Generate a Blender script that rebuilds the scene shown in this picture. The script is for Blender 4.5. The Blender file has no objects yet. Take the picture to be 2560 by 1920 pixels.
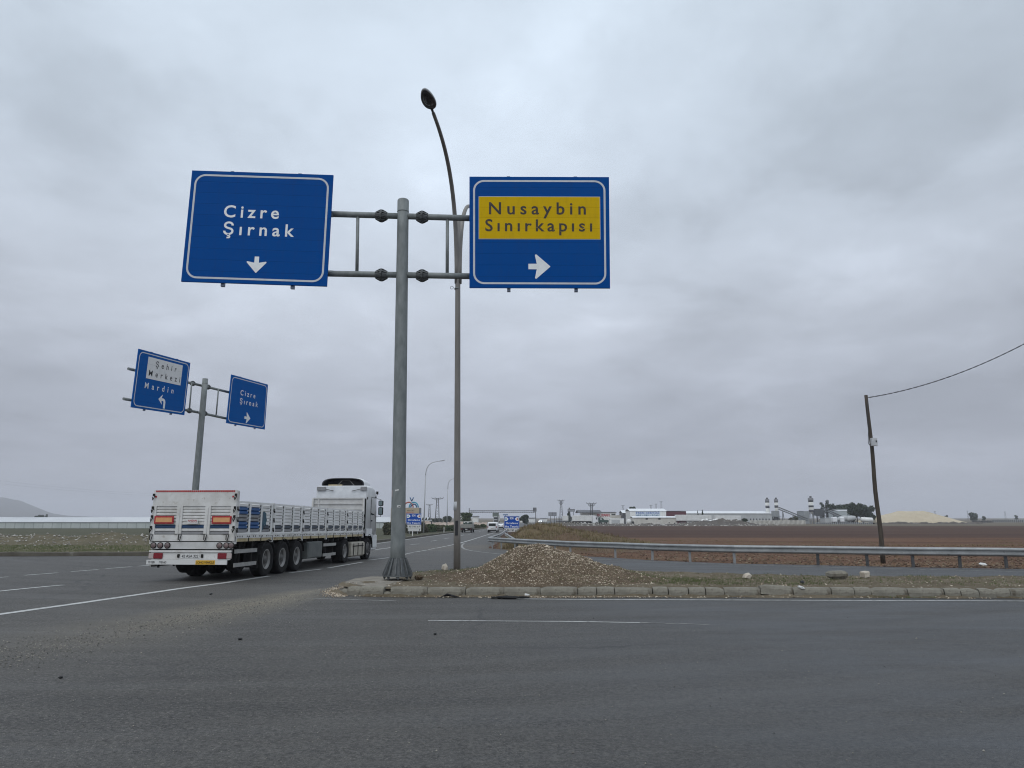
import bpy, math, random
from mathutils import Vector, Matrix, noise as mnoise
random.seed(7)
SC = bpy.context.scene
COL = SC.collection

# ------------------------------------------------------------------ camera
EYE = 1.75
PITCH = math.atan((517.6-384)/727.04)          # horizon height in the picture
cam = bpy.data.cameras.new('camera'); cam_o = bpy.data.objects.new('camera', cam)
COL.objects.link(cam_o); SC.camera = cam_o
cam.sensor_width = 36; cam.lens = 36*.71
cam.clip_start = .05; cam.clip_end = 30000
cam_o.location = (0, 0, EYE); cam_o.rotation_euler = (math.pi/2+PITCH, 0, 0)

# ------------------------------------------------------------------ colour management
SC.view_settings.view_transform = 'Standard'
try: SC.view_settings.look = 'None'
except Exception: pass
SC.view_settings.exposure = 0.0
SC.view_settings.gamma = 1.0
SC.cycles.volume_bounces = 1
SC.cycles.max_bounces = 6
SC.cycles.filter_width = 1.1

# ------------------------------------------------------------------ overcast sky
SUN_EL, SUN_AZ = math.radians(52), math.radians(205)    # behind the camera, a little left
w = bpy.data.worlds.new('World'); SC.world = w; w.use_nodes = True
nt = w.node_tree; nt.nodes.clear()
def N(t, kind, **kw):
    n = t.nodes.new(kind)
    for k, v in kw.items(): setattr(n, k, v)
    return n
def L(t, a, b): t.links.new(a, b)
def math_n(t, op, a, b=None, c=None, clamp=False):
    n = N(t, 'ShaderNodeMath', operation=op); n.use_clamp = clamp
    for i, v in enumerate((a, b, c)):
        if v is None: continue
        if isinstance(v, (int, float)): n.inputs[i].default_value = v
        else: L(t, v, n.inputs[i])
    return n.outputs[0]
def mix_c(t, fac, a, b, blend='MIX'):
    n = N(t, 'ShaderNodeMix', data_type='RGBA', blend_type=blend)
    for s, v in ((n.inputs[0], fac), (n.inputs[6], a), (n.inputs[7], b)):
        if isinstance(v, (int, float)): s.default_value = v
        elif isinstance(v, tuple): s.default_value = (v+(1,))[:4]
        else: L(t, v, s)
    return n.outputs[2]
def ramp(t, fac, stops, interp='LINEAR'):
    n = N(t, 'ShaderNodeValToRGB'); n.color_ramp.interpolation = interp
    e = n.color_ramp.elements
    while len(e) < len(stops): e.new(.5)
    for k, (p, c) in enumerate(stops):
        e[k].position = p
        e[k].color = (c, c, c, 1) if isinstance(c, (int, float)) else (c+(1,))[:4]
    if not isinstance(fac, (int, float)): L(t, fac, n.inputs[0])
    return n.outputs[0]
def noise_t(t, vec, scale, detail=4, rough=.55, dist=0.):
    n = N(t, 'ShaderNodeTexNoise'); n.inputs['Scale'].default_value = scale
    n.inputs['Detail'].default_value = detail; n.inputs['Roughness'].default_value = rough
    n.inputs['Distortion'].default_value = dist
    if vec is not None: L(t, vec, n.inputs['Vector'])
    return n.outputs[0]
def vscale(t, vec, s):
    n = N(t, 'ShaderNodeMapping'); n.inputs['Scale'].default_value = s
    L(t, vec, n.inputs[0]); return n.outputs[0]

tc = N(nt, 'ShaderNodeTexCoord').outputs['Generated']
sep = N(nt, 'ShaderNodeSeparateXYZ'); L(nt, tc, sep.inputs[0])
X_, Y_, Z_ = sep.outputs
zc = math_n(nt, 'MAXIMUM', Z_, 0.0)
den = math_n(nt, 'ADD', zc, 0.16)
cmb = N(nt, 'ShaderNodeCombineXYZ')
L(nt, math_n(nt, 'DIVIDE', X_, den), cmb.inputs[0]); L(nt, math_n(nt, 'DIVIDE', Y_, den), cmb.inputs[1])
cl = cmb.outputs[0]
n1 = noise_t(nt, vscale(nt, cl, (1.05, .9, 1)), 1.35, 7, .55, .25)
n2 = noise_t(nt, cl, .55, 3, .5, .3)
n3 = noise_t(nt, vscale(nt, cl, (1., 1.25, 1)), 3.6, 6, .6, .3)
base = ramp(nt, zc, [(0, (.385, .41, .485)), (.10, (.43, .462, .54)), (.26, (.53, .578, .66)), (.45, (.605, .685, .785)), (.62, (.64, .735, .84)), (.8, (.72, .82, .94)), (1, (.80, .90, 1.02))])
b_hi = ramp(nt, n1, [(.34, .82), (.50, 1.0), (.66, 1.18)], 'EASE')
b_lo = ramp(nt, n2, [(.3, .84), (.7, 1.16)], 'EASE')
b_f = ramp(nt, n3, [(.3, .94), (.5, 1.), (.7, 1.06)])
# the thin place in the cloud the light comes through, upper middle
vm = N(nt, 'ShaderNodeVectorMath', operation='DOT_PRODUCT'); L(nt, tc, vm.inputs[0])
g = Vector((-.24, 1, .52)).normalized(); vm.inputs[1].default_value = g
glow = ramp(nt, vm.outputs['Value'], [(.84, 0.0), (.94, .10), (1.0, .24)], 'EASE')
mul = math_n(nt, 'MULTIPLY', math_n(nt, 'MULTIPLY', b_hi, b_lo), b_f)
amp = math_n(nt, 'ADD', mul, glow)
amp = math_n(nt, 'ADD', math_n(nt, 'MULTIPLY', math_n(nt, 'SUBTRACT', amp, 1.0), ramp(nt, zc, [(0, .25), (.12, .6), (.3, .9), (1, 1)])), 1.0)
# the sky behind the photographer is the brighter side
back = ramp(nt, math_n(nt, 'MULTIPLY_ADD', Y_, -.5, .5), [(.3, 1.0), (.85, 1.25)])
amp = math_n(nt, 'MULTIPLY', amp, back)
cloud = mix_c(nt, 1.0, base, amp, 'MULTIPLY')
bg_c = N(nt, 'ShaderNodeBackground'); L(nt, cloud, bg_c.inputs[0]); bg_c.inputs[1].default_value = 1.0
sky = N(nt, 'ShaderNodeTexSky'); sky.sky_type = 'NISHITA'; sky.sun_disc = False
sky.sun_elevation = SUN_EL; sky.sun_rotation = SUN_AZ
bg_s = N(nt, 'ShaderNodeBackground'); L(nt, sky.outputs[0], bg_s.inputs[0]); bg_s.inputs[1].default_value = .06
mx = N(nt, 'ShaderNodeMixShader'); mx.inputs[0].default_value = .94
L(nt, bg_s.outputs[0], mx.inputs[1]); L(nt, bg_c.outputs[0], mx.inputs[2])
wo = N(nt, 'ShaderNodeOutputWorld'); L(nt, mx.outputs[0], wo.inputs[0])

sun = bpy.data.lights.new('sun', 'SUN'); sun.energy = .9; sun.angle = math.radians(40); sun.color = (1, .96, .9)
sun_o = bpy.data.objects.new('sun', sun); COL.objects.link(sun_o)
sd = Vector((math.sin(SUN_AZ)*math.cos(SUN_EL), math.cos(SUN_AZ)*math.cos(SUN_EL), math.sin(SUN_EL)))
sun_o.rotation_euler = sd.to_track_quat('Z', 'Y').to_euler()

# ------------------------------------------------------------------ surveying helpers: from the photo's angles to places on the ground
def interp(x, pts):
    if x <= pts[0][0]: return pts[0][1]
    for (a, p), (b, q) in zip(pts, pts[1:]):
        if x <= b: return p+(q-p)*(x-a)/(b-a)
    return pts[-1][1]
ZP = [(19, 0), (45, -.30), (130, -.95)]
def zt(y): return interp(y, ZP)                  # the land falls away gently from the junction
cP, sP = math.cos(PITCH), math.sin(PITCH)
def ray(sx, sy):
    x = (sx/2.5-512)/727.04; y = (384-sy/2.5)/727.04
    return x, cP-y*sP, sP+y*cP
def at(sx, sy, Y):
    x, d, u = ray(sx, sy); t = Y/d
    return Vector((x*t, Y, EYE+u*t))
def G(sx, sy, z=None):
    x, d, u = ray(sx, sy)
    if z is not None:
        t = (z-EYE)/u; return Vector((x*t, d*t, z))
    lo, hi = .5, 2500.
    for _ in range(60):
        m = (lo+hi)/2; t = m/d
        if EYE+u*t > zt(m): lo = m
        else: hi = m
    return Vector((x*lo/d, lo, zt(lo)))

# ------------------------------------------------------------------ materials
def setp(b, **kw):
    for k, v in kw.items(): b.inputs[k].default_value = v
def mat(name, c, c2=None, rough=.6, metal=0., scale=3., bump=0., bscale=60., spec=.5, stretch=(1, 1, 1), contrast=(.35, .65), rough2=None, c3=None, scale3=20., con3=(.6, .7), detail=5):
    m = bpy.data.materials.new(name); m.use_nodes = True
    t = m.node_tree; b = t.nodes['Principled BSDF']
    setp(b, **{'Roughness': rough, 'Metallic': metal, 'Specular IOR Level': spec, 'Base Color': (*c, 1)})
    if c2 or bump or c3:
        o = vscale(t, N(t, 'ShaderNodeTexCoord').outputs['Object'], stretch)
    if c2:
        f = ramp(t, noise_t(t, o, scale, detail, .6), [(contrast[0], 0.), (contrast[1], 1.)])
        col = mix_c(t, f, c, c2)
        if rough2 is not None:
            mr = N(t, 'ShaderNodeMapRange'); L(t, f, mr.inputs[0]); mr.inputs[3].default_value = rough; mr.inputs[4].default_value = rough2
            L(t, mr.outputs[0], b.inputs['Roughness'])
    else: col = c
    if c3:
        col = mix_c(t, ramp(t, noise_t(t, o, scale3, 4, .6), [(con3[0], 0.), (con3[1], 1.)]), col, c3)
    if c2 or c3: L(t, col, b.inputs['Base Color'])
    if bump:
        bn = N(t, 'ShaderNodeBump'); bn.inputs['Strength'].default_value = min(1, bump); bn.inputs['Distance'].default_value = .02*max(1, bump)
        L(t, noise_t(t, o, bscale, 5, .6), bn.inputs['Height']); L(t, bn.outputs[0], b.inputs['Normal'])
    return m
M = {}
M['galv'] = mat('galvanised_steel', (.155, .172, .170), (.225, .242, .239), rough=.62, metal=.15, scale=7, stretch=(1, 1, .35), bump=.15, bscale=30, c3=(.26, .275, .27), scale3=16, con3=(.66, .76))
M['galv_dark'] = mat('weathered_galvanised_steel', (.075, .081, .083), (.125, .133, .135), rough=.6, metal=.15, scale=8, bump=.2)
M['lamp_steel'] = mat('brownish_painted_steel', (.185, .172, .155), (.24, .225, .206), rough=.6, metal=.05, scale=5, stretch=(1, 1, .2))
M['lamp_dark'] = mat('dark_lamp_housing', (.035, .036, .04), (.05, .05, .055), rough=.45)
M['lamp_rim'] = mat('grey_lamp_rim', (.35, .36, .37), rough=.4)
M['lamp_glass'] = mat('unlit_lamp_glass', (.02, .02, .022), rough=.12)
M['concrete'] = mat('kerb_concrete', (.165, .152, .122), (.26, .245, .20), rough=.95, scale=3.5, bump=.6, bscale=40, c3=(.085, .07, .05), scale3=5, con3=(.50, .70))
M['concrete_pale'] = mat('pale_concrete', (.25, .225, .185), (.175, .155, .125), rough=.95, scale=3, bump=.4, bscale=70)
M['wood'] = mat('weathered_pole_wood', (.045, .037, .029), (.08, .066, .052), rough=.95, scale=6, stretch=(3, 3, .25), bump=.5, bscale=20)
M['cable'] = mat('black_cable', (.03, .03, .033), rough=.7)
M['box_white'] = mat('white_meter_box', (.55, .56, .57), (.45, .46, .47), rough=.5, scale=4)
M['black'] = mat('black_rubber_trim', (.012, .012, .013), (.022, .021, .020), rough=.8, scale=5, spec=.25)
M['dark'] = mat('dark_opening', (.02, .021, .023), rough=.7)
M['tyre'] = mat('dusty_tyre_rubber', (.010, .010, .011), (.022, .021, .020), rough=.9, scale=4, bump=.3, bscale=40, spec=.2)
M['rim'] = mat('grey_wheel_rim', (.20, .195, .185), (.32, .31, .295), rough=.55, metal=.1, scale=6)
M['rim_dark'] = mat('dark_wheel_disc', (.06, .058, .055), (.12, .115, .108), rough=.7, scale=6)  # inner wheel disc, darker than the outer lip
M['stripe_dull'] = mat('dull_dark_blue_stripe', (.045, .062, .09), (.07, .085, .105), rough=.6, scale=4)
M['truck_white'] = mat('dirty_white_truck_paint', (.66, .655, .635), (.48, .465, .43), rough=.6, scale=2.2, contrast=(.40, .74), c3=(.30, .25, .19), scale3=8, con3=(.62, .78), spec=.3, bump=.05, bscale=15)
M['truck_grey'] = mat('greyish_white_board_paint', (.55, .55, .54), (.44, .43, .41), rough=.5, scale=3, contrast=(.4, .75), c3=(.30, .27, .22), scale3=12, con3=(.68, .8))
M['cab_white'] = mat('white_cab_paint', (.73, .74, .74), (.65, .66, .66), rough=.35, scale=2)
M['board_white'] = mat('scuffed_white_board_paint', (.78, .775, .76), (.66, .65, .625), rough=.55, scale=2.2, contrast=(.42, .78), c3=(.36, .30, .22), scale3=7, con3=(.68, .80), spec=.3)
M['tarp_white'] = mat('white_cab_back_panel', (.72, .74, .76), (.60, .62, .64), rough=.6, scale=3, bump=.4, bscale=3)
M['rail_yellow'] = mat('dirty_yellow_rail', (.52, .46, .29), (.40, .31, .17), rough=.7, scale=5, c3=(.22, .13, .07), scale3=10, con3=(.6, .7))
M['stripe_blue'] = mat('blue_paint', (.010, .042, .115), (.014, .052, .125), rough=.5, scale=4)
M['stripe_grey'] = mat('grey_stripe_paint', (.27, .27, .275), (.21, .21, .215), rough=.5, scale=4)
M['mural_blue'] = mat('blue_emblem_paint', (.022, .105, .29), (.016, .075, .22), rough=.5, scale=2)
M['mural_teal'] = mat('teal_portrait_paint', (.012, .09, .13), (.02, .055, .10), rough=.5, scale=5)
M['red'] = mat('red_reflector', (.42, .018, .022), (.33, .015, .02), rough=.35, scale=4)
M['red_dark'] = mat('dark_red_lens', (.21, .010, .018), (.15, .01, .015), rough=.25, scale=6)
M['orange'] = mat('faded_orange_reflector', (.68, .36, .15), (.60, .31, .13), rough=.4, scale=8)
M['lens'] = mat('dull_lamp_lens', (.20, .14, .13), (.13, .10, .10), rough=.3, scale=10)
M['lens_pale'] = mat('pale_lamp_lens', (.42, .36, .34), rough=.3)
M['plate'] = mat('white_number_plate', (.62, .62, .60), rough=.4)
M['chassis'] = mat('dark_dirty_chassis', (.012, .0115, .011), (.026, .024, .022), rough=.9, scale=3, spec=.2)
M['toolbox'] = mat('dark_grey_toolbox', (.085, .095, .092), (.13, .135, .125), rough=.6, scale=3)
M['tank'] = mat('dusty_white_fuel_tank', (.46, .43, .36), (.34, .31, .25), rough=.65, scale=3)
M['guard'] = mat('grey_side_guard', (.36, .36, .34), (.26, .255, .24), rough=.5, metal=.1, scale=5)
M['glass'] = mat('dark_vehicle_glass', (.025, .03, .033), rough=.08)
M['glass_light'] = mat('pale_window_glass', (.20, .26, .27), rough=.1)
M['label_yellow'] = mat('yellow_label', (.72, .42, .02), (.60, .35, .02), rough=.5, scale=6)
M['ink'] = mat('black_lettering', (.014, .014, .016), rough=.6)
M['ink_red'] = mat('red_lettering', (.42, .015, .03), rough=.5)
M['white_letter'] = mat('white_reflective_lettering', (.80, .82, .82), (.72, .74, .74), rough=.45, scale=6)
M['border'] = mat('pale_sign_border', (.56, .58, .60), (.50, .52, .55), rough=.45, scale=6)
M['sign_back'] = mat('sign_back_aluminium', (.10, .13, .20), (.14, .17, .22), rough=.5, metal=.3, scale=4)
M['stone'] = mat('pale_limestone', (.40, .35, .28), (.56, .50, .42), rough=.95, scale=4, bump=.4, bscale=30)
M['rubber_scrap'] = mat('torn_black_rubber', (.012, .012, .012), rough=.8)
M['plastic_white'] = mat('crumpled_white_plastic', (.62, .62, .60), rough=.5)
def sign_blue(name, c, c2, n_slats):
    """enamelled aluminium slats: horizontal seams, faint streaks"""
    m = bpy.data.materials.new(name); m.use_nodes = True; t = m.node_tree; b = t.nodes['Principled BSDF']
    o = N(t, 'ShaderNodeUVMap').outputs[0]
    s = N(t, 'ShaderNodeSeparateXYZ'); L(t, o, s.inputs[0])
    v = math_n(t, 'MULTIPLY', s.outputs[1], float(n_slats))
    fr = math_n(t, 'FRACT', v); cell = math_n(t, 'FLOOR', v)
    seam = ramp(t, fr, [(0, 0.), (.03, 1.), (.97, 1.), (1, 0.)])
    wn = N(t, 'ShaderNodeTexWhiteNoise', noise_dimensions='1D'); L(t, cell, wn.inputs['W'])
    st = noise_t(t, vscale(t, o, (2, 14, 1)), 2.0, 5, .6)
    f = math_n(t, 'ADD', math_n(t, 'MULTIPLY', wn.outputs[0], .28), math_n(t, 'MULTIPLY', st, .6))
    col = mix_c(t, f, c, c2)
    gr = ramp(t, noise_t(t, vscale(t, o, (16, 1.6, 1)), 1.6, 5, .6), [(.50, 0.), (.75, 1.)])
    col = mix_c(t, math_n(t, 'MULTIPLY', gr, .22), col, tuple(x*.45+.02 for x in c))
    col = mix_c(t, math_n(t, 'MULTIPLY', math_n(t, 'SUBTRACT', 1., seam), .38), col, tuple(x*.35 for x in c))
    L(t, col, b.inputs['Base Color'])
    setp(b, Roughness=.55); b.inputs['Specular IOR Level'].default_value = .05
    bn = N(t, 'ShaderNodeBump'); bn.inputs['Strength'].default_value = .25; bn.inputs['Distance'].default_value = .01
    L(t, seam, bn.inputs['Height']); L(t, bn.outputs[0], b.inputs['Normal'])
    return m
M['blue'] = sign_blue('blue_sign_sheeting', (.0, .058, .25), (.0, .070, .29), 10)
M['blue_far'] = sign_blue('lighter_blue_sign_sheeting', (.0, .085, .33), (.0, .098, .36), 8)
M['yellow'] = sign_blue('yellow_sign_sheeting', (.56, .36, .004), (.64, .42, .005), 4)
M['white_plate'] = sign_blue('white_sign_sheeting', (.70, .70, .69), (.76, .76, .75), 3)
def peeling(name, c, under):
    m = bpy.data.materials.new(name); m.use_nodes = True; t = m.node_tree; b = t.nodes['Principled BSDF']
    o = N(t, 'ShaderNodeTexCoord').outputs['Object']
    a = ramp(t, noise_t(t, vscale(t, o, (1.2, 1, 3)), 5.5, 6, .65), [(.635, 0.), (.665, 1.)])
    br = ramp(t, noise_t(t, o, 9, 4, .6), [(.5, 0.), (.7, 1.)])
    col = mix_c(t, br, c, (.07, .028, .010))
    L(t, mix_c(t, a, col, under), b.inputs['Base Color']); setp(b, Roughness=.6)
    return m
M['ink_peel'] = peeling('peeling_black_lettering', (.016, .013, .010), (.60, .40, .05))

def asphalt():
    m = bpy.data.materials.new('worn_asphalt'); m.use_nodes = True; t = m.node_tree; b = t.nodes['Principled BSDF']
    o = N(t, 'ShaderNodeTexCoord').outputs['Object']
    s = N(t, 'ShaderNodeSeparateXYZ'); L(t, o, s.inputs[0]); x, y = s.outputs[0], s.outputs[1]
    big = noise_t(t, o, .3, 6, .65, .6)
    streak = noise_t(t, vscale(t, o, (.35, 2.4, 1)), 1.0, 6, .62, .6)      # swept tyre tracks of traffic crossing the mouth
    c = mix_c(t, ramp(t, big, [(.36, 0.), (.64, 1.)]), (.050, .045, .039), (.078, .071, .062))
    grain = noise_t(t, o, 26, 3, .75)
    mid = noise_t(t, o, 2.6, 6, .7)
    c = mix_c(t, ramp(t, mid, [(.36, 0.), (.64, 1.)]), mix_c(t, .55, c, (.02, .0195, .019)), mix_c(t, .28, c, (.18, .172, .158)))
    pat = ramp(t, noise_t(t, vscale(t, o, (.5, 1., 1)), .45, 5, .6, .5), [(.50, 0.), (.60, 1.)])
    c = mix_c(t, math_n(t, 'MULTIPLY', pat, .42), c, (.028, .028, .029))
    g2 = noise_t(t, o, 11, 2, .8)
    c = mix_c(t, ramp(t, g2, [(.44, 0.), (.56, 1.)]), mix_c(t, .32, c, (.012, .011, .010)), mix_c(t, .22, c, (.19, .178, .16)))
    lfg = ramp(t, math_n(t, 'MULTIPLY_ADD', x, -.05, .5), [(.25, .55), (.75, 1.)])
    c = mix_c(t, math_n(t, 'MULTIPLY', lfg, ramp(t, grain, [(.42, 0.), (.58, 1.)])), mix_c(t, .55, c, (.014, .013, .012)), mix_c(t, .45, c, (.17, .161, .146)))
    c = mix_c(t, math_n(t, 'MULTIPLY', ramp(t, streak, [(.42, 0.), (.66, 1.)]), .42), c, (.092, .087, .079))
    # tracks polished by wheels turning through the mouth of the junction
    cv = N(t, 'ShaderNodeCombineXYZ'); L(t, math_n(t, 'MULTIPLY', x, .10), cv.inputs[0])
    L(t, math_n(t, 'MULTIPLY', math_n(t, 'SUBTRACT', y, math_n(t, 'MULTIPLY', math_n(t, 'POWER', math_n(t, 'ADD', x, 4.), 2.), .022)), 1.15), cv.inputs[1])
    trk = noise_t(t, cv.outputs[0], 1., 5, .62, .25)
    c = mix_c(t, math_n(t, 'MULTIPLY', ramp(t, trk, [(.50, 0.), (.66, 1.)]), .34), c, (.125, .123, .119))
    c = mix_c(t, math_n(t, 'MULTIPLY', ramp(t, trk, [(.34, 1.), (.46, 0.)]), .26), c, (.026, .025, .024))
    # bluish glancing sky sheen to the right, painted into the colour
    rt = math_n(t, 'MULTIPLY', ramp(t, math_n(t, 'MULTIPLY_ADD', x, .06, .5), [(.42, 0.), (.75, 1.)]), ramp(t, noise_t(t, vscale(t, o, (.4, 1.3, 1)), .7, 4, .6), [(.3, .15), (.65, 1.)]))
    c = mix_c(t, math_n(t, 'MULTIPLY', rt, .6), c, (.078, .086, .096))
    # pale grit swept into a band from the island's nose toward the near left
    A, B = G(800, 1475), G(190, 1602)
    dx, dy = (B-A).x, (B-A).y; DSIGN = 1.3 if -dy*0+(dx) < 0 else -1.3; ln = math.hypot(dx, dy); nx, ny = -dy/ln, dx/ln
    d = math_n(t, 'ADD', math_n(t, 'MULTIPLY', x, nx), math_n(t, 'MULTIPLY_ADD', y, ny, -(A.x*nx+A.y*ny)))
    al = math_n(t, 'ADD', math_n(t, 'MULTIPLY', x, dx/ln/ln), math_n(t, 'MULTIPLY_ADD', y, dy/ln/ln, -(A.x*dx+A.y*dy)/ln/ln))
    wob = math_n(t, 'MULTIPLY_ADD', noise_t(t, o, .5, 3, .5), 0.6, -.3)
    dd = math_n(t, 'ABSOLUTE', math_n(t, 'ADD', d, wob))
    wide = math_n(t, 'DIVIDE', dd, math_n(t, 'MULTIPLY_ADD', al, 1.3, .75))
    band = math_n(t, 'MULTIPLY', ramp(t, wide, [(0, 1.), (.35, .6), (1, 0.)], 'EASE'), ramp(t, math_n(t, 'MULTIPLY_ADD', al, .5, .25), [(.20, 0.), (.27, .8), (.42, 1.), (.62, .55), (.8, .1), (.9, 0.)]))
    band = math_n(t, 'MULTIPLY', band, ramp(t, noise_t(t, o, 3, 6, .7), [(.28, .45), (.6, 1.)]))
    dust = math_n(t, 'MULTIPLY', ramp(t, math_n(t, 'DIVIDE', math_n(t, 'ABSOLUTE', math_n(t, 'ADD', d, DSIGN)), 4.2), [(0, 1.), (.4, .6), (1, 0.)], 'EASE'), ramp(t, math_n(t, 'MULTIPLY_ADD', al, .4, .2), [(.1, 0.), (.22, .9), (.6, .8), (1., 0.)]))
    dust = math_n(t, 'MULTIPLY', dust, ramp(t, noise_t(t, o, .9, 6, .7), [(.3, .35), (.65, 1.)]))
    c = mix_c(t, math_n(t, 'MULTIPLY', dust, .26), c, (.165, .15, .12))
    c = mix_c(t, math_n(t, 'MULTIPLY', band, .70), c, (.29, .25, .175))
    # brown dirt by the gore
    gp = G(1240, 1368)
    gd = N(t, 'ShaderNodeVectorMath', operation='DISTANCE'); L(t, o, gd.inputs[0]); gd.inputs[1].default_value = (gp.x, gp.y, gp.z)
    gm = math_n(t, 'MULTIPLY', ramp(t, math_n(t, 'DIVIDE', gd.outputs['Value'], 9.), [(0, 1.), (.4, .8), (1, 0.)]), ramp(t, noise_t(t, o, .8, 5, .6), [(.3, .3), (.6, 1.)]))
    c = mix_c(t, math_n(t, 'MULTIPLY', gm, .75), c, (.135, .115, .09))
    # stone chippings in the binder
    v = N(t, 'ShaderNodeTexVoronoi'); v.inputs['Scale'].default_value = 95; L(t, o, v.inputs['Vector'])
    chip = ramp(t, math_n(t, 'MULTIPLY', v.outputs['Distance'], 1.), [(.0, 1.), (.55, 0.)])
    hue = N(t, 'ShaderNodeSeparateColor'); L(t, v.outputs['Color'], hue.inputs[0])
    c = mix_c(t, math_n(t, 'MULTIPLY', ramp(t, hue.outputs[0], [(.0, 0.), (.6, .15), (1., .75)]), chip), c, (.24, .235, .225))
    c = mix_c(t, math_n(t, 'MULTIPLY', ramp(t, hue.outputs[1], [(.5, 0.), (1., .7)]), chip), c, (.028, .028, .030))
    # loose grit specks: many on the left
    v2 = N(t, 'ShaderNodeTexVoronoi'); v2.inputs['Scale'].default_value = 38; L(t, o, v2.inputs['Vector'])
    h2 = N(t, 'ShaderNodeSeparateColor'); L(t, v2.outputs['Color'], h2.inputs[0])
    lf = ramp(t, math_n(t, 'MULTIPLY_ADD', x, -.06, .5), [(.35, .05), (.70, 1.)])
    sp = math_n(t, 'MULTIPLY', math_n(t, 'MULTIPLY', ramp(t, v2.outputs['Distance'], [(.2, 1.), (.32, 0.)]), ramp(t, h2.outputs[0], [(.56, 0.), (.66, 1.)])), lf)
    c = mix_c(t, math_n(t, 'MULTIPLY', sp, .75), c, mix_c(t, ramp(t, h2.outputs[1], [(.45, 0.), (.55, 1.)]), (.018, .017, .016), (.27, .25, .215)))
    # faint tar-sealed cracks
    vc = N(t, 'ShaderNodeTexVoronoi', feature='DISTANCE_TO_EDGE'); vc.inputs['Scale'].default_value = .16
    wv = N(t, 'ShaderNodeVectorMath', operation='ADD'); L(t, o, wv.inputs[0])
    nz = N(t, 'ShaderNodeTexNoise'); nz.inputs['Scale'].default_value = 1.1; nz.inputs['Detail'].default_value = 6; L(t, o, nz.inputs['Vector']); L(t, nz.outputs[1], wv.inputs[1]); L(t, wv.outputs[0], vc.inputs['Vector'])
    ck = math_n(t, 'MULTIPLY', ramp(t, vc.outputs['Distance'], [(.0, 1.), (.004, .8), (.009, 0.)]), ramp(t, noise_t(t, o, .13, 3, .5), [(.48, 0.), (.6, .6)]))
    c = mix_c(t, ck, c, (.03, .03, .032))
    L(t, c, b.inputs['Base Color'])
    r = math_n(t, 'ADD', .50, math_n(t, 'MULTIPLY', streak, .22))
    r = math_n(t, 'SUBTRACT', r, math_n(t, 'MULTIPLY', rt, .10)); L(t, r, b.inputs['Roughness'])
    b.inputs['Specular IOR Level'].default_value = .26
    bn = N(t, 'ShaderNodeBump'); bn.inputs['Strength'].default_value = .9; bn.inputs['Distance'].default_value = .010
    L(t, math_n(t, 'ADD', math_n(t, 'MULTIPLY', v.outputs['Distance'], -1.), math_n(t, 'MULTIPLY', noise_t(t, o, 40, 4, .6), 1.2)), bn.inputs['Height']); L(t, bn.outputs[0], b.inputs['Normal'])
    return m
M['asphalt'] = asphalt()
def road_paint():
    m = bpy.data.materials.new('worn_road_paint'); m.use_nodes = True; t = m.node_tree; b = t.nodes['Principled BSDF']
    o = N(t, 'ShaderNodeTexCoord').outputs['Object']
    f = ramp(t, noise_t(t, o, 9, 7, .7), [(.50, 0.), (.66, 1.)])
    big = ramp(t, noise_t(t, o, 1.2, 4, .6), [(.3, 0.), (.7, 1.)])
    c = mix_c(t, big, (.52, .52, .50), (.40, .40, .385))
    L(t, mix_c(t, math_n(t, 'MULTIPLY', f, .8), c, (.13, .13, .13)), b.inputs['Base Color']); setp(b, Roughness=.7)
    return m
M['paint'] = road_paint()
M['paint_dull'] = mat('half_worn_road_paint', (.33, .32, .30), (.14, .14, .138), rough=.75, scale=6, contrast=(.4, .62))
def soil(name, stops, scale, stretch, bump, bscale, speck=None, speck_scale=14):
    m = bpy.data.materials.new(name); m.use_nodes = True; t = m.node_tree; b = t.nodes['Principled BSDF']
    o = N(t, 'ShaderNodeTexCoord').outputs['Object']
    n = noise_t(t, vscale(t, o, stretch), scale, 8, .65, .3)
    c = ramp(t, n, stops)
    c = mix_c(t, .35, c, ramp(t, noise_t(t, o, scale*9, 5, .7), stops))
    if speck:
        v = N(t, 'ShaderNodeTexVoronoi'); v.inputs['Scale'].default_value = speck_scale; L(t, o, v.inputs['Vector'])
        h = N(t, 'ShaderNodeSeparateColor'); L(t, v.outputs['Color'], h.inputs[0])
        f = math_n(t, 'MULTIPLY', ramp(t, v.outputs['Distance'], [(.2, 1.), (.35, 0.)]), ramp(t, h.outputs[0], [(speck[1], 0.), (speck[1]+.08, 1.)]))
        c = mix_c(t, math_n(t, 'MULTIPLY', f, .8), c, speck[0])
    L(t, c, b.inputs['Base Color']); setp(b, Roughness=.95); b.inputs['Specular IOR Level'].default_value = .15
    bn = N(t, 'ShaderNodeBump'); bn.inputs['Strength'].default_value = bump; bn.inputs['Distance'].default_value = .08
    L(t, noise_t(t, o, bscale, 7, .7), bn.inputs['Height']); L(t, bn.outputs[0], b.inputs['Normal'])
    return m
M['soil'] = soil('plain_soil', [(.3, (.10, .085, .062)), (.5, (.13, .11, .08)), (.7, (.16, .14, .105))], .03, (.3, 1, 1), .4, 1.5)
M['field'] = soil('ploughed_red_soil', [(.34, (.055, .028, .018)), (.46, (.096, .049, .030)), (.54, (.138, .073, .044)), (.63, (.175, .11, .064)), (.70, (.22, .18, .105))], .26, (.10, 1, 1), 1., 2.2, ((.24, .17, .11), .72), 5)
M['field_far'] = soil('ploughed_dark_soil', [(.34, (.042, .022, .016)), (.52, (.068, .037, .026)), (.66, (.105, .066, .043)), (.74, (.125, .092, .058))], .10, (.05, 1, 1), .8, 1.0)
M['verge'] = soil('grassy_verge', [(.3, (.058, .060, .028)), (.42, (.090, .088, .045)), (.55, (.135, .115, .07)), (.72, (.19, .16, .11))], .25, (.5, 1, 1), .9, 4, ((.34, .32, .28), .86), 3)
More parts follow.
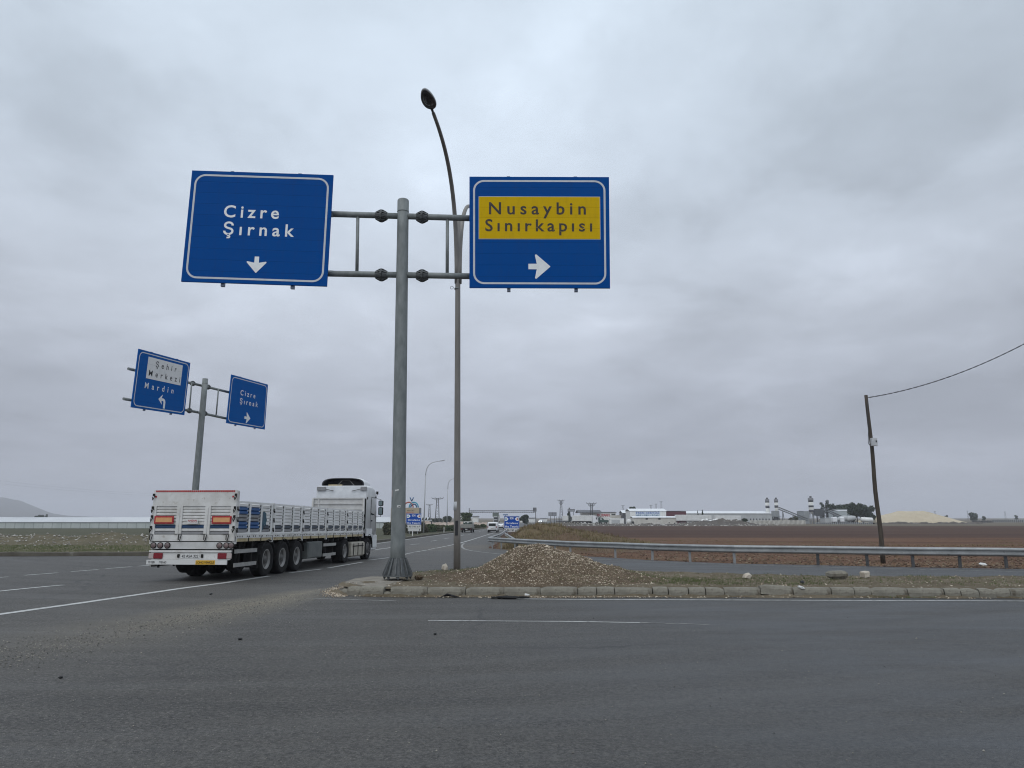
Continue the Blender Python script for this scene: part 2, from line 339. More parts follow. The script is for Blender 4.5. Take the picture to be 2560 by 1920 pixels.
M['verge_green'] = soil('dark_green_field', [(.3, (.055, .056, .034)), (.6, (.080, .078, .048)), (.8, (.115, .102, .066))], .08, (.2, 1, 1), .6, 2)
M['berm'] = soil('stony_berm', [(.3, (.075, .068, .042)), (.5, (.118, .102, .066)), (.7, (.17, .145, .10))], .5, (.6, 1, 1), 1., 4, ((.45, .43, .39), .74), 3)
M['island'] = soil('gritty_island_soil', [(.3, (.10, .08, .052)), (.5, (.15, .122, .083)), (.62, (.21, .175, .125)), (.75, (.28, .24, .18))], 1.1, (.8, 1, 1), 1., 12, ((.46, .41, .33), .70), 13)
M['mound'] = soil('gravelly_mound_soil', [(.3, (.075, .053, .034)), (.5, (.12, .088, .058)), (.65, (.185, .14, .095))], 1.6, (1, 1, 1), 1., 10, ((.42, .36, .28), .62), 22)
M['dry_bank'] = soil('dry_grass_bank_soil', [(.3, (.085, .058, .034)), (.5, (.135, .098, .058)), (.62, (.18, .14, .08)), (.75, (.20, .18, .09))], .35, (.5, 1, 1), 1., 5)
M['red_dirt'] = soil('red_dirt', [(.3, (.085, .055, .038)), (.55, (.14, .095, .062)), (.72, (.19, .15, .095))], .4, (.5, 1, 1), .9, 4)
M['rubble'] = soil('grey_rubble', [(.3, (.055, .05, .045)), (.5, (.10, .088, .075)), (.7, (.17, .15, .125))], .3, (.6, 1, 1), 1., 2, ((.55, .54, .52), .84), 1.2)
M['sand'] = soil('pale_sand', [(.3, (.40, .335, .235)), (.5, (.48, .41, .30)), (.7, (.56, .49, .37))], .06, (.8, 1, 1.6), .5, 1)
M['hill'] = soil('bare_hillside', [(.3, (.05, .05, .045)), (.7, (.085, .08, .065))], .004, (1, 1, 1), .3, .02)
def stones(name, cs, scale=9.):
    m = bpy.data.materials.new(name); m.use_nodes = True; t = m.node_tree; b = t.nodes['Principled BSDF']
    g_ = N(t, 'ShaderNodeNewGeometry')
    L(t, ramp(t, g_.outputs['Random Per Island'], [(k/(len(cs)-1), c) for k, c in enumerate(cs)]), b.inputs['Base Color'])
    setp(b, Roughness=.92); return m
M['gravel'] = stones('mixed_gravel_stones', [(.10, .072, .05), (.19, .145, .10), (.32, .255, .185), (.48, .40, .30), (.64, .56, .44)])
M['grit'] = stones('dark_road_grit', [(.06, .058, .055), (.15, .143, .128), (.23, .215, .185), (.34, .315, .265)])
M['clods'] = stones('soil_clods', [(.075, .045, .03), (.11, .07, .045), (.15, .10, .065), (.22, .17, .11)])
M['rubble_bits'] = stones('rubble_bits', [(.17, .155, .13), (.28, .26, .23), (.55, .53, .49)])
M['grass'] = stones('short_green_grass', [(.05, .072, .018), (.075, .10, .028), (.10, .125, .04), (.15, .15, .065)])
M['dry_grass'] = stones('dry_straw_grass', [(.11, .075, .045), (.17, .12, .07), (.22, .175, .095), (.15, .15, .06), (.19, .12, .065)])
M['leaf_dark'] = stones('dark_green_leaves', [(.018, .032, .016), (.030, .048, .024), (.045, .065, .033)])
M['leaf_olive'] = stones('olive_brown_leaves', [(.05, .055, .026), (.075, .075, .038), (.10, .088, .05), (.055, .07, .03)])
M['leaf_green'] = stones('green_leaves', [(.03, .055, .02), (.05, .08, .028), (.075, .10, .04)])
M['bark'] = mat('tree_bark', (.07, .055, .04), (.11, .09, .065), rough=.95, scale=4)
M['wall_white'] = mat('white_rendered_wall', (.78, .78, .76), (.66, .66, .63), rough=.8, scale=.6)
M['wall_cream'] = mat('cream_block_wall', (.60, .58, .53), (.50, .48, .43), rough=.85, scale=.5)
M['roof_white'] = mat('white_metal_roof', (.78, .79, .80), (.68, .70, .71), rough=.45, scale=.4)
M['roof_dark'] = mat('dark_metal_roof', (.06, .062, .07), (.09, .09, .095), rough=.6, scale=.4)
M['maroon'] = mat('maroon_cladding', (.095, .022, .032), (.11, .03, .04), rough=.6, scale=.4)
M['grey_clad'] = mat('grey_cladding', (.33, .35, .36), (.27, .29, .30), rough=.6, scale=.6)
M['pale_clad'] = mat('pale_blue_grey_cladding', (.42, .46, .47), (.36, .40, .41), rough=.6, scale=.6)
M['trailer_white'] = mat('white_trailer_side', (.72, .72, .71), (.60, .60, .58), rough=.5, scale=.7)
M['shed_green'] = mat('dark_green_machine_paint', (.02, .05, .04), (.035, .065, .05), rough=.6, scale=2)
M['greenhouse_film'] = mat('greenhouse_film_wall', (.47, .50, .48), (.38, .415, .40), rough=.6, scale=.5, stretch=(1, 1, .4))
M['film_roof'] = mat('greenhouse_film_roof', (.55, .56, .57), (.44, .455, .47), rough=.5, scale=.12)
M['tan_board'] = mat('tan_billboard', (.44, .36, .25), (.38, .31, .22), rough=.6, scale=1)
M['steel_dark'] = mat('dark_steel_lattice', (.075, .08, .085), (.11, .115, .12), rough=.6, metal=.2, scale=3)
M['board_grey'] = mat('grey_billboard_face', (.20, .21, .23), (.12, .125, .14), rough=.6, scale=.8)
M['silver_car'] = mat('silver_grey_paint', (.30, .30, .27), (.24, .24, .215), rough=.4, metal=.2, scale=3)
M['white_car'] = mat('white_car_paint', (.74, .75, .76), rough=.25)
M['emblem_red'] = mat('emblem_red', (.40, .09, .05), rough=.5)
M['emblem_cyan'] = mat('emblem_cyan', (.06, .30, .42), rough=.5)
M['emblem_blue'] = mat('emblem_blue', (.03, .10, .22), rough=.5)
M['rail_steel'] = mat('crash_barrier_steel', (.26, .27, .27), (.36, .37, .37), rough=.5, metal=.45, scale=2, c3=(.12, .12, .115), scale3=4, con3=(.62, .75))
M['post_pale'] = mat('pale_barrier_post', (.24, .25, .26), (.30, .31, .31), rough=.6, metal=.2, scale=6)
M['post_dark'] = mat('dark_barrier_post', (.055, .058, .06), (.09, .092, .095), rough=.6, metal=.2, scale=6)
M['kerb_dark'] = mat('dirty_dark_kerb', (.075, .065, .05), (.13, .12, .095), rough=.95, scale=1.2, bump=.5, bscale=20, c3=(.25, .24, .21), scale3=.6, con3=(.66, .74))
M['steel_mid'] = mat('hazy_grey_steel', (.17, .18, .19), (.22, .23, .24), rough=.6, metal=.2, scale=2)
M['board_pale'] = mat('pale_poster', (.36, .37, .39), (.24, .25, .28), rough=.6, scale=.6)
M['board_green'] = mat('grey_green_sign_back', (.12, .145, .13), rough=.6)
M['emblem_pale'] = mat('pale_blue_sign', (.20, .27, .40), rough=.5)
M['blue_bright'] = mat('bright_blue_sign', (.0, .055, .34), (.0, .07, .38), rough=.5, scale=2, spec=.2)
M['grey_light'] = mat('light_grey_cladding', (.46, .475, .475), (.40, .41, .41), rough=.7, scale=.4)
M['sign_pale'] = mat('pale_blue_sign_board', (.50, .56, .62), rough=.5)
M['blue_letter'] = mat('blue_shop_lettering', (.02, .07, .30), rough=.5)
M['teal_letter'] = mat('teal_shop_lettering', (.01, .11, .20), rough=.5)
M['pink_rubble'] = soil('pinkish_rubble', [(.3, (.24, .18, .145)), (.55, (.38, .31, .26)), (.75, (.50, .44, .38))], .5, (1, 1, 1), 1., 2)
M['band_dark'] = mat('dark_silo_band', (.06, .062, .075), rough=.6)
M['rail_grey'] = mat('grey_railing', (.18, .18, .19), rough=.6)
M['fence_grey'] = mat('grey_fence_mesh', (.10, .10, .095), (.15, .145, .135), rough=.8, scale=.8)
def ribbed(name, c, c2, period):
    m = mat(name, c, c2, rough=.6, scale=.3, stretch=(1, 1, .4)); t = m.node_tree; b = t.nodes['Principled BSDF']
    o = N(t, 'ShaderNodeTexCoord').outputs['Object']; s = N(t, 'ShaderNodeSeparateXYZ'); L(t, o, s.inputs[0])
    f = ramp(t, math_n(t, 'FRACT', math_n(t, 'DIVIDE', s.outputs[0], period)), [(0, 1.), (.07, 1.), (.09, 0.), (.98, 0.), (1, 1.)])
    src = b.inputs['Base Color'].links[0].from_socket
    L(t, mix_c(t, math_n(t, 'MULTIPLY', f, .5), src, tuple(x*.4 for x in c)), b.inputs['Base Color']); return m
M['film_wall'] = ribbed('greenhouse_film_wall_with_posts', (.47, .50, .48), (.38, .415, .40), 2.4)
def lit(name, c, s):
    m = bpy.data.materials.new(name); m.use_nodes = True; b = m.node_tree.nodes['Principled BSDF']
    b.inputs['Emission Color'].default_value = (*c, 1); b.inputs['Emission Strength'].default_value = s; return m
M['headlight_on'] = lit('lit_headlight', (1, .97, .9), 6)
FD = None

# ------------------------------------------------------------------ mesh helpers
class MB:
    def __init__(s): s.v = []; s.f = []; s.mi = []; s.sm = []; s.uv = {}
    def add(s, vs, fs, mi=0, smooth=False):
        n = len(s.v); s.v += [Vector(p) for p in vs]
        for f in fs: s.f.append(tuple(n+i for i in f)); s.mi.append(mi); s.sm.append(smooth)
        return n
    def hexa(s, p, mi=0):           # p: 4 bottom (ccw seen from above), 4 top
        s.add(p, [(3, 2, 1, 0), (4, 5, 6, 7), (0, 1, 5, 4), (1, 2, 6, 5), (2, 3, 7, 6), (3, 0, 4, 7)], mi)
    def box(s, x0, x1, y0, y1, z0, z1, mi=0, T=None, ch=0.):
        if ch:
            c = min(ch, (x1-x0)/2.2, (y1-y0)/2.2, (z1-z0)/2.2)
            vs = []; 
            for z, i in ((z0, c), (z0+c, 0), (z1-c, 0), (z1, c)):
                vs += [(x0+i, y0+i, z), (x1-i, y0+i, z), (x1-i, y1-i, z), (x0+i, y1-i, z)]
            fs = [(3, 2, 1, 0), (12, 13, 14, 15)]
            for k in range(3):
                for j in range(4):
                    a = 4*k+j; b_ = 4*k+(j+1) % 4; fs.append((a, b_, b_+4, a+4))
            s.add([T @ Vector(p) for p in vs] if T else vs, fs, mi); return
        p = [(x0, y0, z0), (x1, y0, z0), (x1, y1, z0), (x0, y1, z0), (x0, y0, z1), (x1, y0, z1), (x1, y1, z1), (x0, y1, z1)]
        s.hexa([T @ Vector(q) for q in p] if T else p, mi)
    def tube(s, pts, r, n=10, mi=0, cap=True, smooth=True):
        pts = [Vector(p) for p in pts]
        if isinstance(r, (int, float)): r = [r]*len(pts)
        d = (pts[1]-pts[0]).normalized()
        a = d.orthogonal().normalized()
        vs = []
        for i, p in enumerate(pts):
            d2 = (pts[min(i+1, len(pts)-1)]-pts[max(i-1, 0)]).normalized()
            a = (a-d2*a.dot(d2)).normalized(); b_ = d2.cross(a)
            for k in range(n):
                th = 2*math.pi*k/n
                vs.append(p+(a*math.cos(th)+b_*math.sin(th))*r[i])
        fs = [(i*n+k, i*n+(k+1) % n, (i+1)*n+(k+1) % n, (i+1)*n+k) for i in range(len(pts)-1) for k in range(n)]
        st = s.add(vs, fs, mi, smooth)
        if cap:
            s.f.append(tuple(st+k for k in reversed(range(n)))); s.mi.append(mi); s.sm.append(False)
            s.f.append(tuple(st+(len(pts)-1)*n+k for k in range(n))); s.mi.append(mi); s.sm.append(False)
    def bar(s, p, q, wd, ht, mi=0, up=Vector((0, 0, 1))):
        p, q = Vector(p), Vector(q); d = (q-p).normalized(); a = d.cross(up)
        a = a.normalized() if a.length > 1e-4 else Vector((1, 0, 0)); b_ = a.cross(d)
        a *= wd/2; b_ *= ht/2
        s.hexa([p-a-b_, p+a-b_, q+a-b_, q-a-b_, p-a+b_, p+a+b_, q+a+b_, q-a+b_], mi)
    def prism(s, poly, lo, hi, axis='x', mi=0, T=None):     # poly of 2-D points swept along an axis
        def P(a, u, v): return Vector((a, u, v)) if axis == 'x' else Vector((u, a, v)) if axis == 'y' else Vector((u, v, a))
        n = len(poly); vs = [P(lo, *p) for p in poly]+[P(hi, *p) for p in poly]
        if T: vs = [T @ v for v in vs]
        s.add(vs, [tuple(range(n)), tuple(reversed(range(n, 2*n)))]+[(i, n+i, n+(i+1) % n, (i+1) % n) for i in range(n)], mi)
    def lathe(s, prof, n=20, mi=0, T=None, smooth=True):    # prof: (radius, height) about z
        vs = []
        for r, z in prof:
            for k in range(n): vs.append(Vector((r*math.cos(2*math.pi*k/n), r*math.sin(2*math.pi*k/n), z)))
        if T: vs = [T @ v for v in vs]
        s.add(vs, [(i*n+k, i*n+(k+1) % n, (i+1)*n+(k+1) % n, (i+1)*n+k) for i in range(len(prof)-1) for k in range(n)], mi, smooth)
    def rock(s, c, r, rng, mi=0, flat=.75, n=1, smooth=False):
        c = Vector(c)
        ph = (1+5**.5)/2
        V = [(-1, ph, 0), (1, ph, 0), (-1, -ph, 0), (1, -ph, 0), (0, -1, ph), (0, 1, ph), (0, -1, -ph), (0, 1, -ph), (ph, 0, -1), (ph, 0, 1), (-ph, 0, -1), (-ph, 0, 1)]
        F = [(0, 11, 5), (0, 5, 1), (0, 1, 7), (0, 7, 10), (0, 10, 11), (1, 5, 9), (5, 11, 4), (11, 10, 2), (10, 7, 6), (7, 1, 8), (3, 9, 4), (3, 4, 2), (3, 2, 6), (3, 6, 8), (3, 8, 9), (4, 9, 5), (2, 4, 11), (6, 2, 10), (8, 6, 7), (9, 8, 1)]
        R = Matrix.Rotation(rng.uniform(0, 6.28), 3, 'Z') @ Matrix.Rotation(rng.uniform(-.4, .4), 3, 'X')
        sx, sy = rng.uniform(.75, 1.25), rng.uniform(.75, 1.25)
        s.add([c+R @ Vector((x*sx*r/1.9*rng.uniform(.75, 1.15), y*sy*r/1.9*rng.uniform(.75, 1.15), z*flat*r/1.9*rng.uniform(.75, 1.15))) for x, y, z in V], F, mi, smooth)
    def pebble(s, c, r, rng, mi=0):
        a = rng.uniform(0, 6.28); ca, sa = math.cos(a), math.sin(a); j = lambda: rng.uniform(.7, 1.25)*r
        P = [(j(), 0, 0), (0, j(), 0), (-j(), 0, 0), (0, -j(), 0), (.2*r, .1*r, j()*.75), (0, 0, -r*.5)]
        s.add([(c[0]+x*ca-y*sa, c[1]+x*sa+y*ca, c[2]+z) for x, y, z in P], [(0, 1, 4), (1, 2, 4), (2, 3, 4), (3, 0, 4), (1, 0, 5), (2, 1, 5), (3, 2, 5), (0, 3, 5)], mi)
    def split(s, name, mats, parent=None):      # every connected piece an object of its own
        par = list(range(len(s.v)))
        def fd(a):
            while par[a] != a: par[a] = par[par[a]]; a = par[a]
            return a
        for f in s.f:
            for q in f[1:]: par[fd(q)] = fd(f[0])
        grp = {}
        for k, f in enumerate(s.f): grp.setdefault(fd(f[0]), []).append(k)
        out = []
        for ks in grp.values():
            b_ = MB(); mp = {}
            for k in ks:
                for q in s.f[k]:
                    if q not in mp: mp[q] = len(b_.v); b_.v.append(s.v[q])
                b_.f.append(tuple(mp[q] for q in s.f[k])); b_.mi.append(s.mi[k]); b_.sm.append(s.sm[k])
            out.append(b_.build(name, mats, parent))
        return out
    def build(s, name, mats, parent=None, loc=None):
        me = bpy.data.meshes.new(name)
        vs = s.v if loc is None else [v-Vector(loc) for v in s.v]
        me.from_pydata([tuple(v) for v in vs], [], s.f)
        ms = mats if isinstance(mats, (list, tuple)) else [mats]
        for m in ms: me.materials.append(M[m] if isinstance(m, str) else m)
        me.polygons.foreach_set('material_index', [min(i, len(ms)-1) for i in s.mi])
        me.polygons.foreach_set('use_smooth', s.sm)
        if s.uv:
            ul = me.uv_layers.new(name='UVMap')
            for lp in me.loops: ul.data[lp.index].uv = s.uv.get(lp.vertex_index, (0, 0))
        me.update()
        o = bpy.data.objects.new(name, me); COL.objects.link(o)
        if loc is not None: o.location = loc
        if parent is not None: o.parent = parent
        return o
def tag(o, label=None, cat=None, group=None, kind=None):
    for k, v in (('label', label), ('category', cat), ('group', group), ('kind', kind)):
        if v: o[k] = v
    return o
def thing(name, label, cat, loc=(0, 0, 0), rot=(0, 0, 0), group=None):
    o = bpy.data.objects.new(name, None); COL.objects.link(o); o.empty_display_size = .3
    o.location = loc; o.rotation_euler = rot
    return tag(o, label, cat, group)
def kids(o): return [c for c in COL.objects if c.parent == o]
def copy_tree(o, parent=None):
    c = o.copy(); COL.objects.link(c)
    if parent is not None: c.parent = parent
    for ch in kids(o): copy_tree(ch, c)
    return c

# text as flat meshes
def glyphs(body, spacing=1., bold=0.):
    cu = bpy.data.curves.new('t', 'FONT'); cu.body = body; cu.space_character = spacing; cu.resolution_u = 4
    cu.offset = bold; cu.dimensions = '2D'; cu.fill_mode = 'BOTH' if hasattr(cu, 'fill_mode') else cu.fill_mode
    ob = bpy.data.objects.new('t', cu); COL.objects.link(ob)
    dg = bpy.context.evaluated_depsgraph_get(); dg.update()
    me = bpy.data.meshes.new_from_object(ob.evaluated_get(dg))
    vs = [Vector((v.co.x, v.co.y)) for v in me.vertices]; fs = [tuple(p.vertices) for p in me.polygons]
    bpy.data.objects.remove(ob); bpy.data.curves.remove(cu); bpy.data.meshes.remove(me)
    return vs, fs
_h = glyphs('H')[0]; CAP = max(v.y for v in _h)-min(v.y for v in _h)
def text2d(body, cap, width=None, bold=0.):
    """flat lettering of a cap height; spaced (not stretched) to the width"""
    sp = 1.
    if width and len(body) > 1:
        wd = []
        for q in (1., 2.):
            vs, _ = glyphs(body, q, bold); wd.append((max(v.x for v in vs)-min(v.x for v in vs))*cap/CAP)
        sp = max(.8, min(2.2, 1+(width-wd[0])/max(1e-6, wd[1]-wd[0])))
    vs, fs = glyphs(body, sp, bold); k = cap/CAP; x0 = min(v.x for v in vs)
    vs = [Vector(((v.x-x0)*k, v.y*k)) for v in vs]
    if width:
        q = width/max(v.x for v in vs); q = max(.6, min(1.4, q)); vs = [Vector((v.x*q, v.y)) for v in vs]
    return vs, fs
class Face:
    """a flat four-cornered face to put writing and marks on; u runs right, v runs down"""
    def __init__(s, TL, TR, BR, BL):
        s.c = [Vector(p) for p in (TL, TR, BR, BL)]
        s.W = ((s.c[1]-s.c[0]).length+(s.c[2]-s.c[3]).length)/2; s.H = ((s.c[3]-s.c[0]).length+(s.c[2]-s.c[1]).length)/2
        s.n = (s.c[3]-s.c[0]).cross(s.c[1]-s.c[0]).normalized()
    def P(s, u, v, off=0.):
        a = s.c[0].lerp(s.c[1], u); b_ = s.c[3].lerp(s.c[2], u); return a.lerp(b_, v)+s.n*off
    def poly(s, mb, pts, off, th=.003, mi=0):
        n = len(pts); st = mb.add([s.P(u, v, off) for u, v in pts]+[s.P(u, v, off-th) for u, v in pts], [tuple(range(n))]+[(i, n+i, n+(i+1) % n, (i+1) % n) for i in range(n)], mi)
        for i, (u, v) in enumerate(pts+pts): mb.uv[st+i] = (u, v)
    def slab(s, mb, u0, v0, u1, v1, off0, off1, mi=0):
        p = [s.P(u, v, o) for o in (off0, off1) for u, v in ((u0, v1), (u1, v1), (u1, v0), (u0, v0))]
        st = mb.add(p, [(3, 2, 1, 0), (4, 5, 6, 7), (0, 1, 5, 4), (1, 2, 6, 5), (2, 3, 7, 6), (3, 0, 4, 7)], mi)
        for i, (u, v) in enumerate(((u0, v1), (u1, v1), (u1, v0), (u0, v0))*2):
            mb.uv[st+i] = ((u-u0)/(u1-u0), (v-v0)/(v1-v0))
    def text(s, parent, body, u0, u1, vb, cap, m, off=.004, bold=0., name='lettering', origin=None, th=.002):
        vs, fs = text2d(body, cap*s.H, (u1-u0)*s.W if u1 else None, bold)
        mb = MB(); n = len(vs)
        mb.add([s.P(u0+v.x/s.W, vb-v.y/s.H, off) for v in vs], fs)
        return mb.build(name, m, parent)
    def ring(s, mb, inset, wd, rad, off, mi=0, th=.003):
        def rr(i, r):
            out = []
            for cx, cy, a0 in ((s.W-i-r, i+r, -90), (s.W-i-r, s.H-i-r, 0), (i+r, s.H-i-r, 90), (i+r, i+r, 180)):
                for k in range(9):
                    a = math.radians(a0+90*k/8); out.append(((cx+r*math.cos(a))/s.W, (cy+r*math.sin(a))/s.H))
            return out
        o_, i_ = rr(inset, rad), rr(inset+wd, rad-wd); n = len(o_)
        mb.add([s.P(u, v, off) for u, v in o_]+[s.P(u, v, off) for u, v in i_], [(k, (k+1) % n, n+(k+1) % n, n+k) for k in range(n)], mi)

def loft(mb, secs, mi=0, smooth=True, closed=True, caps=True):
    n = len(secs[0]); vs = [p for s_ in secs for p in s_]; fs = []
    for i in range(len(secs)-1):
        for k in range(n if closed else n-1):
            fs.append((i*n+k, i*n+(k+1) % n, (i+1)*n+(k+1) % n, (i+1)*n+k))
    if caps and closed: fs += [tuple(reversed(range(n))), tuple((len(secs)-1)*n+k for k in range(n))]
    mb.add(vs, fs, mi, smooth)

# ------------------------------------------------------------------ GROUND, ROADS, FIELDS
YS = [-12, 0, 10, 19, 24, 27, 30, 33, 36, 40, 45, 55, 70, 90, 110, 130, 160, 200, 260, 330, 420, 520, 700, 1100, 2000, 4500]
mb = MB()
xs = [-5000, -1200, -400, -150, -60, -20, 0, 20, 60, 150, 400, 1200, 5000]
ys = [-300]+YS+[5600]
mb.add([(x, y, zt(y)-.03) for y in ys for x in xs], [(j*len(xs)+i, j*len(xs)+i+1, (j+1)*len(xs)+i+1, (j+1)*len(xs)+i) for j in range(len(ys)-1) for i in range(len(xs)-1)])
tag(mb.build('ground', 'soil'), kind='structure')

def pl(pts): return sorted([(p.y, p.x) for p in pts])
rail_pts = [G(*p) for p in [(1221, 1370.5), (1262, 1374), (1320, 1379.5), (1427, 1389), (1540, 1395), (1633, 1401), (1728, 1405), (1840, 1409), (2050, 1413), (2175, 1416), (2290, 1418.5), (2408, 1420), (2525, 1422)]]
road_r = [G(*p) for p in [(1238, 1336), (1256, 1327), (1275, 1321.5), (1296, 1317.5), (1330, 1313.5), (1378, 1307.5)]]
edge_r = [(-12, 60), (17, 60), (20, 60)]+pl([p for p in rail_pts])+pl([p+Vector((.5, 0, 0)) for p in road_r])+[(900, 95), (1100, 150)]
edge_r = sorted(edge_r)
lk = [G(*p) for p in [(0, 1391), (200, 1391), (370, 1392)]]
left_l = [G(*p) for p in [(946, 1358.5), (960, 1356.5), (1010, 1350), (1133, 1333), (1217, 1322.3), (1262, 1316), (1300, 1307.5), (1378, 1302.2)]]
edge_l = [(-12, -90), (lk[0].y-1.5, -90), (lk[0].y, -26), (lk[0].y+.8, -17.2), (lk[0].y+4, -14.6)]+pl([p-Vector((.55, 0, 0)) for p in left_l])+[(1100, 60)]
edge_l = sorted(edge_l)
def strip(name, m, ylist, xl, xr, dz, nx=1, kind='structure'):
    mb = MB(); ylist = sorted(set(ylist)); vs = []
    for y in ylist:
        a, b_ = xl(y), xr(y)
        for i in range(nx+1): vs.append((a+(b_-a)*i/nx, y, zt(y)+dz))
    mb.add(vs, [(j*(nx+1)+i, j*(nx+1)+i+1, (j+1)*(nx+1)+i+1, (j+1)*(nx+1)+i) for j in range(len(ylist)-1) for i in range(nx)])
    return tag(mb.build(name, m), kind=kind)
XR = lambda y: interp(y, edge_r); XL = lambda y: interp(y, edge_l)
yb = [y for y in YS if y <= 900]+[p[0] for p in edge_r if p[0] < 900]+[p[0] for p in edge_l if p[0] < 900]+[y for y, _ in ZP]+[900]
strip('road', 'asphalt', yb, XL, XR, 0)
yf = [21, 24, 26, 28, 30, 33, 36, 40, 45, 55, 70, 90]
strip('field', 'field', yf+[p[0] for p in edge_r if 21 < p[0] < 90], lambda y: XR(y)-.15 if y > 26 else 14., lambda y: 300., -.012)
strip('far_field', 'field_far', [90, 110, 130, 180, 240], lambda y: XR(y)-.1, lambda y: 420., -.012)
strip('verge', 'verge', [lk[0].y-.1, 36, 40, 45, 55, 62], lambda y: -200., lambda y: XL(y)+.1, -.012)
strip('grass_field', 'verge_green', [62, 90, 130, 190], lambda y: -400., lambda y: XL(y)-1.5, -.014)
strip('roadside', 'berm', [62, 90, 130, 190, 330], lambda y: XL(y)-1.5, lambda y: XL(y)+.1, -.012)

def ribbon(pts, wd, m='paint', name='road_line', dz=.005):
    P = [Vector(p) for p in pts]; Q = [P[0]]
    for a, b_ in zip(P, P[1:]):
        k = max(1, int((b_-a).length/.5))
        Q += [a.lerp(b_, i/k) for i in range(1, k+1)]
    mb = MB(); vs = []
    for i, p in enumerate(Q):
        d = Q[min(i+1, len(Q)-1)]-Q[max(i-1, 0)]; n = Vector((-d.y, d.x, 0)).normalized()*wd/2
        for q in (p-n, p+n): vs.append((q.x, q.y, zt(q.y)+dz))
    mb.add(vs, [(2*i, 2*i+1, 2*i+3, 2*i+2) for i in range(len(Q)-1)])
    # faces must look up
    mb.f = [tuple(reversed(f)) for f in mb.f]
    return tag(mb.build(name, m), kind='structure')
def gl(*ps): return [G(*p) for p in ps]
z4 = lambda x, y: (960+x*.19892, 1220+y*.19892)
z1 = lambda x, y: (340+x*.29837, 1160+y*.29837)
z8 = lambda x, y: (x*.2291, 1180+y*.2291)
ribbon(gl((-260, 1578), (0, 1536), (200, 1508), (400, 1479), (560, 1457.5), z1(1110, 940)), .20)
for a, b_ in (((1290, 912), (1560, 880)), ((1610, 872), (1900, 822)), ((1950, 806), (2120, 785)), ((2160, 778), (2260, 760))):
    ribbon(gl(z1(*a), z1(*b_)), .16, 'paint')
for a, b_ in (((235, 838), (268, 831)), ((280, 826), (370, 812)), ((385, 806), (460, 795)), ((475, 790), (540, 780)), ((555, 775), (640, 760)), ((655, 757), (720, 745)), ((728, 741), (780, 732)), ((795, 729), (900, 706))):
    ribbon(gl(z4(*a), z4(*b_)), .15)
ribbon(gl(z4(945, 696), z4(1100, 651), z4(1340, 575), (1242, 1329), (1257, 1325)), .17)
ribbon([p for p in left_l[1:6]], .17)
ribbon(gl((880, 1367), (946, 1358.5), (960, 1356.5)), .17)
for a, b_ in (((330, 714), (445, 702)), ((585, 670), (665, 657)), ((755, 638), (815, 628)), ((965, 598), (1005, 590)), ((1060, 582), (1090, 576)), ((1140, 556), (1170, 552)), ((1195, 547), (1215, 543)), ((1235, 541), (1255, 537))):
    ribbon(gl(z4(*a), z4(*b_)), .15)
ribbon(gl(z1(1990, 722), z1(2200, 690)), .15); ribbon(gl(z4(-60, 765), z4(50, 758)), .15)
for a, b_ in (((-400, 1180), (95, 1144)), ((265, 1128), (628, 1101)), ((778, 1088), (1072, 1065)), ((1153, 1056), (1437, 1034)), ((1505, 1029), (1740, 1010)), ((1800, 1006), (2000, 990))):
    ribbon(gl(z8(*a), z8(*b_)), .15)
ribbon(gl(z8(-300, 1328), z8(0, 1301), z8(690, 1234)), .15)
# the gore line bending round into the slip road
ribbon(gl((1160, 1358.5), (1155, 1363), (1155, 1368), (1162, 1373), (1180, 1377), (1210, 1381), (1260, 1386), (1320, 1389.5)), .16, 'paint_dull')
ribbon(gl((1320, 1389.5), (1450, 1396.5), (1640, 1404.5), (1840, 1412), (2100, 1419), (2560, 1429.5), (2800, 1434)), .13, 'paint_dull')
ribbon(gl((764, 1496), (900, 1500), (990, 1503)), .07, 'paint_dull')
ribbon(gl((1290, 1497.5), (1500, 1499.5), (2000, 1501), (2560, 1503), (2900, 1505)), .10)
ribbon(gl((1070, 1552), (1400, 1554), (1600, 1557)), .07, 'paint')
ribbon(gl((1600, 1557), (1690, 1559.5), (1775, 1562)), .05, 'paint_dull')

# ------------------------------------------------------------------ TRAFFIC ISLAND
KH = .23
def fbm(x, y, s=1., o=4): return mnoise.fractal(Vector((x*s, y*s, 3.7)), 1., 2., o)
front_y = lambda x: interp(x, [(-4.2, 17.9), (-3.82, 17.36), (-3.3, 17.04), (-2.5, 16.92), (0, 16.92), (6, 16.86), (11, 16.6), (20, 16.2)])
far_y = lambda x: interp(x, [(-4.2, 19.4), (-3.9, 20.1), (-3.1, 21.4), (-2.4, 23.0), (-1.2, 24.6), (.5, 24.9), (3., 23.4), (6.6, 21.7), (9, 21.0), (20, 20.7)])
MC = (.62, 19.5)
def mound_h(x, y):
    r = math.hypot((x-MC[0])/(1.55 if x < MC[0] else 1.95), (y-MC[1])/1.55)
    h = .84*math.exp(-(r*1.12)**2)
    h += .07*math.exp(-(((x+1.5)/1.0)**2+((y-20.2)/1.5)**2))
    h += .13*math.exp(-(((x-2.9)/.8)**2+((y-19.2)/1.1)**2))
    return h
def island_z(x, y):
    e = max(0, min(1, (far_y(x)-y)/1.0)); f = max(0, min(1, (y-front_y(x)-.12)/.25))
    z = KH*.96*e*e*(3-2*e)-.055*(1-max(0, min(1, (y-front_y(x)-.1)/.2)))
    return z+(.035*fbm(x, y, 1.2)+.012*fbm(x, y, 6))*min(e, f)+zt(y)*(1-e)
mb = MB(); nx, ny = 150, 26; vs = []
for i in range(nx+1):
    x = -4.16+(20+4.16)*(i/nx)
    a, b_ = front_y(x)+.1, far_y(x)
    for j in range(ny+1):
        y = a+(b_-a)*j/ny; vs.append((x, y, island_z(x, y)-.004))
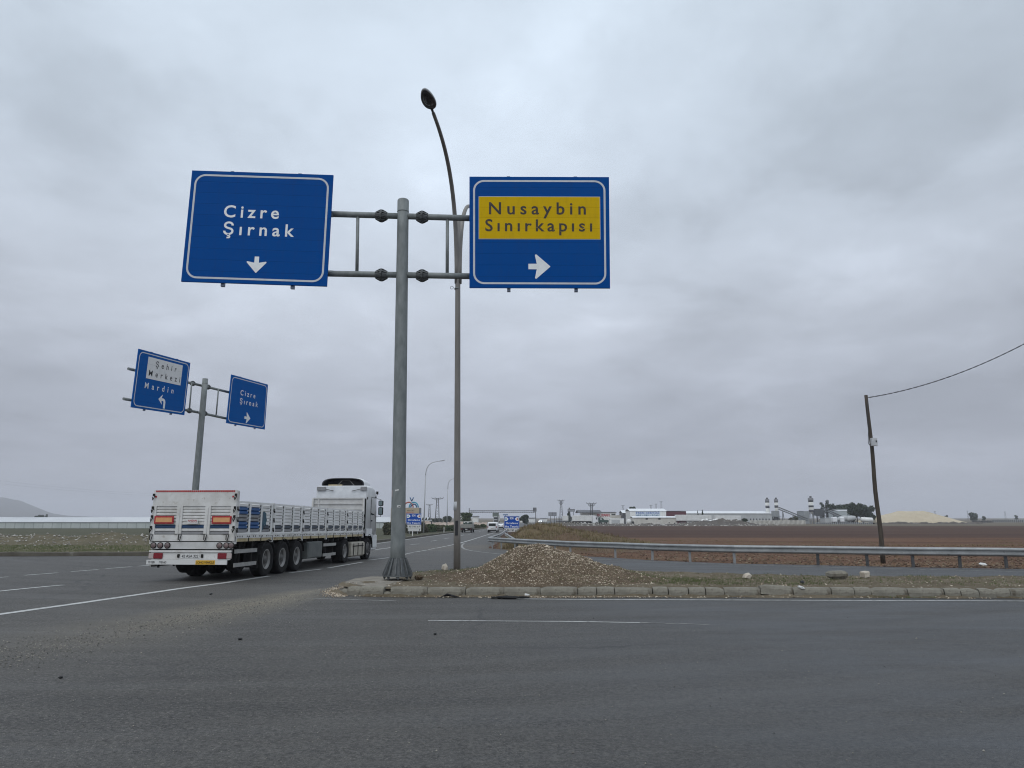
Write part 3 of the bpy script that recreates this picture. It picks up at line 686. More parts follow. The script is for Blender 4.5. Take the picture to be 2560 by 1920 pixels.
mb.add(vs, [(i*(ny+1)+j, (i+1)*(ny+1)+j, (i+1)*(ny+1)+j+1, i*(ny+1)+j+1) for i in range(nx) for j in range(ny)], 0, True)
tag(mb.build('traffic_island', 'island'), kind='structure')
# mound
mb = MB(); n = 110; vs = []
mx0, mx1, my0, my1 = -3.0, 4.6, 17.15, 24.2
def mound_z(x, y):
    h = mound_h(x, y)
    return island_z(x, y)+h-.05+(.05*fbm(x+5, y, 1.6)+.03*fbm(x, y, 5))*min(1, h*4)
for i in range(n+1):
    for j in range(n+1):
        x = mx0+(mx1-mx0)*i/n; y = my0+(my1-my0)*j/n; vs.append((x, y, mound_z(x, y)))
mb.add(vs, [(i*(n+1)+j, (i+1)*(n+1)+j, (i+1)*(n+1)+j+1, i*(n+1)+j+1) for i in range(n) for j in range(n)], 0, True)
tag(mb.build('gravel_mound', 'mound', loc=(MC[0], MC[1], KH)), 'rounded pile of soil and pale gravel dumped on the kerbed traffic island', 'mound')
# pale apron at the nose under the sign post
mb = MB(); pts = [(-4.05, 18.1), (-3.7, 17.55), (-3.3, 17.22), (-2.75, 17.15), (-2.7, 18.6), (-3.0, 19.6), (-3.7, 19.7), (-4.02, 19.2)]
mb.add([(x, y, KH*.93+.012+.02*fbm(x, y, 2)) for x, y in pts]+[(x, y, KH-.14) for x, y in pts], [tuple(range(8))]+[(i, 8+i, 8+(i+1) % 8, (i+1) % 8) for i in range(8)])
tag(mb.build('concrete_apron', 'concrete_pale'), kind='structure')
# stones on the mound and island
rg = random.Random(3)
mb = MB()
for k in range(20000):
    x = rg.gauss(.9, 1.35); y = rg.uniform(17.3, 22.2)
    if rg.random() > .10+1.6*mound_h(x, y)+.40*max(0, fbm(x, y, 1.1)): continue
    if not (-2.9 < x < 4.5) or y > far_y(x)-.1: continue
    r = rg.choice((.007, .008, .010, .012, .014, .018, .026))*rg.uniform(.7, 1.2)
    if k % 150 == 0: r *= 2.1
    mb.pebble((x, y, max(mound_z(x, y), island_z(x, y))+r*.25), r, rg)
for k in range(1700):
    x = rg.uniform(-3.9, 14); y = front_y(x)+.2+rg.random()**1.3*(far_y(x)-front_y(x)-.4)
    if fbm(x, y, .8) < rg.uniform(-.6, .4): continue
    r = rg.choice((.008, .011, .015, .022))*rg.uniform(.7, 1.3)
    mb.pebble((x, y, max(island_z(x, y), mound_z(x, y) if mx0 < x < mx1 else -1)+r*.2), r, rg)
for k in range(800):                                       # spilled at the foot of the kerb
    x = rg.gauss(.9, 1.1) if k % 3 else rg.uniform(-3.6, 13); y = front_y(x)-.03-abs(rg.gauss(0, .09)); r = rg.uniform(.008, .026)
    mb.pebble((x, y, r*.4), r, rg)
for k in range(900):                                       # spilled at the rounded nose
    a = rg.uniform(2.4, 4.3); q = 1.0+abs(rg.gauss(0, .18)); x, y = -3.3+1.0*q*math.cos(a), 18.5+1.5*q*math.sin(a); r = rg.uniform(.006, .02)
    mb.pebble((x, y, r*.4), r, rg)
tag(mb.build('gravel', 'gravel'), 'loose pale gravel strewn over the mound and island', 'gravel', kind='stuff')
# loose grit on the asphalt
mb = MB()
A, B = G(820, 1480), G(150, 1620)
for k in range(7000):
    q = rg.random()**.9*1.25; p = A.lerp(B, q); off = rg.gauss(0, .3+q*.6) if k % 6 == 0 else .4-abs(rg.gauss(0, 1.6+q*1.6))
    x, y = p.x+off*.4+rg.gauss(0, .5), p.y+off; r = (rg.choice((.004, .005, .006)) if k % 6 == 0 else rg.choice((.005, .007, .009, .012)))*rg.uniform(.7, 1.3)
    if y > 3: mb.pebble((x, y, r*.35), r, rg)
for k in range(1500):
    y = 4+rg.random()**.8*12.6; x = rg.uniform(-.75*y, .75*y); r = rg.choice((.004, .005, .007))*rg.uniform(.7, 1.4)
    if k % 160 == 0: r *= 2.2
    mb.pebble((x, y, r*.35), r, rg)
tag(mb.build('road_grit', 'grit'), 'loose grit scattered over the worn asphalt', 'grit', kind='stuff')
# grass
def blades(mb, x, y, z, rng, h=.08, n=6, sp=.05, wd=.006):
    for _ in range(n):
        a = rng.uniform(0, 6.28); px, py = x+rng.gauss(0, sp), y+rng.gauss(0, sp); hh = h*rng.uniform(.5, 1.2); l = hh*rng.uniform(.1, .7)
        dx, dy = math.cos(a), math.sin(a)
        mb.add([(px-dy*wd, py+dx*wd, z), (px+dy*wd, py-dx*wd, z), (px+dx*l, py+dy*l, z+hh)], [(0, 1, 2)])
mb = MB()
gz = lambda x, y: max(island_z(x, y), mound_z(x, y) if mx0 < x < mx1 and my0 < y < my1 else -1)
for cx, cy, sx, sy, n in ((-1.2, 20.8, .9, .9, 240), (.2, 18.7, 1.0, .5, 90), (4.3, 18.3, .7, .6, 420), (3.0, 19.7, .9, .8, 220), (6.6, 18.5, .8, .9, 320), (8.4, 19, 1.8, .9, 240), (11.5, 18.3, 1.6, .8, 260), (13.3, 17.3, 1.0, .4, 160), (-.5, 22, 1.2, .8, 240), (2.2, 17.9, 1., .3, 90)):
    for _ in range(n):
        x, y = rg.gauss(cx, sx), rg.gauss(cy, sy)
        if front_y(x)+.25 < y < far_y(x)-.1 and -4.4 < x < 19: blades(mb, x, y, gz(x, y)-.005, rg, .05, 5, .05, .005)
for k in range(260):
    x = rg.uniform(2.5, 14); y = front_y(x)-rg.uniform(.0, .06)
    if fbm(x, 5., .7) > .05: blades(mb, x, y, 0, rg, .055, 4, .04, .005)
tag(mb.build('island_grass', 'grass'), 'short green grass growing on the traffic island', 'grass', kind='stuff')
# kerb stones
def kerbstone(x0, x1, h=KH, name='kerb_stone'):
    mb = MB(); rr = random.Random(int(x0*977)); w0 = .17
    n = max(2, int((x1-x0)/.12)); secs = []
    for i in range(n+1):
        x = -(x1-x0)/2+(x1-x0)*i/n; e = .012 if i in (0, n) else 0
        j = lambda s_=.004: rr.uniform(-s_, s_)
        top = h-(.03 if i in (0, n) and rr.random() < .3 else .0)
        secs.append([Vector((x, e+j(), 0)), Vector((x, e+j(), top*.55)), Vector((x, .018+e+j(), top*.80+j())), Vector((x, .055+e+j(), top-.004-e)), Vector((x, w0, top-e*.4)), Vector((x, w0, 0))])
    loft(mb, [[p for p in reversed(s_)] for s_ in secs], smooth=False)
    return mb
z6 = lambda x: 1240+x*.29837
z7 = lambda x: 1840+x*.32550
z5 = lambda x: 840+x*.22604
joints = [z5(345), z5(535), z5(612), z5(1015), z5(1438), z5(1858), z6(370), z6(678), z6(838), z6(985), z6(1300), z6(1430), z6(1598), z6(1740), z6(1893), z7(165), z7(415), z7(695), z7(865), z7(990), z7(1258), z7(1525), z7(1645), z7(1775), z7(1900), z7(2005)]
jx = [G(s_, 1490).x for s_ in joints]+[12.2, 13.1, 14.1, 15.2, 16.3]
KL = 'grey concrete kerb stone in the row edging the traffic island'
for a, b_ in zip(jx, jx[1:]):
    cx = (a+b_)/2; ln = b_-a; g_ = random.Random(int(cx*31)); gap = g_.uniform(.005, .028)
    sl = (front_y(cx+.3)-front_y(cx-.3))/.6
    if ln > .18:
        o = kerbstone(-(ln-gap)/2, (ln-gap)/2).build('kerb_stone', 'concrete')
        o.location = (cx, front_y(cx)+g_.uniform(-.012, .012), -.02+g_.uniform(-.008, .004)); o.rotation_euler = (g_.uniform(-.06, .035), g_.uniform(-.012, .012), math.atan(sl)+g_.uniform(-.02, .02))
        if z7(160) < G(0, 0, 0).x+1e9 and abs(cx-(jx[15]+jx[16])/2) < .01:
            o.rotation_euler = (-.22, .075, .02); o.location.z = .045
            tag(o, 'kerb stone tipped up out of line, its left end highest', 'kerb stone', 'kerb stones of the traffic island')
        else:
            tag(o, KL, 'kerb stone', 'kerb stones of the traffic island')
    else:
        o = kerbstone(-ln/2, ln/2, KH*.55).build('kerb_stone', 'concrete'); o.location = (cx, front_y(cx)+.03, -.02)
        tag(o, 'short broken stub between two kerb stones below the sign post', 'kerb stone', 'kerb stones of the traffic island')
# the curved nose
NP = [(-3.16, 17.02), (-3.48, 17.09), (-3.82, 17.33), (-4.06, 17.75), (-4.18, 18.3), (-4.15, 19.0), (-3.95, 19.7)]
for k, (a, b_) in enumerate(zip(NP, NP[1:])):
    a, b_ = Vector((*a, 0)), Vector((*b_, 0)); d = a-b_
    o = kerbstone(-d.length/2+.01, d.length/2-.01, KH*(1, .92, .62, .45, .4, .36)[k]).build('kerb_stone', 'concrete')
    o.location = (a+b_)/2; o.location.z = -.02; o.rotation_euler = (0, 0, math.atan2(d.y, d.x))
    tag(o, 'worn kerb stone curving round the nose of the traffic island', 'kerb stone', 'kerb stones round the island nose')
mb = MB(); vs = []; nx_ = 220                               # earth washed into the gutter
for i in range(nx_+1):
    x = -4.3+20*i/nx_; y1 = front_y(x)+.02; wd = max(.02, .10+.10*fbm(x, 9., .9)+.05*fbm(x, 2., 4.))
    for j in range(4): t = j/3; vs.append((x, y1-wd*t*1.35, .004+.05*(1-t)**2*(1+.6*fbm(x, t*3, 3.))))
mb.add(vs, [(i*4+j, i*4+j+1, (i+1)*4+j+1, (i+1)*4+j) for i in range(nx_) for j in range(3)], 0, True)
tag(mb.build('gutter_soil', 'island'), kind='structure')
# rocks and litter
def rock_thing(c, r, label, cat='rock', m='stone', name='rock', flat=.8, seed=1):
    rr = random.Random(seed); mb = MB(); mb.rock((0, 0, r*.45), r, rr, flat=flat)
    return tag(mb.build(name, m, loc=None), label, cat), c
def put(o_c, z=None):
    o, c = o_c; o.location = c; return o
def isl(sx, sy):
    p = G(sx, sy, KH); return Vector((p.x, p.y, gz(p.x, p.y)))
put(rock_thing(isl(1112, 1424), .15, 'pale boulder beside the foot of the tall street lamp', seed=4))
put(rock_thing(isl(1047, 1446), .11, 'brown stone lying right of the sign post base', m='mound', seed=5))
put(rock_thing(isl(1868, 1447), .14, 'pale broken stone at the rear edge of the island grass', flat=.65, seed=6))
mb = MB(); mb.box(-.22, .22, -.16, .16, 0, .20, 0, ch=.06)
for v in mb.v: v += Vector((.05*fbm(v.x*7+3, v.y*5+v.z*3, 1.), .04*fbm(v.y*6, v.z*7, 1.), .06*fbm(v.x*5, v.z*3+v.y, 1.3)))
o = mb.build('concrete_chunk', 'concrete'); o.location = isl(2093, 1447); o.rotation_euler = (0, .06, .05)
tag(o, 'large broken brown concrete block at the back of the island', 'rubble')
mb = MB(); mb.box(-.085, .085, -.08, .08, 0, .16, 0, ch=.025)
for v in mb.v: v += Vector((.05*fbm(v.x*7, v.z*5, 1.), 0, .03*fbm(v.x*9+4, v.y*3, 1.)))
o = mb.build('concrete_chunk', 'stone'); o.location = isl(2163, 1444); o.rotation_euler = (0, -.05, .4)
tag(o, 'small cube-like yellowish stone block behind the gravel strip', 'rubble')
put(rock_thing(isl(2003, 1466), .09, 'white crumpled litter lying on the island soil', 'litter', 'plastic_white', 'litter', .45, 8))
put(rock_thing(isl(2006, 1456), .08, 'dark lump of debris behind white litter', 'debris', 'dark', 'debris', .5, 9))
mb = MB()
for k in range(5):
    pts = [(q*.17-.42, .03*math.sin(q*1.7+k)+.04*k-.08, .015+.03*abs(math.sin(q*1.2+k*.7))) for q in range(6)]
    mb.tube(pts, [.008, .02, .026, .022, .014, .004], 5)
o = mb.build('tyre_shred', 'rubber_scrap'); o.location = G(1276, 1497); tag(o, 'long torn black tyre strip lying before the kerb', 'tyre shred')
mb = MB()
for k in range(4): mb.tube([(-.22, .02*k, .01), (-.08, .03-.02*k, .05+.01*k), (.08, .02*k-.02, .03), (.22, -.02, .008)], [.005, .02, .016, .004], 5)
o = mb.build('tyre_shred', 'rubber_scrap'); o.location = G(1127, 1494); tag(o, 'short curled black rubber scrap at kerb foot', 'tyre shred')
mb = MB(); mb.lathe([(0, 0), (.035, .005), (.04, .03), (.038, .18), (.02, .215), (.014, .235), (.014, .255), (0, .256)], 12)
o = mb.build('plastic_bottle', 'plastic_white'); o.location = G(1322, 1492)+Vector((-.1, 0, .04)); o.rotation_euler = (0, math.pi/2, .15); tag(o, 'crushed clear plastic bottle lying in the gutter', 'bottle')
for sx, sy, s_ in ((600, 1600, .045), (527, 1487, .05), (152, 1696, .035), (1088, 1587, .04)):
    o, c = rock_thing(G(sx, sy), s_*.8, {600: 'dark lump on the asphalt below the grit band', 527: 'dark scrap on the asphalt near the white edge line', 152: 'dark lump on the asphalt at lower left', 1088: 'dark scrap under the thin worn centre line'}[sx], 'debris', 'rubber_scrap', 'debris', .5, sx); o.location = c

# ------------------------------------------------------------------ SIGN GANTRIES
def lerp(a, b_, t): return a+(b_-a)*t
def shaped(face, mb, pts, off):     # arrow points given in metres about a centre in (u, v)
    pass
def panel(parent, F, blue, back_fix):
    mb = MB(); F.slab(mb, 0, 0, 1, 1, -.045, 0, 0)
    o = mb.build('sign_panel', [blue], parent)
    mb = MB(); F.ring(mb, .10, .052, .30, .004)
    mb.build('border', 'border', o)
    mb = MB()
    for u in back_fix:
        mb = MB(); F.slab(mb, u-.012, -.012, u+.012, 1.025, -.13, -.047); mb.build('mounting_rail', 'sign_back', o)
    return o
def arrow(parent, F, cu, cv, h, ang, m='white_letter'):
    """broad-winged road-sign arrow; h = length in metres, ang 0 = right"""
    w_ = h*.60; s_ = h*.13
    P = [(-h*.5, -s_), (-h*.12, -s_*1.02), (-h*.20, -w_*.88), (-h*.185, -w_*.95), (-h*.135, -w_*.96), (h*.47, -.035*h), (h*.5, 0), (h*.47, .035*h), (-h*.135, w_*.96), (-h*.185, w_*.95), (-h*.20, w_*.88), (-h*.12, s_*1.02), (-h*.5, s_)]
    ca, sa = math.cos(ang), math.sin(ang)
    mb = MB(); vs = []
    for x, y in P: vs.append((cu+(x*ca-y*sa)/F.W, cv+(x*sa+y*ca)/F.H))
    # triangulate as head and shaft
    mb.add([F.P(u, v, .004) for u, v in vs], [(0, 1, 11, 12), (1, 2, 3, 4, 5, 6), (1, 6, 11), (6, 7, 8, 9, 10, 11)])
    return mb.build('arrow', m, parent)
def flange(parent, base, r, h, R, m):
    mb = MB(); T = Matrix.Translation(base)
    mb.lathe([(0, .07), (R, .07), (R, .10), (r+.01, .10)], 12, T=T, smooth=False)
    prof = lambda q: (r+(R-r)*.96*(1-q)**1.15)
    mb.lathe([(r+.005, h), (r+.004, .1)], 24, T=T)
    # sloping skirt between the ribs
    mb.lathe([(R*.80, .10), (r+.006, h*.96)], 24, T=T, smooth=True)
    for k in range(14):
        a = 2*math.pi*(k+.5)/14; Rm = Matrix.Translation(base) @ Matrix.Rotation(a, 4, 'Z')
        mb.prism([(r-.01, .10), (R*1.0, .10), (R*1.0, .14), (r+.03, h), (r-.01, h)], -.011, .011, 'y', T=Rm)
    mb.build('base_flange', m, parent)
    for k in range(8):
        a = 2*math.pi*k/8+.2; p = Vector(base)+Vector((math.cos(a)*R*.86, math.sin(a)*R*.86, 0))
        b2 = MB(); b2.tube([p, p+Vector((0, 0, .13))], .018, 6, smooth=False); b2.tube([p+Vector((0, 0, .03)), p+Vector((0, 0, .065))], .034, 6, smooth=False); b2.build('anchor_bolt', 'galv_dark', parent)
def coupling(parent, p, d, r, m):
    """bolted pipe coupling: two flanges with ribs meeting back to back"""
    mb = MB(); d = d.normalized(); q = d.to_track_quat('Z', 'Y').to_matrix().to_4x4(); T = Matrix.Translation(p) @ q
    R = r*2.15
    mb.lathe([(r, -.022), (R, -.022), (R, -.003), (r, -.003)], 12, T=T, smooth=False); mb.lathe([(r, .003), (R, .003), (R, .022), (r, .022)], 12, T=T, smooth=False)
    for k in range(8):
        Tk = T @ Matrix.Rotation(2*math.pi*(k+.5)/8, 4, 'Z')
        for s_ in (-1, 1):
            mb.prism([(r*.95, s_*.02), (R*.97, s_*.02), (R*.93, s_*.05), (r*1.25, s_*.165), (r*.95, s_*.165)][::s_], -.009, .009, 'y', T=Tk)
    mb.lathe([(r*1.3, -.15), (R*.80, -.03)], 8, T=T, smooth=False); mb.lathe([(R*.80, .03), (r*1.3, .15)], 8, T=T, smooth=False)
    mb.build('coupling', m, parent)

def V2(x, y): return x*1.15732, y*1.15732        # photo coordinates measured on the reduced view
# --- near gantry
YG = 18.75
base = G(987, 1451, KH+.01); base = Vector((base.x, YG, KH+.01))
top = at(*V2(871, 434), YG)
gan = thing('sign_gantry', 'tall near T-shaped sign gantry, blue panels reading Cizre Şırnak and yellow Nusaybin', 'road sign', base)
GT = lambda p: p-base
def gp(x, y, dy=0.): return at(*V2(x, y), YG+dy)-base
mb = MB(); n = 12; pr = [.185+(.152-.185)*i/n for i in range(n+1)]
mb.tube([Vector((0, 0, .06)).lerp(top-base, i/n) for i in range(n+1)], pr, 28)
pole = mb.build('pole', 'galv', gan)
mb = MB(); d = (top-base).normalized(); mb.tube([top-base-d*.34, top-base-d*.32, top-base-d*.31, top-base, top-base+d*.03], [.156, .164, .157, .157, .14], 28); mb.build('pole_cap', 'galv', pole)
flange(gan, Vector((0, 0, 0)), .185, .52, .375, 'galv_dark')
def sticker(parent, sx, sy, w_, h_, rads, m, tilt=0., txt=None):
    """a bill stuck round the front of the pole"""
    p = at(sx, sy, YG)-base; axis = (top-base).normalized(); q = p.z/axis.z; c = axis*q; r = interp(q, [(0, .185), ((top-base).length, .152)])+.003
    a0 = math.atan2(-1, p.x-c.x+1e-6) if False else -math.pi/2+math.asin(max(-.9, min(.9, (p.x-c.x)/r)))
    mb = MB(); vs = []
    for j in range(3):
        for i in range(7):
            a = a0+(i/6-.5)*w_/r; rag = .12*math.sin(i*2.3+j*1.7+sx)*h_
            vs.append(c+Vector((math.cos(a)*r, math.sin(a)*r, (j/2-.5)*h_+rag+tilt*(i/6-.5)*w_)))
    mb.add(vs, [(j*7+i, j*7+i+1, (j+1)*7+i+1, (j+1)*7+i) for j in range(2) for i in range(6)]); mb.build('sticker', m, parent)
sticker(pole, 981, 1234, .07, .17, 0, 'lens_pale'); sticker(pole, 995, 1226, .10, .035, 0, 'plate', .2); sticker(pole, 1000, 1266, .085, .055, 0, 'plate'); sticker(pole, 1001, 1267, .05, .02, 0, 'ink')
# arms
for y0, yl, yr, side in (((468), 462, 472, 1), ((595), 591, 597, 1)):
    pL = gp(704, yl); pC = gp(868, y0-1); pR = gp(1030, yr)
    mb = MB(); mb.tube([pL, pC], 0.083, 14); mb.build('arm', 'galv', gan)
    mb = MB(); mb.tube([pC, pR], 0.083, 14); mb.build('arm', 'galv', gan)
    for cx_ in (824, 912):
        yy = interp(cx_, [(704, yl), (868, y0), (1030, yr)]); p = gp(cx_, yy); coupling(gan, p, (pR-pL), 0.083, 'galv_dark')
for x_t, y_t, x_b, y_b in ((773, 468, 771, 588), (966.5, 474, 966, 592)):
    mb = MB(); mb.tube([gp(x_t, y_t), gp(x_b, y_b)], .045, 10); mb.build('strut', 'galv', gan)
# rails behind the panels carrying on from the arms
for (x0, yy0, x1, yy1) in ((400, 452, 716, 463), (400, 580, 716, 591), (1010, 472, 1310, 478), (1010, 597, 1310, 604)):
    mb = MB(); mb.tube([gp(x0+14, yy0), gp(x1+4, yy1)], 0.083, 12); mb.build('arm', 'galv', gan)
YP = -.22
FL = Face(gp(415, 368, YP), gp(720, 378, YP), gp(706, 618.5, YP), gp(391, 608, YP))
FR = Face(gp(1014, 381.5, YP), gp(1315.5, 382.5, YP), gp(1318, 622.5, YP), gp(1014, 621.5, YP))
pL = panel(gan, FL, 'blue', (.28, .76)); pR = panel(gan, FR, 'blue', (.28, .76))
B_ = .016
FL.text(pL, 'Cizre', .252, .637, .415, .104, 'white_letter', bold=B_)
FL.text(pL, 'Şırnak', .258, .752, .572, .106, 'white_letter', bold=B_)
arrow(pL, FL, .507, .832, .46, math.pi/2)
mb = MB(); FR.slab(mb, .069, .186, .932, .566, .002, .006); yp = mb.build('yellow_plate', 'yellow', pR)
mb = MB(); FR.slab(mb, .066, .182, .935, .570, .001, .004); mb.build('plate_edge', 'border', yp)
FR.text(yp, 'Nusaybin', .140, .832, .344, .106, 'ink_peel', off=.009, bold=B_)
FR.text(yp, 'Sınırkapısı', .113, .876, .497, .104, 'ink_peel', off=.009, bold=B_)
arrow(pR, FR, .498, .812, .59, 0)
# --- far gantry beyond the lorry, turned to the side road
pb = G(478, 1360); YF = 42.8
fb = Vector((at(*V2(418, 1090), YF).x, YF, zt(YF)))
def gf(x, y, Y): return at(*V2(x, y), Y)-fb
far = thing('sign_gantry', 'smaller gantry behind the lorry, blue panels reading Şehir Merkezi Mardin and Cizre Şırnak', 'road sign', fb)
ft = gf(443.5, 818, YF)
mb = MB(); mb.tube([Vector((0, 0, 0)).lerp(ft, i/8) for i in range(9)], [.21-.05*i/8 for i in range(9)], 20); fp_ = mb.build('pole', 'galv', far)
mb = MB(); d = ft.normalized(); mb.tube([ft-d*.3, ft-d*.28], .17, 20); mb.build('pole_cap', 'galv', fp_)
flange(far, Vector((0, 0, 0)), .2, .56, .42, 'galv_dark')
def Yf(x): return interp(x, [(270, 36.2), (281, 36.8), (403, 41.2), (441, 42.8), (492, 44.4), (573, 48.2)])
PT = [(286, 796), (409, 825), (441, 832), (494, 845)]; PBt = [(276, 861), (397, 884), (434, 890), (489, 902)]
for P in (PT, PBt):
    pp = [gf(x, y, Yf(x))+Vector((-.24, .05, 0)) for x, y in P]
    mb = MB(); mb.tube([pp[0], pp[2]], .075, 10); mb.build('arm', 'galv', far)
    mb = MB(); mb.tube([pp[2], pp[3]+(pp[3]-pp[2])*.28], .075, 10); mb.build('arm', 'galv', far)
    for s_ in (-.62, .62): coupling(far, pp[2]+(pp[3]-pp[1]).normalized()*s_, pp[3]-pp[1], .075, 'galv_dark')
for (xt, ytt, xb_, ybb) in ((414, 828, 409, 886), (472, 840, 467, 896)):
    mb = MB(); mb.tube([gf(xt, ytt, Yf(xt)), gf(xb_, ybb, Yf(xb_+2))], .045, 8); mb.build('strut', 'galv', far)
off = Vector((.07, -.02, 0))
Fa = Face(*[gf(x, y, Y)+off for x, y, Y in ((297.5, 753.5, 36.8), (409, 784, 41.2), (396, 897, 41.2), (281, 880, 36.8))])
Fb = Face(*[gf(x, y, Y)+off for x, y, Y in ((498, 809, 44.4), (577, 831, 48.2), (570, 928, 48.2), (487, 914, 44.4))])
def coplanar(F, eye):       # bring the fourth corner into the plane of the other three
    a, b_, c, d = F.c; n = (b_-a).cross(d-a); r = c-eye; t = (a-eye).dot(n)/r.dot(n); return Face(a, b_, eye+r*t, d)
eye = Vector((0, 0, EYE))-fb; Fa = coplanar(Fa, eye); Fb = coplanar(Fb, eye)
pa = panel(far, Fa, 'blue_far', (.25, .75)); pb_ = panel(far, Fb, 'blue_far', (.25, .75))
z3 = lambda x, y: Vector(((300+x*.2411)/1.15732, (840+y*.2411)/1.15732))
def uv_of(F, corners, x, y):       # where a point of the photo falls on a face (bilinear inverse by iteration)
    p = z3(x, y); u = v = .5
    c = [Vector(q) for q in corners]
    for _ in range(30):
        a = c[0].lerp(c[1], u); b_ = c[3].lerp(c[2], u); q = a.lerp(b_, v); e = p-q
        du = ((c[1]-c[0])*(1-v)+(c[2]-c[3])*v); dv = b_-a
        det = du.x*dv.y-du.y*dv.x
        u += (e.x*dv.y-e.y*dv.x)/det; v += (du.x*e.y-du.y*e.x)/det
    return u, v
ca = [(297.5, 753.5), (409, 784), (396, 897), (281, 880)]; cb = [(498, 809), (577, 831), (570, 928), (487, 914)]
w0 = uv_of(Fa, ca, 275, 212); w1 = uv_of(Fa, ca, 632, 300); w2 = uv_of(Fa, ca, 608, 515)
mb = MB(); Fa.slab(mb, w0[0], w0[1], w1[0], w2[1], .002, .008); wp = mb.build('white_plate', 'white_plate', pa)
for body, p0, p1, cap, mm, pr_, of in (('Şehir', (343, 322), (560, 372), .098, 'ink', wp, .012), ('Merkezi', (272, 410), (598, 482), .098, 'ink', wp, .012), ('Mardin', (233, 535), (527, 600), .098, 'white_letter', pa, .006)):
    a = uv_of(Fa, ca, *p0); b_ = uv_of(Fa, ca, *p1); Fa.text(pr_, body, a[0], b_[0], (a[1]+b_[1])/2, cap, mm, off=of, bold=.010)
for body, p0, p1 in (('Cizre', (1230, 610), (1383, 648)), ('Şırnak', (1223, 695), (1410, 740))):
    a = uv_of(Fb, cb, *p0); b_ = uv_of(Fb, cb, *p1); Fb.text(pb_, body, a[0], b_[0], (a[1]+b_[1])/2, .105, 'white_letter', off=.012, bold=.010)
a = uv_of(Fb, cb, 1302, 850); arrow(pb_, Fb, a[0], a[1], .62, 0)
# left-turn arrow, bent
a = uv_of(Fa, ca, 412, 680); U, V_ = a; s_ = 1/Fa.W; t_ = 1/Fa.H
def la(x, y): return Fa.P(U+x*s_, V_-y*t_, .006)
mb = MB(); mb.add([la(.10, -.36), la(.26, -.36), la(.26, .0), la(.20, .12), la(.06, .18), la(-.1, .18), la(-.1, .04), la(.0, .04), la(.08, .02), la(.10, -.06)], [(0, 1, 2, 9), (9, 2, 3, 8), (8, 3, 4, 7), (7, 4, 5, 6)])
mb.add([la(-.36, .11), la(-.03, -.17), la(-.08, .0), la(-.08, .22), la(-.03, .39)], [(0, 1, 2), (0, 2, 3), (0, 3, 4)]); mb.f = [tuple(reversed(f)) for f in mb.f]
mb.build('arrow', 'white_letter', pa)

# ------------------------------------------------------------------ STREET LAMPS
def lamp_head(parent, p, d, L_=1.0, hw=.2):
    """flat oval luminaire; d points outward along the arm"""
    d = d.normalized(); side = d.cross(Vector((0, 0, 1))).normalized(); up = side.cross(d)
    def ringp(sc, h, n=24, st=0.):
        out = []
        for k in range(n):
            a = 2*math.pi*k/n; x = math.cos(a); y = math.sin(a)
            ww = hw*(1-.22*x)*.92; out.append(p+d*(L_/2+st+x*L_/2*sc)+side*(y*ww*sc)+up*h)
        return out
    mb = MB(); loft(mb, [ringp(.55, .10), ringp(.85, .075), ringp(1, .02), ringp(1, -.01), ringp(.95, -.025)]); h_ = mb.build('lamp_head', 'lamp_rim', parent)
    mb = MB(); loft(mb, [ringp(.93, -.02), ringp(.93, -.032)]); mb.build('underside', 'lamp_dark', h_)
    mb = MB(); loft(mb, [ringp(.62, -.03, st=.03), ringp(.58, -.055, st=.03), ringp(.4, -.07, st=.03)]); mb.build('lamp_glass', 'lamp_glass', h_)
    mb = MB(); mb.tube([p-d*.22, p+d*.1], [.035, .04], 8); mb.build('spigot', 'lamp_dark', h_)
lb = G(1142.5, 1422, KH); LY = lb.y
lb = Vector((lb.x, LY, KH-.02))
lamp = thing('street_lamp', 'tall double-armed street lamp on the island right of the near sign post', 'street lamp', lb)
fork = at(1145, 545, LY)-lb
mb = MB(); mb.tube([Vector((0, 0, 0)).lerp(fork, i/10) for i in range(11)], [.105-.027*i/10 for i in range(11)], 16); lp = mb.build('pole', 'lamp_steel', lamp)
dirs = {}
for sgn, tipY in ((-1, LY-3.7), (1, LY+3.7)):
    if sgn < 0: tip = at(1086, 283, tipY)-lb
    else: tip = Vector((-(dirs['n'].x-fork.x)+fork.x, tipY-LY, dirs['n'].z))
    if sgn < 0: dirs['n'] = tip
    pts = []; low = fork*.80
    c1 = fork*1.10; c2 = fork.lerp(tip, .55)+Vector((0, 0, (tip.z-fork.z)*.42))
    for i in range(17):
        t = i/16; pts.append(low*(1-t)**3+c1*3*t*(1-t)**2+c2*3*t*t*(1-t)+tip*t**3)
    if sgn < 0: pts = [p+Vector((-.03, 0, 0)) for p in pts]
    else: pts = [p+Vector((.05, 0, 0)) for p in pts]
    mb = MB(); mb.tube(pts, [.078-.028*i/16 for i in range(17)], 12); mb.build('arm', 'lamp_steel', lamp)
    e = (pts[-1]-pts[-2]).normalized(); e = Vector((e.x, e.y, e.z*.75)).normalized()
    lamp_head(lamp, pts[-1]+e*.2, e, .95, .21)
mb = MB(); q = at(1143, 1320, LY)-lb; mb.box(q.x-.055, q.x-.0+.03, q.y-.115, q.y-.05, q.z-.22, q.z+.22); mb.build('service_hatch', 'dark', lp)
mb = MB(); q = at(1142, 1265, LY)-lb; mb.tube([q-Vector((0, 0, .13)), q+Vector((0, 0, .13))], .100, 16); mb.build('clamp_band', 'box_white', lp)
mb = MB(); q = at(1143, 722, LY)-lb
mb.tube([q-Vector((0, 0, .02)), q+Vector((0, 0, .02))], .094, 16)
mb.tube([q+Vector((-.17+.05*math.cos(a/8*6.28), -.03, .05*math.sin(a/8*6.28)+.03)) for a in range(9)], .008, 5)
mb.build('wire_band', 'galv', lp)
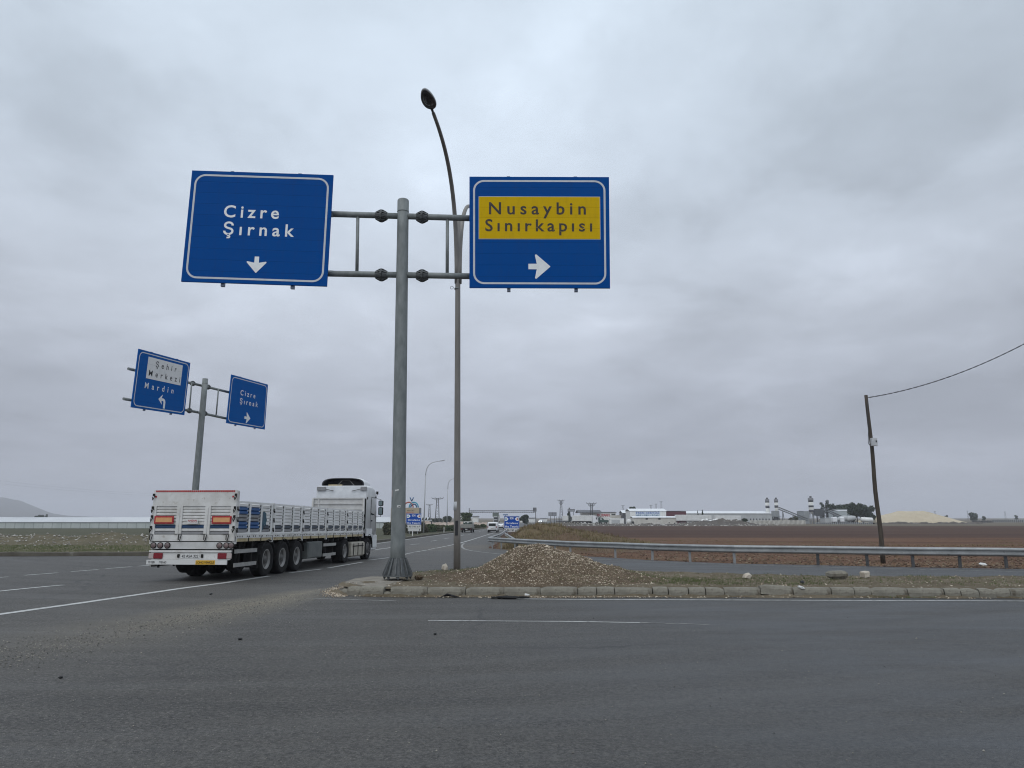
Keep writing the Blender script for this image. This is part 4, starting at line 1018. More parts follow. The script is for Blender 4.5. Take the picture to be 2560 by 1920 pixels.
# background lamps with one long curved arm
def single_lamp(sx, base_sy, tip_sx, tip_sy, Y, label):
    b0 = at(sx, base_sy, Y); b0.z = zt(Y)
    t0 = thing('street_lamp', label, 'street lamp', b0, group='curved street lamps along the far road')
    tip = at(tip_sx, tip_sy, Y)-b0
    H_ = tip.z*.80
    mb = MB(); mb.tube([(0, 0, 0), (tip.x*.06, 0, H_)], [.12, .075], 10); mb.build('pole', 'lamp_rim', t0)
    pts = []
    for i in range(11):
        t = i/10; a = Vector((tip.x*.06, 0, H_)); c1 = Vector((tip.x*.09, 0, tip.z*.97)); c2 = Vector((tip.x*.5, 0, tip.z*.985))
        pts.append(a*(1-t)**3+c1*3*t*(1-t)**2+c2*3*t*t*(1-t)+tip*t**3)
    mb = MB(); mb.tube(pts, [.075-.03*i/10 for i in range(11)], 8); mb.build('arm', 'lamp_rim', t0)
    lamp_head(t0, pts[-1], (pts[-1]-pts[-2]), 1.1, .2)
single_lamp(1058.8, 1331.5, 1098, 1153, 134, 'slim curved street lamp nearest the left blue speed sign')
single_lamp(1117, 1325, 1133, 1197, 175, 'farther slim curved street lamp half hidden by the near lamp post')
#--PART2--

# ------------------------------------------------------------------ ARTICULATED LORRY
RX = at(480, 1400, 21.1)
TR = Vector((at(478.5, 1360, 21.05).x, 21.05, 0))
HD = Vector((.0688, 1, 0)).normalized(); yaw = -math.atan2(HD.x, HD.y)
TR.z = zt(21.05)+.0
lorry = thing('flatbed_lorry', 'long white dropside articulated lorry with white cab driving away on the highway', 'truck', TR, (-.0125, 0, yaw))
W2 = 1.235; ZF = 1.10; ZS = 2.25; ZT = 2.55; LT = 13.55
# bed and lower rails
mb = MB(); mb.box(-W2+.06, W2-.06, .05, LT, ZF-.0, ZF+.10); mb.build('load_floor', 'chassis', lorry)
def corrug(mb, P, u0, u1, v0, v1, n, depth, colours, lip=.25):
    """pressed-steel slats: P(u, v, depth); each slat slopes out then steps back"""
    for k in range(n):
        a, b_ = v0+(v1-v0)*k/n, v0+(v1-v0)*(k+1)/n; m_ = b_-(b_-a)*lip
        ci = colours(k) if callable(colours) else 0
        q = [P(u0, a, depth*.95), P(u1, a, depth*.95), P(u1, a+(m_-a)*.25, depth*.35), P(u0, a+(m_-a)*.25, depth*.35), P(u0, m_, depth*.35), P(u1, m_, depth*.35), P(u0, b_, depth*.95), P(u1, b_, depth*.95)]
        mb.add(q, [(0, 1, 2, 3), (3, 2, 5, 4), (4, 5, 7, 6)], ci)
nb = 5; bl = LT/nb
for sx in (1, -1):
    X = W2*sx
    mb = MB(); mb.box(min(X, X-.05*sx), max(X, X-.05*sx), .02, LT, ZF+.0, ZF+.09)
    for k in range(54):                                  # lashing notches
        y = .2+k*.25
    mb.build('bed_rail', 'rail_yellow', lorry)
    mb = MB(); mb.box(min(X+.012*sx, X-.04*sx), max(X+.012*sx, X-.04*sx), .02, LT, ZF+.092, ZF+.20)
    sr = mb.build('side_rail', 'truck_white', lorry)
    mb = MB(); rr = random.Random(5)
    y = .15
    while y < LT-.1:
        for q in range(rr.choice((2, 3, 3, 4))):
            mb.box(min(X+.006*sx, X+.0145*sx), max(X+.006*sx, X+.0145*sx), y, y+.05, ZF+.125, ZF+.165); y += rr.uniform(.11, .16)
        y += rr.uniform(.10, .22)
    mb.build('lashing_holes', 'dark', sr)
    mb = MB()
    for k in range(nb*3+1):
        y = min(LT-.03, .02+k*(LT-.05)/(nb*3)); mb.box(min(X, X+.02*sx), max(X, X+.02*sx), y-.012, y+.012, ZF-.01, ZF+.15)
    mb.build('rail_straps', 'chassis', sr)
    for b_ in range(nb):
        y0, y1 = b_*bl+.075, (b_+1)*bl-.075
        z0, z1 = ZF+.205, ZS
        mb = MB()
        def P(u, v, dp, X=X, sx=sx): return Vector((X-dp*sx, u, v))
        fr = .055
        for a, c_, lo, hi in ((y0, y1, z0, z0+.05), (y0, y1, z1-.06, z1)): mb.box(min(X, X-.045*sx), max(X, X-.045*sx), a, c_, lo, hi)
        sub = (y1-y0)/3; posts = [y0, y0+sub, y0+2*sub, y1]
        for k, yp_ in enumerate(posts):
            a = yp_ if k == 0 else yp_-fr*2 if k == 3 else yp_-fr*.9
            mb.box(min(X+.006*sx, X-.045*sx), max(X+.006*sx, X-.045*sx), a, a+fr*1.9, z0-.0, z1+.002)
        for k in range(3):
            u0 = posts[k]+(fr*1.9 if k == 0 else fr); u1 = posts[k+1]-(fr*2 if k == 2 else fr*.9)
            def colr(r, b_=b_, k=k):                       # rows from the bottom
                if r == 0: return 2
                if b_ == 0 and k < 2: return {1: 5, 2: 5, 3: 2, 4: 2, 5: 5, 6: 5}.get(r, 0)
                if b_ == 0 and k == 2: return {1: 4, 2: 0}.get(r, 0)
                return 4 if r == 1 else 0
            corrug(mb, P, u0, u1, z0+.05, z1-.06, 8, .085, colr)
            for r_ in range(8):                            # dark strip beside the post at each slat, put in as shade
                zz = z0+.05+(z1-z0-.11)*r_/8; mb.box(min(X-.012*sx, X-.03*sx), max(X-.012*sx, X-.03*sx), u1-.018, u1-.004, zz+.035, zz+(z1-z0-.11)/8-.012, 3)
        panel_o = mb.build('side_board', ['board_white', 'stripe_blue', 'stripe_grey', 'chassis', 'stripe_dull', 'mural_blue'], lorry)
        if b_ == 0 and sx > 0:                              # painted head-like emblem breaking up at its edge
            e = MB(); yc = posts[2]+.30; rr = random.Random(2)
            pts = []
            for (py, pz) in [(-.22, 1.96), (-.06, 1.985), (.07, 1.93), (.10, 1.80), (.16, 1.72), (.10, 1.66), (.10, 1.56), (.02, 1.50), (-.02, 1.60), (-.08, 1.54), (-.10, 1.44), (-.22, 1.38)]:
                pts.append((yc+py, pz))
            e.add([Vector((X-.008*sx, a, c_)) for a, c_ in pts], [tuple(range(len(pts)))]); e.build('painted_emblem', 'mural_teal', panel_o)
    for b_ in range(nb+1):                                  # stakes between boards, each with latches
        yc = min(max(b_*bl, .06), LT-.06)
        mb = MB(); mb.box(min(X+.014*sx, X-.06*sx), max(X+.014*sx, X-.06*sx), yc-.06, yc+.06, ZF-.06, ZS+.01 if 0 < b_ < nb else ZT-.02 if b_ == 0 else ZS+.58)
        st = mb.build('stake', 'truck_white', lorry)
        for zz in (1.42, 1.72, 2.02):
            mb = MB()
            mb.tube([(X+.03*sx, yc-.035, zz), (X+.04*sx, yc-.03, zz-.06), (X+.04*sx, yc+.03, zz-.06), (X+.03*sx, yc+.035, zz)], .011, 5)
            mb.box(min(X+.014*sx, X+.03*sx), max(X+.014*sx, X+.03*sx), yc-.05, yc-.03, zz-.03, zz+.07)
            mb.box(min(X+.014*sx, X+.03*sx), max(X+.014*sx, X+.03*sx), yc+.03, yc+.05, zz-.03, zz+.07); mb.build('latch', 'chassis', st)
# headboard
mb = MB(); mb.box(-W2, W2, LT-.02, LT+.04, ZF, ZS+.60)
for z in (ZS+.08, ZS+.33, ZS+.585): mb.box(-W2, W2, LT-.06, LT-.021, z-.025, z+.025)
for x in (-W2, -W2+.25, W2-.09): mb.box(x, x+.07, LT-.05, LT-.021, ZF+.1, ZS+.55)
mb.build('headboard', 'truck_grey', lorry)
# tailgate
tg = MB(); yb_ = -.03
tg.box(-W2, W2, yb_, .03, ZF+.02, ZF+.20); tg.box(-W2, W2, yb_+.01, .02, ZT-.40, ZT); tg.box(-W2, W2, yb_, .025, ZT-.455, ZT-.402)
posts = [(-W2, -W2+.12), (-.50, -.33), (.33, .50), (W2-.16, W2)]
for a, b_ in posts: tg.box(a, b_, yb_-.004, .028, ZF+.202, ZT-.457)
for a, b_ in ((-.425, -.405), (.405, .425)): tg.box(a, b_, yb_-.02, yb_-.004, ZF+.06, ZT-.5)
def Pt(u, v, dp): return Vector((u, yb_+dp, v))
for (a, b_) in zip(posts, posts[1:]):
    corrug(tg, Pt, a[1], b_[0], ZF+.20, ZT-.457, 9, .065, lambda r: {0: 2, 2: 1}.get(r, 0))
tail = tg.build('tailgate', ['truck_white', 'stripe_blue', 'stripe_grey'], lorry)
mb = MB()
for k in range(38):
    x = -W2+.06+k*(2*W2-.12)/38; mb.box(x, x+.05, yb_+.003, yb_+.0095, ZT-.055, ZT-.008)
for x in (-W2+.05, W2-.14): mb.box(x, x+.05, yb_+.003, yb_+.0095, ZT-.21, ZT-.16)
mb.build('red_reflective_tape', 'red', tail)
for x in (-1.13, .56):
    mb = MB(); mb.box(x, x+.57, yb_-.03, yb_-.012, 1.60, 1.82, ch=.008); rp = mb.build('reflector_plate', 'red', tail)
    mb = MB(); mb.box(x+.045, x+.525, yb_-.036, yb_-.0305, 1.645, 1.775); mb.build('reflector_centre', 'orange', rp)
mb = MB(); mb.box(-.17, .15, yb_-.028, yb_-.015, 1.60, 1.74); mp = mb.build('maker_plate', 'plate', tail)
def face_r(x0, x1, z0, z1, y): return Face((x0, y, z1), (x1, y, z1), (x1, y, z0), (x0, y, z0))
Fm = face_r(-.17, .15, 1.60, 1.74, yb_-.028); Fm.text(mp, 'AHSAN', .10, .92, .56, .38, 'ink_red', bold=.02); Fm.text(mp, 'TREYLER', .30, .92, .85, .16, 'ink_red')
mb = MB()
for x in (-W2+.02, -.37, .37, W2-.22):                      # hinge hooks along the bottom
    mb = MB()
    mb.tube([(x, yb_-.03, ZF+.19), (x+.01, yb_-.05, ZF+.06), (x+.05, yb_-.05, ZF+.03), (x+.075, yb_-.03, ZF+.20)], .012, 5)
    mb.tube([(x-.12, yb_-.02, ZF+.215), (x+.06, yb_-.02, ZF+.215)], .008, 5); mb.build('hinge_hook', 'chassis', tail)
for x in (-W2-.02, W2-.07):
    for z in (1.45, 1.75, 2.0, 2.36):
        mb = MB(); mb.tube([(x, yb_-.02, z), (x+.03, yb_-.05, z-.09), (x+.08, yb_-.03, z+.03)], .013, 5); mb.box(x+.01, x+.07, yb_-.03, yb_-.006, z+.02, z+.09); mb.build('latch', 'chassis', tail)
# light board
mb = MB(); mb.box(-W2+.06, W2-.03, -.02, .03, ZF-.20, ZF-.005); lbd = mb.build('light_board', 'truck_grey', lorry)
for x in (-1.10, -.90, -.69, .83, 1.03, 1.18-.005):
    T = Matrix.Translation((x, -.02, ZF-.10)) @ Matrix.Rotation(math.pi/2, 4, 'X')
    mb = MB(); mb.lathe([(.088, 0), (.088, .02), (.070, .026)], 18, T=T, mi=0); mb.lathe([(.070, .022), (.045, .034), (0, .038)], 18, T=T, mi=1); mb.build('round_lamp', ['chassis', 'lens'], lbd)
# bumper
mb = MB(); mb.box(-W2+.08, W2-.10, .0, .06, .60, .81); mb.box(-W2+.02, W2-.06, -.03, .05, .812, .865); bum = mb.build('bumper', 'truck_white', lorry)
for x, s_ in ((-W2+.16, -1), (W2-.44, 1)):
    mb = MB(); mb.box(x, x+.26, -.03, .0, .63, .79, 0, ch=.012); mb.box(x-.14 if s_ < 0 else x+.262, x-.002 if s_ < 0 else x+.40, -.028, .0, .635, .785, 1, ch=.012); mb.build('tail_light', ['red_dark', 'lens_pale'], bum)
mb = MB(); mb.box(-.28, .26, -.012, -.002, .65, .76); npl = mb.build('number_plate', 'plate', bum)
face_r(-.28, .26, .65, .76, -.012).text(npl, '42 ASA 322', .05, .95, .84, .66, 'ink', bold=.012)
for x in (-.38, .31): mb = MB(); mb.box(x, x+.06, -.03, .0, .66, .76, ch=.01); mb.build('plate_lamp', 'chassis', bum)
mb = MB(); mb.box(-W2-.0, W2-.14, -.08, -.035, .475, .60); low = mb.build('underrun_beam', 'plate', lorry)
mb = MB(); mb.box(.20, .76, -.086, -.081, .48, .595); yl_ = mb.build('long_vehicle_label', 'label_yellow', low)
face_r(.20, .76, .48, .595, -.086).text(yl_, 'LONG VEHICLE', .04, .96, .76, .50, 'ink', bold=.01)
Fl = face_r(-W2, W2-.14, .475, .60, -.08)
Fl.text(low, 'TM 80', .02, .105, .75, .5, 'ink'); Fl.text(low, 'MB 60', .16, .25, .75, .5, 'ink')
mb = MB()
for x in (-.7, .6): mb.bar((x, .16, .9), (x, .14, .45), .08, .08)
mb.box(-W2+.2, W2-.25, .03, .10, .80, .86); mb.build('bumper_brackets', 'chassis', lorry)
# chassis beams and running gear
mb = MB()
for x in (-.5, .5): mb.box(x-.08, x+.08, .1, LT-.3, ZF-.32, ZF-.005)
for y in [i*.65+.25 for i in range(20)]: mb.box(-W2+.08, W2-.08, y-.04, y+.04, ZF-.14, ZF-.006)
for y in (2.5, 3.8, 5.1): mb.tube([(-1.05, y, .5), (1.05, y, .5)], .075, 8); mb.box(-.55, .55, y-.25, y+.1, .45, .72)
mb.box(-.4, .4, 5.6, 6.9, .5, .9); mb.tube([(-.9, 2.0, .62), (.9, 2.0, .62)], .13, 8); mb.box(-W2+.1, W2-.5, .15, .19, .6, ZF-.15)
for x in (-.75, .75): mb.box(x-.07, x+.07, 9.2, 9.36, .2, ZF-.1)
mb.build('chassis', 'chassis', lorry)
def wheel(parent, x, y, r, wd, rimr, outer, dish=.06, name='wheel'):
    """tyre and rim about the x axis, outer = sign of the outside face"""
    o = bpy.data.objects.new(name, None); COL.objects.link(o); o.parent = parent; o.location = (x, y, r)
    T = Matrix.Rotation(math.pi/2, 4, 'Y')
    h = wd/2; mb = MB()
    mb.lathe([(rimr, -h*.82), (r*.80, -h), (r*.93, -h*.98), (r*.985, -h*.82), (r, -h*.5), (r, h*.5), (r*.985, h*.82), (r*.93, h*.98), (r*.80, h), (rimr, h*.82)], 32, T=T)
    for k in range(4):
        zz = -h*.6+k*h*.4; mb.lathe([(r*1.002, zz-.012), (r*1.004, zz), (r*1.002, zz+.012)], 32, T=T)
    mb.build('tyre', 'tyre', o)
    mb = MB(); s_ = outer
    mb.lathe([(rimr*1.03, s_*h*.84), (rimr*.95, s_*h*.88), (rimr*.86, s_*(h*.5))], 24, T=T)
    mb.lathe([(rimr*.86, s_*(h*.5)), (rimr*.62, s_*(h*.86-dish*2)), (rimr*.42, s_*(h*.86-dish)), (rimr*.30, s_*(h*.86-dish*.3)), (0, s_*(h*.86-dish*.2))], 24, T=T, mi=1)
    for k in range(10):
        a = 6.283*k/10; q = Vector((rimr*.52*math.cos(a), rimr*.52*math.sin(a), s_*(h*.86-dish*1.4))); q = T @ q
        mb.tube([q, q+Vector((s_*.05, 0, 0))], .018, 6, mi=1)
    mb.build('rim', ['rim', 'rim_dark'], o)
    return o
for sx in (1, -1):
    for y in (2.45, 3.78, 5.11):
        wheel(lorry, sx*1.04, y, .525, .385, .30, sx, .09)
        mb = MB(); pts = []
        for k in range(9):
            a = math.radians(165-150*k/8); pts.append((y+.60*math.cos(a), .525+.60*math.sin(a)))
        for p, q in zip(pts, pts[1:]):
            xa, xb = sx*.82, sx*1.25; mb.hexa([(xa, p[0], p[1]-.012), (xb, p[0], p[1]-.012), (xb, q[0], q[1]-.012), (xa, q[0], q[1]-.012), (xa, p[0], p[1]+.012), (xb, p[0], p[1]+.012), (xb, q[0], q[1]+.012), (xa, q[0], q[1]+.012)])
        mb.build('mudguard', 'black', lorry)
    for (ya, yc) in ((.12, 1.62), (7.9, 9.45)):             # side guards: two rails each
        for z in (.45, .83):
            mb = MB(); mb.box(min(sx*1.2, sx*1.235), max(sx*1.2, sx*1.235), ya, yc, z-.055, z+.055); mb.build('side_guard_rail', 'guard', lorry)
        for y in (ya+.35, yc-.3):
            mb = MB(); mb.box(min(sx*1.16, sx*1.198), max(sx*1.16, sx*1.198), y-.03, y+.03, .36, ZF-.01); mb.build('guard_bracket', 'chassis', lorry)
    mb = MB(); mb.box(min(sx*.75, sx*1.22), max(sx*.75, sx*1.22), 6.1, 7.75, .38, .98, ch=.03); mb.box(min(sx*1.222, sx*1.235), max(sx*1.222, sx*1.235), 6.16, 7.69, .43, .93); mb.build('toolbox', 'toolbox', lorry)
    mb = MB(); T = Matrix.Translation((sx*.78, 1.25, .62)) @ Matrix.Rotation(math.pi/2, 4, 'Y'); mb.lathe([(.2, -.12), (.40, -.13), (.45, -.08), (.45, .08), (.40, .13), (.2, .12)], 20, T=T); mb.build('spare_wheel', 'tyre', lorry)
# tractor unit
mb = MB()
for x in (-.42, .42): mb.box(x-.06, x+.06, 10.2, 15.8, .62, .86)
mb.tube([(-.95, 10.85, .52), (.95, 10.85, .52)], .1, 8); mb.lathe([(.45, 0), (.5, .07), (0, .08)], 16, T=Matrix.Translation((0, 11.0, .88))); mb.box(-.5, .5, 14.1, 15.7, .5, .95); mb.box(-.9, .9, 10.15, 10.2, .45, .75)
mb.box(-1.05, 1.05, 13.6, 13.95, .6, 1.05)
mb.build('tractor_chassis', 'chassis', lorry)
for sx in (1, -1):
    wheel(lorry, sx*.98, 10.85, .51, .50, .28, sx, .14); wheel(lorry, sx*1.06, 14.55, .51, .31, .29, sx, -.04)
    mb = MB(); mb.box(min(sx*.70, sx*1.23), max(sx*.70, sx*1.23), 11.65, 13.85, .22, .86, ch=.06); tk = mb.build('fuel_tank', 'tank', lorry)
    mb = MB(); mb.box(min(sx*1.235, sx*1.25), max(sx*1.235, sx*1.25), 11.9, 13.6, .66, .70)
    for y in (12.0, 12.7, 13.4): mb.box(min(sx*1.236, sx*1.25), max(sx*1.236, sx*1.25), y, y+.05, .28, .80)
    mb.build('tank_strap', 'chassis', tk)
    pts = []
    for k in range(9):
        a = math.radians(178-176*k/8); pts.append((14.55+.64*math.cos(a), .53+.64*math.sin(a)))
    mb = MB()
    for p, q in zip(pts, pts[1:]):
        xa, xb = sx*.85, sx*1.262; mb.hexa([(xa, p[0], p[1]-.02), (xb, p[0], p[1]-.02), (xb, q[0], q[1]-.02), (xa, q[0], q[1]-.02), (xa, p[0], p[1]+.02), (xb, p[0], p[1]+.02), (xb, q[0], q[1]+.02), (xa, q[0], q[1]+.02)])
    mb.build('mudguard', 'black', lorry)
# cab shell: sections along y (rear to front), rounded box
def sec(y, x, z0, z1, r):
    out = []
    for cx, cz, a0 in ((x-r, z1-r, 0), (-x+r, z1-r, 90)):
        for k in range(5):
            a = math.radians(a0+90*k/4); out.append(Vector((cx+r*math.cos(a), y, cz+r*math.sin(a))))
    out += [Vector((-x, y, z0)), Vector((x, y, z0))]
    return out
CR, CFt = 13.98, 16.05
mb = MB(); loft(mb, [sec(CR, 1.22, 1.12, 3.30, .10), sec(CR+.04, 1.24, 1.10, 3.33, .12), sec(14.9, 1.245, 1.10, 3.34, .14), sec(15.45, 1.245, 1.08, 3.28, .2), sec(15.75, 1.23, 1.06, 2.95, .2), sec(15.98, 1.20, 1.05, 2.15, .2), sec(CFt, 1.18, 1.05, 1.95, .15)])
cab = mb.build('cab', 'cab_white', lorry); cab.location.z = .12
mb = MB(); mb.box(-1.20, 1.20, 15.15, CFt+.02, .28, 1.045, ch=.05); mb.box(-1.24, 1.24, 15.25, CFt, .43, 1.0); mb.build('front_bumper', 'cab_white', cab)
mb = MB(); mb.box(1.20, 1.262, 13.98, 15.0, .98, 1.30); mb.box(-1.262, -1.20, 13.98, 15.0, .98, 1.30); mb.build('cab_skirt', 'cab_white', cab)
# back of the cab: pale panel with bolted seams, grey vents and two dark struts
mb = MB(); vs = []; nx_, nz_ = 20, 8
for i in range(nx_+1):
    for j in range(nz_+1):
        x = -1.2+2.4*i/nx_; z = 2.3+1.0*j/nz_; vs.append((x, CR-.015-.02*fbm(x*1.6, z*1.6+4, 1.2)-.01, z))
mb.add(vs, [(i*(nz_+1)+j, (i+1)*(nz_+1)+j, (i+1)*(nz_+1)+j+1, i*(nz_+1)+j+1) for i in range(nx_) for j in range(nz_)], 0, True); bp = mb.build('cab_back_panel', 'tarp_white', cab)
mb = MB(); mb.box(-1.2, -.78, CR-.09, CR-.05, 3.10, 3.27); mb.box(.92, 1.22, CR-.09, CR-.05, 3.10, 3.27); mb.build('vent_box', 'stripe_grey', bp)
mb = MB(); mb.tube([(-.80, CR-.08, 3.17), (-.38, CR-.09, 3.08)], .014, 5); mb.tube([(.95, CR-.08, 3.17), (.50, CR-.09, 3.07)], .014, 5); mb.build('wiper_strut', 'ink', bp)
mb = MB()
for k in range(9): mb.tube([(-1.13+.03*k, CR-.10, 2.66+.05*math.sin(k*2.1)), (-1.10+.03*k, CR-.12, 2.70+.05*math.cos(k*1.7))], .014, 5)
mb.tube([(-1.02, CR-.1, 2.66), (-1.0, CR-.12, 2.5)], .012, 5)
mb.build('coupling_hoses', 'ink', bp)
mb = MB(); mb.box(1.10, 1.20, CR-.10, CR-.02, 1.3, 2.72); mb.build('side_fairing_gap', 'black', cab)
mb = MB(); mb.box(1.245, 1.25, CR-.02, CR+.10, 2.68, 2.80); mb.build('latch', 'chassis', cab)
# doors, windows, mirrors
for sx in (1, -1):
    mb = MB(); X = sx*1.247
    mb.add([(X, 14.72, 1.98), (X, 15.62, 1.92), (X-sx*.02, 15.58, 2.3), (X-sx*.02, 15.42, 2.76), (X-sx*.02, 14.76, 2.78)], [(0, 1, 2, 3, 4)]); mb.build('side_window', 'glass', cab)
    mb = MB(); mb.tube([(X, 14.70, 1.96), (X, 14.74, 2.81), (X, 15.46, 2.80)], .016, 5); mb.tube([(X, 15.64, 1.15), (X, 15.64, 1.92)], .008, 4); mb.tube([(X, 14.66, 1.15), (X, 14.66, 2.7)], .008, 4); mb.build('door_seam', 'dark', cab)
    mb = MB(); mb.box(min(X, X+sx*.02), max(X, X+sx*.02), 14.78, 14.98, 1.66, 1.72); mb.build('door_handle', 'dark', cab)
    mb = MB(); mb.box(min(X, X+sx*.03), max(X, X+sx*.03), 15.40, 15.62, 2.82, 2.86); mb.build('rain_visor', 'dark', cab)
    for z0, z1 in ((2.42, 2.68), (1.98, 2.36)):
        mb = MB(); xa, xb = sorted((sx*1.36, sx*1.58)); mb.box(xa, xb, 15.66, 15.80, z0, z1, 0, ch=.03); mr = mb.build('wing_mirror', 'black', cab)
        mb = MB(); mb.box(xa+.025, xb-.025, 15.652, 15.658, z0+.03, z1-.03); mb.build('mirror_glass', 'glass_light', mr)
    mb = MB(); mb.tube([(sx*1.22, 15.75, 2.78), (sx*1.45, 15.78, 2.74), (sx*1.47, 15.78, 1.9), (sx*1.2, 15.8, 1.88)], .016, 6); mb.build('mirror_arm', 'black', cab)
mb = MB(); mb.tube([(1.24, 15.5, 2.84), (1.33, 15.5, 2.95), (1.33, 15.5, 3.05)], .012, 5); mb.box(1.28, 1.37, 15.45, 15.55, 2.98, 3.12); mb.build('marker_lamp', 'black', cab)
mb = MB(); mb.add([(-1.08, 15.99, 2.05), (1.08, 15.99, 2.05), (1.12, 15.60, 3.0), (-1.12, 15.60, 3.0)], [(0, 1, 2, 3)]); mb.build('windscreen', 'glass', cab)
# roof wind deflector, hollow at the back with struts inside
mb = MB()
def dsec(y, x, h, r): return [Vector((x*math.copysign(abs(math.cos(a))**.55, math.cos(a)), y, 3.30+h*math.sin(a)**.6 if math.sin(a) > 1e-6 else 3.30)) for a in [math.pi*k/16 for k in range(17)]]
S = [dsec(14.08, 1.04, .40, 0), dsec(14.5, 1.08, .43, 0), dsec(15.0, 1.08, .36, 0), dsec(15.4, 1.02, .2, 0), dsec(15.6, .95, .06, 0)]
loft(mb, S, smooth=True, closed=False, caps=False)
ins = [[Vector((p.x*.95, p.y, 3.30+(p.z-3.30)*.92)) for p in q] for q in S[:3]]
loft(mb, ins, 1, True, False, False)
n_ = 17; mb.add(S[0]+ins[0], [(k, k+1, n_+k+1, n_+k) for k in range(n_-1)], 1)
mb.add([p for p in ins[2]], [tuple(range(17))], 1)
df = mb.build('wind_deflector', ['cab_white', 'lamp_dark'], cab)
mb = MB(); mb.tube([(-.28, 14.15, 3.36), (-.10, 14.35, 3.62), (.22, 14.35, 3.62), (.52, 14.15, 3.36)], .016, 5); mb.build('deflector_strut', 'guard', df)
mb = MB(); mb.box(-.75, -.1, 14.2, 14.5, 3.33, 3.40); mb.build('roof_rack', 'rail_yellow', df)
# mud flaps
for sx in (1, -1):
    mb = MB(); mb.box(min(sx*.8, sx*1.2), max(sx*.8, sx*1.2), 1.78, 1.80, .3, .95); mb.build('mud_flap', 'black', lorry)

# ------------------------------------------------------------------ VEHICLES DOWN THE ROAD (local: y forward, x right)
def body(parent, name, secs, m):
    mb = MB(); loft(mb, secs); return mb.build(name, m, parent)
def rsec(y, x, z0, z1, r=.08):
    out = []
    for cx, cz, a0 in ((x-r, z1-r, 0), (-x+r, z1-r, 90), (-x+r, z0+r, 180), (x-r, z0+r, 270)):
        for k in range(4):
            a = math.radians(a0+30*k); out.append(Vector((cx+r*math.cos(a), y, cz+r*math.sin(a))))
    return out
def gpos(sx, sy, Y): p = at(sx, sy, Y); return Vector((p.x, Y, zt(Y)))
HY = -.075
pk = thing('pickup_truck', 'grey-beige dropside pickup seen from behind on the far carriageway', 'pickup', gpos(1165.5, 1332, 135), (0, 0, HY), None)
body(pk, 'cab', [rsec(2.1, .88, .6, 1.9, .12), rsec(2.4, .90, .55, 2.02, .15), rsec(3.4, .90, .55, 2.0, .15), rsec(3.9, .9, .5, 1.3, .15), rsec(4.9, .88, .5, 1.15, .15)], 'silver_car')
mb = MB(); mb.box(-.75, .75, 2.08, 2.095, 1.38, 1.85); mb.build('rear_window', 'glass', pk)
mb = MB(); mb.box(-1.04, 1.04, 0, .06, .85, 1.52); mb.box(-1.0, 1.0, -.025, 0, .93, 1.0); mb.box(-1.0, 1.0, -.025, 0, 1.36, 1.42); mb.build('tailgate', 'silver_car', pk)
for s_ in (1, -1): mb = MB(); mb.box(min(s_*.98, s_*1.04), max(s_*.98, s_*1.04), .062, 2.0, .85, 1.50); mb.build('side_board', 'silver_car', pk)
mb = MB(); mb.box(-.98, .98, .065, 2.0, .80, .9); mb.box(-.9, .9, .02, .1, .45, .79); mb.box(-.5, .5, .3, 4.5, .45, .75); mb.build('chassis', 'chassis', pk)
mb = MB(); mb.box(-.2, .2, -.005, .018, .56, .68); mb.build('number_plate', 'plate', pk)
mb = MB(); rr = random.Random(4)
for k in range(14): mb.rock((rr.uniform(-.7, .7), rr.uniform(.5, 1.8), 1.45+rr.uniform(0, .3)), rr.uniform(.14, .28), rr, mi=0 if k % 4 else 1)
mb.build('load', ['shed_green', 'plastic_white'], pk)
for s_ in (1, -1): mb = MB(); mb.box(s_*.82-.12, s_*.82+.12, -.01, .018, .60, .72); mb.build('tail_light', 'red_dark', pk)
for s_ in (1, -1):
    for y in (.85, 3.9): wheel(pk, s_*.82, y, .35, .24, .2, s_, .04)
vn = thing('white_van', 'small white van with dark rear window driving away near the right blue sign', 'van', gpos(1230.3, 1332, 136), (0, 0, HY))
body(vn, 'body', [rsec(0, .80, .38, 1.72, .14), rsec(.12, .9, .3, 1.84, .16), rsec(2.8, .9, .3, 1.86, .18), rsec(3.2, .88, .3, 1.5, .18), rsec(3.4, .86, .3, 1.1, .15), rsec(4.3, .84, .3, .95, .2)], 'white_car')
mb = MB(); mb.box(-.66, .66, -.02, .0, 1.16, 1.66, ch=.04); mb.build('rear_window', 'glass', vn)
mb = MB(); mb.box(-.8, .8, -.04, .03, .30, .52, ch=.03); mb.build('rear_bumper', 'chassis', vn)
mb = MB(); mb.box(-.25, .25, -.02, -.001, .72, .83); mb.build('number_plate', 'lens_pale', vn)
for s_ in (1, -1): mb = MB(); mb.box(s_*.78-.07, s_*.78+.07, -.02, .03, .85, 1.15, ch=.02); mb.build('tail_light', 'red_dark', vn)
for s_ in (1, -1): mb = MB(); mb.box(s_*1.02-.09, s_*1.02+.09, 2.75, 2.85, 1.1, 1.28, ch=.02); mb.build('wing_mirror', 'black', vn)
for s_ in (1, -1):
    for y in (.75, 3.5): wheel(vn, s_*.78, y, .31, .2, .19, s_, .03)
cr = thing('white_car', 'white saloon car partly hidden between the van and the blue speed sign', 'car', gpos(1250, 1323, 175), (0, 0, HY))
body(cr, 'body', [rsec(0, .80, .35, 1.0, .12), rsec(.3, .88, .3, 1.05, .12), rsec(2.2, .89, .3, 1.0, .12), rsec(3.6, .87, .3, .92, .15), rsec(4.4, .8, .35, .75, .15)], 'white_car')
body(cr, 'roof', [rsec(.35, .72, .9, 1.05, .06), rsec(1.0, .66, .9, 1.46, .1), rsec(2.2, .66, .9, 1.48, .1), rsec(3.1, .74, .85, .98, .05)], 'white_car')
